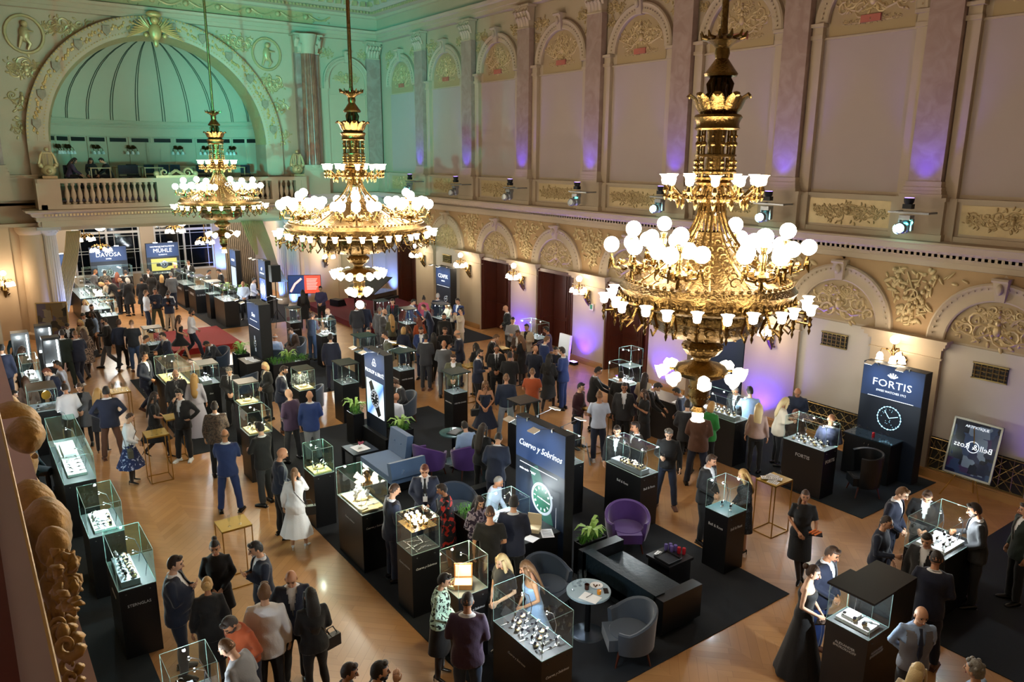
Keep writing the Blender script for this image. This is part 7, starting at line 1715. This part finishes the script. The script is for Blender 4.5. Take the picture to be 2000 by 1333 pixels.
    if 'snack' in extra: 
        b=MB(); b.T=Matrix.Rotation(rz,4,'Z'); b.box(-.11,.11,-.09,.09,0,.02); o=b.obj('snack_tray',BLM,None,loc=handpt(1,.09)+Vector((0,0,.015)),label='small tray of orange canapés held by the waitress',cat='tray')
        b=MB(); [b.sph((-.08+.04*(k%5),-.05+.05*(k//5),.03),.018,6,4) for k in range(15)]; b.obj('canapes',ORN,o)
    return root
def _finish_body(P,near,key):
    c=body_mesh(P,near,key); me=c.mesh('body',[SKINS[0],EYEM,hairm('dark'),LIPM],2); me.polygons.foreach_set('use_smooth',[True]*len(me.polygons)); return me

GFM=remesh(GFB,.018,6); GFM.materials.append(GS); folds(GFM,.006,3,22,18)
_o=link('gilded_figure',GFM,None,**GFL); _o2=_gf.obj('carved_foliage',GS,_o,2)
# ---------------------------------------------------------------- who stands where; two tops carry violet and blue light in their cloth colour
PEOPLE='''
187 527 1.75 120|msuit grey lgrey charcoal|front|stand|8 15|short lbrown||man in a grey jacket farthest left at the first back room counter
204 528 1.75 170|mshirt ~check black|front|stand|5 15|short black||man in a dark checked shirt before the first dark panel of the back room
228 532 1.68 170|ftop burg black|front|stand|5 10|long red||red-haired woman in dark red before the first dark panel
245 528 1.8 170|msuit black white black|front|stand|5 10|short dark||man in a black suit between the two dark panels of the back room
231 544 1.74 -60|msuit charcoal brown black|hold|stand|12 25|fringe white||balding white-haired man in a dark jacket bending toward the counter
248 543 1.76 -150|fcoat black black black|down|stand|0 5|bob white||white-haired person in a long black coat, back toward us
204 549 1.8 -110|msuit black cream black|reach|stand|38 20|crop brown||man with a pale collar leaning far over the long glittering counter
193 553 1.66 -100|ftop beige black|reach|stand|30 25|bob blond||blonde woman bending over the long glittering counter
276 542 1.78 170|fcoat black black black|down|stand|0 5|short black||person in a long black coat before the window gap of the back room
289 526 1.78 0|msuit black white black|front|stand|5 20|short brown||man facing us behind the counter below the yellow watch picture
295 531 1.7 165|fcoat black black black|front|stand|4 8|bob black||dark-haired woman in black below the yellow watch picture
315 537 1.68 175|fcoat black black black|down|stand|0 8|long blond||long-haired blonde woman in a black coat in the back room
333 532 1.8 180|msuit grey white djeans|front|stand|3 5|short grey||man in a grey-brown blazer standing with his back to us in the back room
340 515 1.75 -20|msuit charcoal grey black|front|stand|5 15|fringe white||white-haired man beside the yellow watch picture
367 509 1.82 -15|msuit black white black|front|stand|3 12|short brown|glasses|man in glasses and dark suit standing behind the white-lettered counters
284 567 1.78 90|mshirt white djeans|pocket|rest|0 3|short lbrown||man in a white shirt and jeans in the group of three standing on the parquet
302 563 1.82 10|mshirt djeans olive|pocket/hold|apart|0 10|short dark|holdglass|man in a dark navy jumper holding a drink, middle of the standing three
329 567 1.64 160|ftop white black|hold|stand|0 5|bun brown||woman in white half hidden behind the person checking a phone
327 573 1.7 0|msuit djeans black beige|clasp|rest|3 30|short black|phone|person in a navy jacket and beige trousers looking down at a phone
349 616 1.7 80|fdress black mini bare strap|front|walk|0 8|long brown||woman in a short black dress walking by the red platform
374 604 1.82 95|mshirt white djeans|down/front|walk|3 5|short dark|beard|bearded man in a white shirt striding past the red platform
256 625 1.8 175|mtee black jeans brshoe|down|rest|3 0|crop lbrown||man in a black t-shirt and patterned jeans, back toward us
231 624 1.8 170|mshirt djeans black|down|walk|2 0|short brown|fat|man in a dark navy polo walking away past the black counter
202 620 1.82 -100|msuit black white grey|hold|walk|2 8|short dark|beard|bearded man in black blazer and grey trousers striding left
178 608 1.7 -70|ftop lblue brown|down/hold|rest|0 10|vlong dark||dark-haired woman in a pale blue blouse
178 595 1.78 5|msuit black burg black|front|stand|5 10|short dark|beard glasses|bearded man in glasses with a burgundy tie behind the pale blue blouse
160 613 1.78 -20|msuit black white black|front|stand|10 30|short black||young man in a dark suit looking down beside the pale blue blouse
164 586 1.62 -30|ftop white beige|front|stand|5 20|long blond||blonde woman in white standing beside the black logo wall
154 625 1.68 -40|ftop beige black|hold|stand|3 15|bob blond||blonde woman behind the woman in the leopard-print coat
161 642 1.68 -165|fcoat ~leopard black tights|down|walk|3 8|vlong brown|bag|long-haired woman in a leopard-print coat
120 644 1.9 175|msuit dgreen white dgreen|front|apart|4 12|short dark||tall man in a dark green-black suit, back toward us
131 633 1.74 5|msuit black white black|hold|stand|8 35|short dark||dark-haired man bending his head beside the tall green-black suit
145 646 1.82 -160|msuit navy white navy wshoe|hold|walk|4 12|crop lbrown||man in a navy suit with white-soled shoes next to the leopard-print coat
26 656 1.7 -10|ftop teal black|reach|stand|15 35|short black||woman in a blue-lit top bending over the left pier showcase
43 676 1.68 150|ftop dgreen black|front|stand|5 15|vlong brown||long-haired woman with her back to us at the left pier
2 673 1.86 165|msuit navy white navy|down|stand|0 10|short black||man in a navy suit cut off by the left edge of the view
287 655 1.82 90|msuit black white black|hold|stand|8 12|crop dark||man in a black suit turned right beside the gold-lined counter
315 650 1.8 -70|msuit navy white navy|lap/reach|stand|6 15|short dark|glasses|man in glasses and navy suit talking across the gold-lined counter
281 688 1.86 50|msuit navy white navy brshoe|down/front|walk|0 5|wavy dark||tall young man in a navy suit and brown shoes facing right
342 723 1.8 5|msuit charcoal ~grpat black|down|stand|2 8|fringe grey|beard|older bearded man in a patterned shirt behind the woman in silver
378 730 1.7 170|fdress silver gown bare|down|stand|0 5|vlong blond||blonde woman in a long silver dress, back toward us
348 761 1.84 -30|msuit black white black wshoe|hip/face|rest|0 12|wavy black||man in a black blazer and white sneakers with a hand at his face
302 766 1.7 85|fdress black knee tights tee|lap/tray|walk|2 12|vlong dark|tablet|long-haired woman in black carrying a dark tray
256 807 1.68 80|fskirt white ~bluefl aline tights|front|stand|3 18|crop brown|bag gbag phone|woman in white blouse and blue floral skirt looking at her phone
206 755 1.84 175|msuit navy white bark brshoe|hip|apart|2 5|short black|fat|man in a navy jacket and brown trousers, back toward us
190 758 1.66 160|fdress charcoal mini tights|hold|stand|5 15|long blond|bag|blonde woman in black beside the man with brown trousers
124 750 1.8 -165|mshirt white black|front|stand|8 18|short dark||man in a white shirt leaning toward the left row of showcases
153 750 1.68 -20|fcoat grey black black|front|stand|3 15|bob brown||woman in a long grey coat beside the man in a white shirt
109 705 1.8 -85|mtee pale black|front|stand|4 12|short black||dark-haired man in a pale polo shirt in profile facing left
86 721 1.78 -60|msuit navy white navy|front|stand|10 30|short red||reddish-haired man in a navy suit looking down at the left row
48 735 1.68 -170|ftop brown black|down|stand|2 5|vlong brown||woman with long brown hair and brown top at the black-framed showcase
28 763 1.66 70|fdress black knee bare tee|down|stand|8 15|short black||short-haired woman in a black dress facing right at the far left
398 669 1.8 -60|msuit charcoal white black|reach|sit|28 30|short black||dark-suited man seated and bent over the brown-lidded showcase
446 719 1.76 -10|msuit charcoal white black|front|stand|6 25|wavy grey|tie dtie|grey-haired man in dark suit and tie behind the gold figurine case
516 708 1.68 -60|fsuit black cream black|front|stand|0 10|bob pblond|bag|elderly blonde woman in a black jacket facing left
556 715 1.86 75|msuit navy white navy brshoe|front|rest|4 18|short dark|beard badge|bearded man in a navy suit in profile facing right
583 717 1.66 -5|mshirt ~grpat black|front|stand|8 25|fringe lbrown||balding man in a patterned shirt behind the gold-based showcase
562 760 1.84 -140|mshirt plum charcoal|front|apart|0 12|bald lbrown|fat loose badge|heavy bald man in a dull purple shirt
604 764 1.8 178|msuit royal white lgrey|down/front|rest|0 2|bald lbrown||bald man in a royal blue blazer and pale trousers, back toward us
418 785 1.8 175|msuit ~plaid white black|down/hold|stand|2 2|short dark|paper|man in a brown plaid jacket holding a printed sheet
438 839 1.82 170|msuit blue white blue|cross|apart|0 2|fringe lbrown||bald man in a bright navy suit, arms folded, back toward us
506 825 1.86 -140|msuit black white charcoal|cross|rest|0 8|short black||man in a black suit with arms folded facing left
554 875 1.84 100|mshirt djeans black|front|rest|3 18|bald lbrown||bald man in dark navy beside the woman in white
575 914 1.62 165|fdress white midi bare loose white wshoe|down/face|rest|2 18|tail lbrown|bag|woman in a long white dress with a ponytail
537 652 1.3 170|mvest lblue pale black|lap|sit|8 12|fringe white||elderly white-haired man in a pale blue waistcoat, seated
565 641 1.35 -50|msuit brown lblue brown|lap|sit|12 18|short brown||man in a brown suit seated across from the elderly man
520 645 1.35 60|msuit black white black|lap|sit|5 10|crop brown||man mostly hidden by the edge of the small lit panel
645 652 1.84 178|msuit navy white navy|down|stand|0 3|short dark||man in a dark navy suit walking away between the stands
611 610 1.78 140|mshirt djeans jeans|hold|stand|5 10|bun brown||person with pinned-up hair and navy sweater by the glittering square case
638 603 1.78 -50|msuit black white black|front|stand|5 20|bald lbrown||bald man in a black suit behind the glittering square case
591 566 1.72 178|fdress black knee tights shirt|down|stand|0 8|vlong black||woman in a black dress silhouetted against the red television page
625 559 1.8 -15|mshirt purple black|front|stand|0 15|short black||man in a purple shirt standing against the stage wall
474 550 1.78 0|mshirt pale black|front|stand|0 20|bald lbrown||bald man in a white shirt behind the wide glass showcase
497 543 1.76 70|mshirt white black|front|stand|3 15|short black||dark-haired man in white beside the panel with the round emblem
409 527 1.78 80|msuit grey white black|hold|stand|5 15|short black||man in grey at the left of the pair beyond the blue-lidded case
425 526 1.78 -80|msuit black white black|hold|stand|5 20|short black||man in black at the right of the pair beyond the blue-lidded case
696 592 1.78 175|msuit charcoal white grey|down|stand|0 5|short black||man in dark grey before the red stage, left of a pair
711 590 1.76 175|mshirt navy djeans|down|stand|0 5|short brown||man in navy before the red stage, right of a pair
720 640 1.74 5|msuit black grey black|front|stand|5 10|short black||dark-haired man whose face shows above the black-lidded showcase
766 584 1.78 -10|msuit black red black|front|stand|5 15|short dark|tie|man in dark suit with a red tie near the piano
742 600 1.78 150|msuit grey lgrey grey|down|stand|3 5|crop grey||man in a grey suit, back toward us, beside the grey-blue blazer
752 604 1.8 60|msuit grey white grey|hold|stand|3 12|bald lbrown|beard|bald man in a grey-blue blazer facing the blonde woman
764 614 1.68 -160|ftop olive black|hold|stand|0 5|vlong blond||woman with long blonde hair and olive jacket
809 585 1.78 60|msuit blue white navy|reach|stand|15 10|short black||man in a bright blue suit leaning over the orchid showcase
828 579 1.7 170|ftop pink black|front|stand|10 15|topbun black||woman in a pink shirt with a dark topknot
855 573 1.78 175|msuit djeans white black|front|stand|3 5|short white||white-haired man in navy before the far lettered panel
872 592 1.66 -50|ftop cream black|reach|stand|10 15|long blond||blonde woman in cream leaning on the black-lidded showcase
893 583 1.84 -40|msuit blue white tan|hold|stand|3 12|short black||man in a checked blue blazer and tan trousers by the far panel
825 595 1.8 -80|mtee navy djeans|reach/hip|stand|18 10|crop brown||man in a short-sleeved navy shirt leaning with a hand on his hip
902 602 1.86 -70|mshirt cream beige|drink|rest|-3 -5|short black||man in a cream shirt tipping back a drink
867 612 1.84 -20|mshirt black black|down|stand|0 5|short black|beard fat|bearded man in a black jumper beside the drinking man
818 620 1.68 -160|ftop rust black|down|stand|0 8|long red||red-haired woman with bare shoulders in orange
795 636 1.68 -90|fdress black knee tights tee|cross|stand|3 12|long brown||brown-haired woman in a black t-shirt with folded arms
788 639 1.68 170|fdress navy knee tights|down|stand|0 5|bob blond||blonde woman in navy, back toward us
750 648 1.8 -80|msuit olive white olive|front|stand|8 8|short dark||man in a grey-green suit facing left by the black-lidded showcase
822 639 1.82 -10|msuit blue white navy|front|stand|3 15|short dark|beard|bearded man in a bright blue suit facing us in the far crowd
832 652 1.84 170|msuit charcoal white charcoal brshoe|hold|stand|5 12|short black||man in a charcoal suit, back toward us, with reddish-brown shoes
847 650 1.7 178|fdress black mini tights shirt|hold|legcross|2 8|vlong black||long-haired woman in a short black dress and sheer tights
869 640 1.78 10|mshirt black black|hold|stand|3 12|wavy brown||curly-haired young man in a black shirt facing us
892 645 1.86 -100|msuit navy white navy|hold|stand|4 8|fringe grey||balding man in a navy blazer facing left into the far crowd
867 665 1.8 175|msuit grey white grey|hold|stand|6 12|bald lbrown||bald man in a mid-grey suit, back toward us
885 693 1.76 -5|msuit olive white charcoal|front|stand|3 15|wavy brown|glasses|man in glasses and grey-green blazer behind the teal-lidded showcase
929 670 1.66 -150|ftop black black|hold|stand|3 10|vlong black||woman with long black hair by the high table
938 683 1.84 70|msuit navy white black|hold|rest|3 8|short black|beard|man in a navy suit in profile facing the man with a black tie
970 674 1.84 0|msuit black white black|front|stand|2 10|crop dark|tie dtie|man in a black suit and black tie holding a white plate
972 654 1.78 80|msuit black white black|reach|stand|12 20|short lbrown||man in a dark suit bending over the crowded high table
996 687 1.8 175|msuit black black black|hold|stand|4 8|short black||man in black, back toward us, beside the black tie
1016 655 1.7 -130|fdress black knee tights shirt|hold|stand|3 12|long lbrown||woman in a black dress with light brown hair
1011 645 1.8 -30|msuit brown white brown|hold|stand|3 12|short brown||man in a brown jacket behind the woman with light brown hair
1002 620 1.82 10|mshirt lgrey black|hold|stand|0 12|short black||man in a light grey shirt touching his chin
986 597 1.84 -80|msuit black white black|front|stand|3 15|bald lbrown||bald man in a black suit at the far mahogany doorway
1028 633 1.78 -30|msuit beige black lgrey|hold|stand|2 10|short black||man in a beige jacket over a black shirt
1066 638 1.8 -100|mshirt purple black|reach|stand|4 12|short black||man in a shirt glowing violet, reaching left
1070 657 1.84 120|msuit blue white blue|hold|stand|5 18|short lbrown||man in a blue-grey suit bending his head to the right
1047 675 1.78 160|msuit djeans black lgrey|front|stand|4 20|bald lbrown||bald man in dark navy with pale trousers
1085 678 1.74 -20|msuit black navy black|hold|stand|3 15|short black||dark-haired person in a navy scarf among the far right group
1073 691 1.74 165|fdress black knee tights loose|hold|walk|2 5|vlong black||woman in a loose black dress and dark tights, back toward us
1097 678 1.9 -110|msuit royal white royal|hold|stand|2 8|short dark||tall man in a royal blue suit facing left
989 730 1.8 178|mshirt djeans lgrey|down|apart|3 5|crop lbrown||man in a dark navy shirt and pale trousers, back toward us
1040 719 1.76 175|mtee rust black|front|apart|2 5|crop lbrown|fat|man in a rust-brown jumper, back toward us
948 745 1.7 0|fdress navy aline bare strap|front|stand|0 25|vlong lbrown|bag|young woman in a navy strap dress with hands clasped
906 823 1.35 -155|mshirt lblue lgrey|lap|sit|10 15|short black|glasses|man in a pale blue shirt seated in the purple armchair
944 827 1.72 150|fsuit black white black|hold|stand|3 12|vlong dark||dark-haired woman in a black trouser suit beside the pale blue shirt
975 846 1.84 170|msuit djeans white navy|front|stand|22 25|short black||man in navy bending forward behind the small lamp head
775 768 1.35 150|mshirt white black|lap|sit|12 12|bald lbrown|loose|bald man in a white shirt seated behind the round-watch screen panel
768 743 1.35 -70|msuit charcoal white black|lap|sit|14 22|wavy brown||man in a dark suit seated beside the round-watch screen panel
829 909 1.82 0|msuit navy white navy|front|stand|2 20|short red|tie dtie badge|reddish-haired man in a navy suit with a lanyard
772 945 1.82 110|msuit navy white navy|lap/front|stand|3 10|crop brown||young man in a navy suit facing the man with a lanyard
860 946 1.66 -85|fdress ~floral knee bare|reach/front|stand|5 15|short dark||woman in a black dress printed with red flowers
938 971 1.68 30|ftop ~stripe black|front|stand|3 15|long dark||dark-haired woman in a violet patterned blouse
957 989 1.8 178|mtee black djeans|down/front|rest|2 5|crop brown||man in a black t-shirt, back toward us
1004 968 1.84 175|msuit navy white black|front|stand|4 12|short black||man in a navy suit leaning over the small showcase, back toward us
977 932 1.3 60|ftop pale black|lap|sit|10 15|crop grey||guest in white seated behind the plant left of the green watch panel
978 1084 1.68 -45|fdress black knee tights tee|front|stand|0 15|long pblond||blonde woman in a black off-shoulder top
1023 1097 1.68 -70|fdress lblue aline bare strap|front|stand|8 15|vlong lbrown||woman with long light brown hair in a pale blue dress
871 1121 1.68 75|fskirt ~spots black knee tights|front|stand|3 15|short black||short-haired woman in a green spotted blouse
913 1157 1.82 175|msuit plum white jeans|front|stand|2 8|crop dark|fat paper|man in a dull purple blazer and jeans, back toward us
342 1086 1.86 75|msuit djeans white djeans|clasp|rest|0 10|short dark|fat|big man in a dark navy blazer gesturing at the left of the group
418 1057 1.74 -5|fdress black mini tights shirt|front|rest|0 12|topbun dark||woman in a black turtleneck dress with a topknot
495 1059 1.82 -75|msuit djeans white djeans|clasp|rest|2 15|short black||man in a navy blazer with a white pocket square facing left
403 1128 1.66 178|fdress black knee tights loose|down|stand|2 5|bun blond||woman in a fluffy black jumper with a blonde bun, back toward us
515 1141 1.86 172|mshirt white black|down|stand|0 5|short lbrown|loose fat|big man in an untucked white shirt, back toward us
567 1119 1.82 -5|msuit navy white black|down/pocket|rest|2 22|bald lbrown|notie|bald man in a navy blazer and buttoned white shirt
605 1149 1.7 -165|fsuit black black black|front|rest|2 5|vlong black|bag|woman in black with long black hair, back toward us
438 1213 1.8 -50|mshirt rust djeans|front|stand|14 30|short dark|beard|man in a rust-orange jumper bending over the front showcase
433 1250 1.82 -120|mshirt lgrey black|front|stand|14 20|crop lbrown|fat|man in a light grey jumper bending over the front showcase
684 1296 1.7 80|ftop black black|front|stand|3 10|short dark||dark-haired person seen only as a head at the bottom edge
741 1293 1.82 95|msuit charcoal white black|clasp/face|stand|0 5|short black|beard|dark-haired man raising his hands at the bottom edge
1171 764 1.8 -175|mtee pale djeans wshoe|front|rest|0 5|crop lbrown||man in a pale blue t-shirt and white sneakers, back toward us
1136 748 1.76 60|mshirt burg jeans|front|stand|2 10|short black|bag|man in a burgundy jumper and jeans with a dark bag
1171 717 1.82 95|msuit black white black|reach|stand|6 15|short black||man in black at the left of the very bright showcase
1213 726 1.76 178|msuit black white black|front|stand|4 10|short black||dark-haired man directly before the very bright showcase
1220 748 1.8 0|msuit charcoal white black|down|stand|0 8|short dark|glasses|man in glasses and an open dark suit facing us
1260 728 1.7 170|ftop beige black|front|stand|3 8|vlong dark||woman with very long dark hair behind the clasping woman
1257 761 1.7 -60|fdress black knee tights tee|clasp|stand|0 12|vlong brown||woman in black clasping her hands under her chin
1290 750 1.84 80|msuit black white must|reach|stand|20 25|short dark||man in a black jacket and mustard trousers bending right
1318 758 1.74 -100|msuit navy white navy|front|stand|12 25|short black||man in navy leaning behind the near chandelier's lowest lamps
1344 781 1.8 178|msuit charcoal white black|front|rest|3 8|short dark||man in a dark suit left of the near chandelier's bottom lamp
1369 794 1.88 178|msuit bark white djeans|front|apart|2 5|short dark|fat|big man in a grey-brown jacket under the near chandelier's bottom lamp
1392 785 1.72 150|ftop green black|front|stand|3 10|bob blond|loose|blonde woman in a bright green jacket
1434 756 1.76 -30|msuit charcoal white black|front|stand|10 20|short grey||grey-haired man half hidden behind the long bright showcase
1465 755 1.84 -165|mshirt lblue djeans|reach/front|stand|6 8|short black||man in a light blue shirt behind the long bright showcase
1483 788 1.72 178|ftop rose black|down|stand|2 5|long pblond||blonde woman in a dusty pink knitted waistcoat
1537 777 1.74 110|ftop cream black|hold|stand|6 12|long pblond|loose|blonde woman in a cream blouse in profile facing right
1558 760 1.8 -5|mshirt djeans black|front|stand|6 25|fringe grey||balding man in a navy jumper before the lattice grille
1556 801 1.3 10|ftop brown black|lap|sit|5 15|bob red||reddish-haired person low behind the large crown-logo showcase
1625 809 1.8 170|msuit navy white navy|front|stand|4 8|bald lbrown|fat|bald man in a navy suit behind the large crown-logo showcase
1205 832 1.78 -10|msuit black white black|down|stand|2 15|short dark|bow|young waiter with short dark hair behind the long grey tray showcase
1241 824 1.8 -60|msuit black white black|down|stand|2 5|short dark|bow|young waiter in profile wearing a bow tie
1307 839 1.82 0|mshirt black djeans brshoe|down/hold|apart|0 20|wavy grey|holdglass|grey-haired man in a dark shirt and jeans with brown shoes
1392 889 1.82 60|msuit black white black|front|rest|3 12|short brown||young man in a black suit and open white shirt beside the square case
1450 917 1.7 -70|fdress ~lace knee bare shirt|front|stand|3 15|long blond||blonde woman in a black leather dress
1574 958 1.72 5|fdress black knee tights tee|tray/front|legcross|0 5|frtail brown|snack|waitress in a black dress with a tray of canapés
1769 954 1.84 70|msuit navy white navy|front|rest|6 20|short lbrown|glasses|fair-haired man in glasses and navy suit facing right
1812 962 1.8 0|msuit black white black|front|stand|8 30|short brown||brown-haired man in a dark suit looking down at the slanting glass
1735 1009 1.78 75|mshirt djeans djeans|front/hold|rest|2 10|crop dark|glasses holdglass|man in glasses and navy shirt holding a wine glass
1901 983 1.86 -75|msuit charcoal white charcoal|front/hold|rest|6 15|short dark|beard|tall man in a charcoal suit facing left over the slanting glass
1811 1043 1.8 -15|msuit black white black|hold/down|stand|2 15|short black|badge|laughing man with a lanyard and open white collar
1831 1076 1.86 178|msuit navy white navy brshoe|front|rest|2 5|crop dark||man in a navy suit and tan shoes, back toward us at the lower right
1803 1188 1.8 25|mvest vest lblue charcoal|back|stand|0 12|bald lbrown|tie|bald man in a grey waistcoat and light blue shirt
1632 1070 1.84 65|msuit navy white royal brshoe|front|rest|3 20|short brown||man in a navy suit beside the woman in the lace gown
1592 1105 1.74 80|fdress black gown bare strap black|front|stand|2 10|bun brown|tablet|woman in a black lace gown with her hair in a bun
1795 1297 1.7 165|ftop beige black|front|stand|0 5|long pblond||pale blonde head at the bottom edge below the grey waistcoat
1907 1291 1.8 -110|mshirt lblue black|front|stand|0 5|wavy grey||greying dark-haired man at the bottom edge on the right
2006 983 1.82 -60|msuit dgreen white black|down|stand|0 5|short dark||person in dark green cut off by the right edge of the view
'''
for ln in PEOPLE.strip().split('\n'):
    a=ln.split('|'); hx,hy,H,fc=[float(x) for x in a[0].split()]; le,ti=[float(x) for x in a[4].split()]; hk,hc=a[5].split()
    H2=1.76 if a[3]=='sit' else H
    person(hx,hy,H2,fc,a[1],a[2],a[3],le,ti,hk,hc,a[7],extra=a[6],base=0)
for hx,hy,fc,of,hk,hc,l in ((147,301,80,'ftop plum black','long dark','','woman in dark purple seated at the table on the stage balcony'),(176,299,10,'ftop black black','vlong dark','','long-haired woman facing us behind the table on the stage balcony'),(194,304,-80,'msuit black white black','short black','','man in black bending over the table on the stage balcony')):
    hk_,hcc=hk.split(); person(hx,hy,1.74,fc,of,'reach','sit',18,20,hk_,hcc,l,base=5.8,yfix=YF+.5)
# two seated guests low behind the gilded figure
person(66,858,1.7,60,'fdress teal knee tights shirt','lap','sit',8,15,'bob','dark','guest in a blue dress seated behind the gilded figure',extra='')
person(52,905,1.7,60,'fdress ~zebra knee tights shirt','lap','sit',8,15,'long','blond','guest in a black and white striped dress seated behind the gilded figure',extra='')
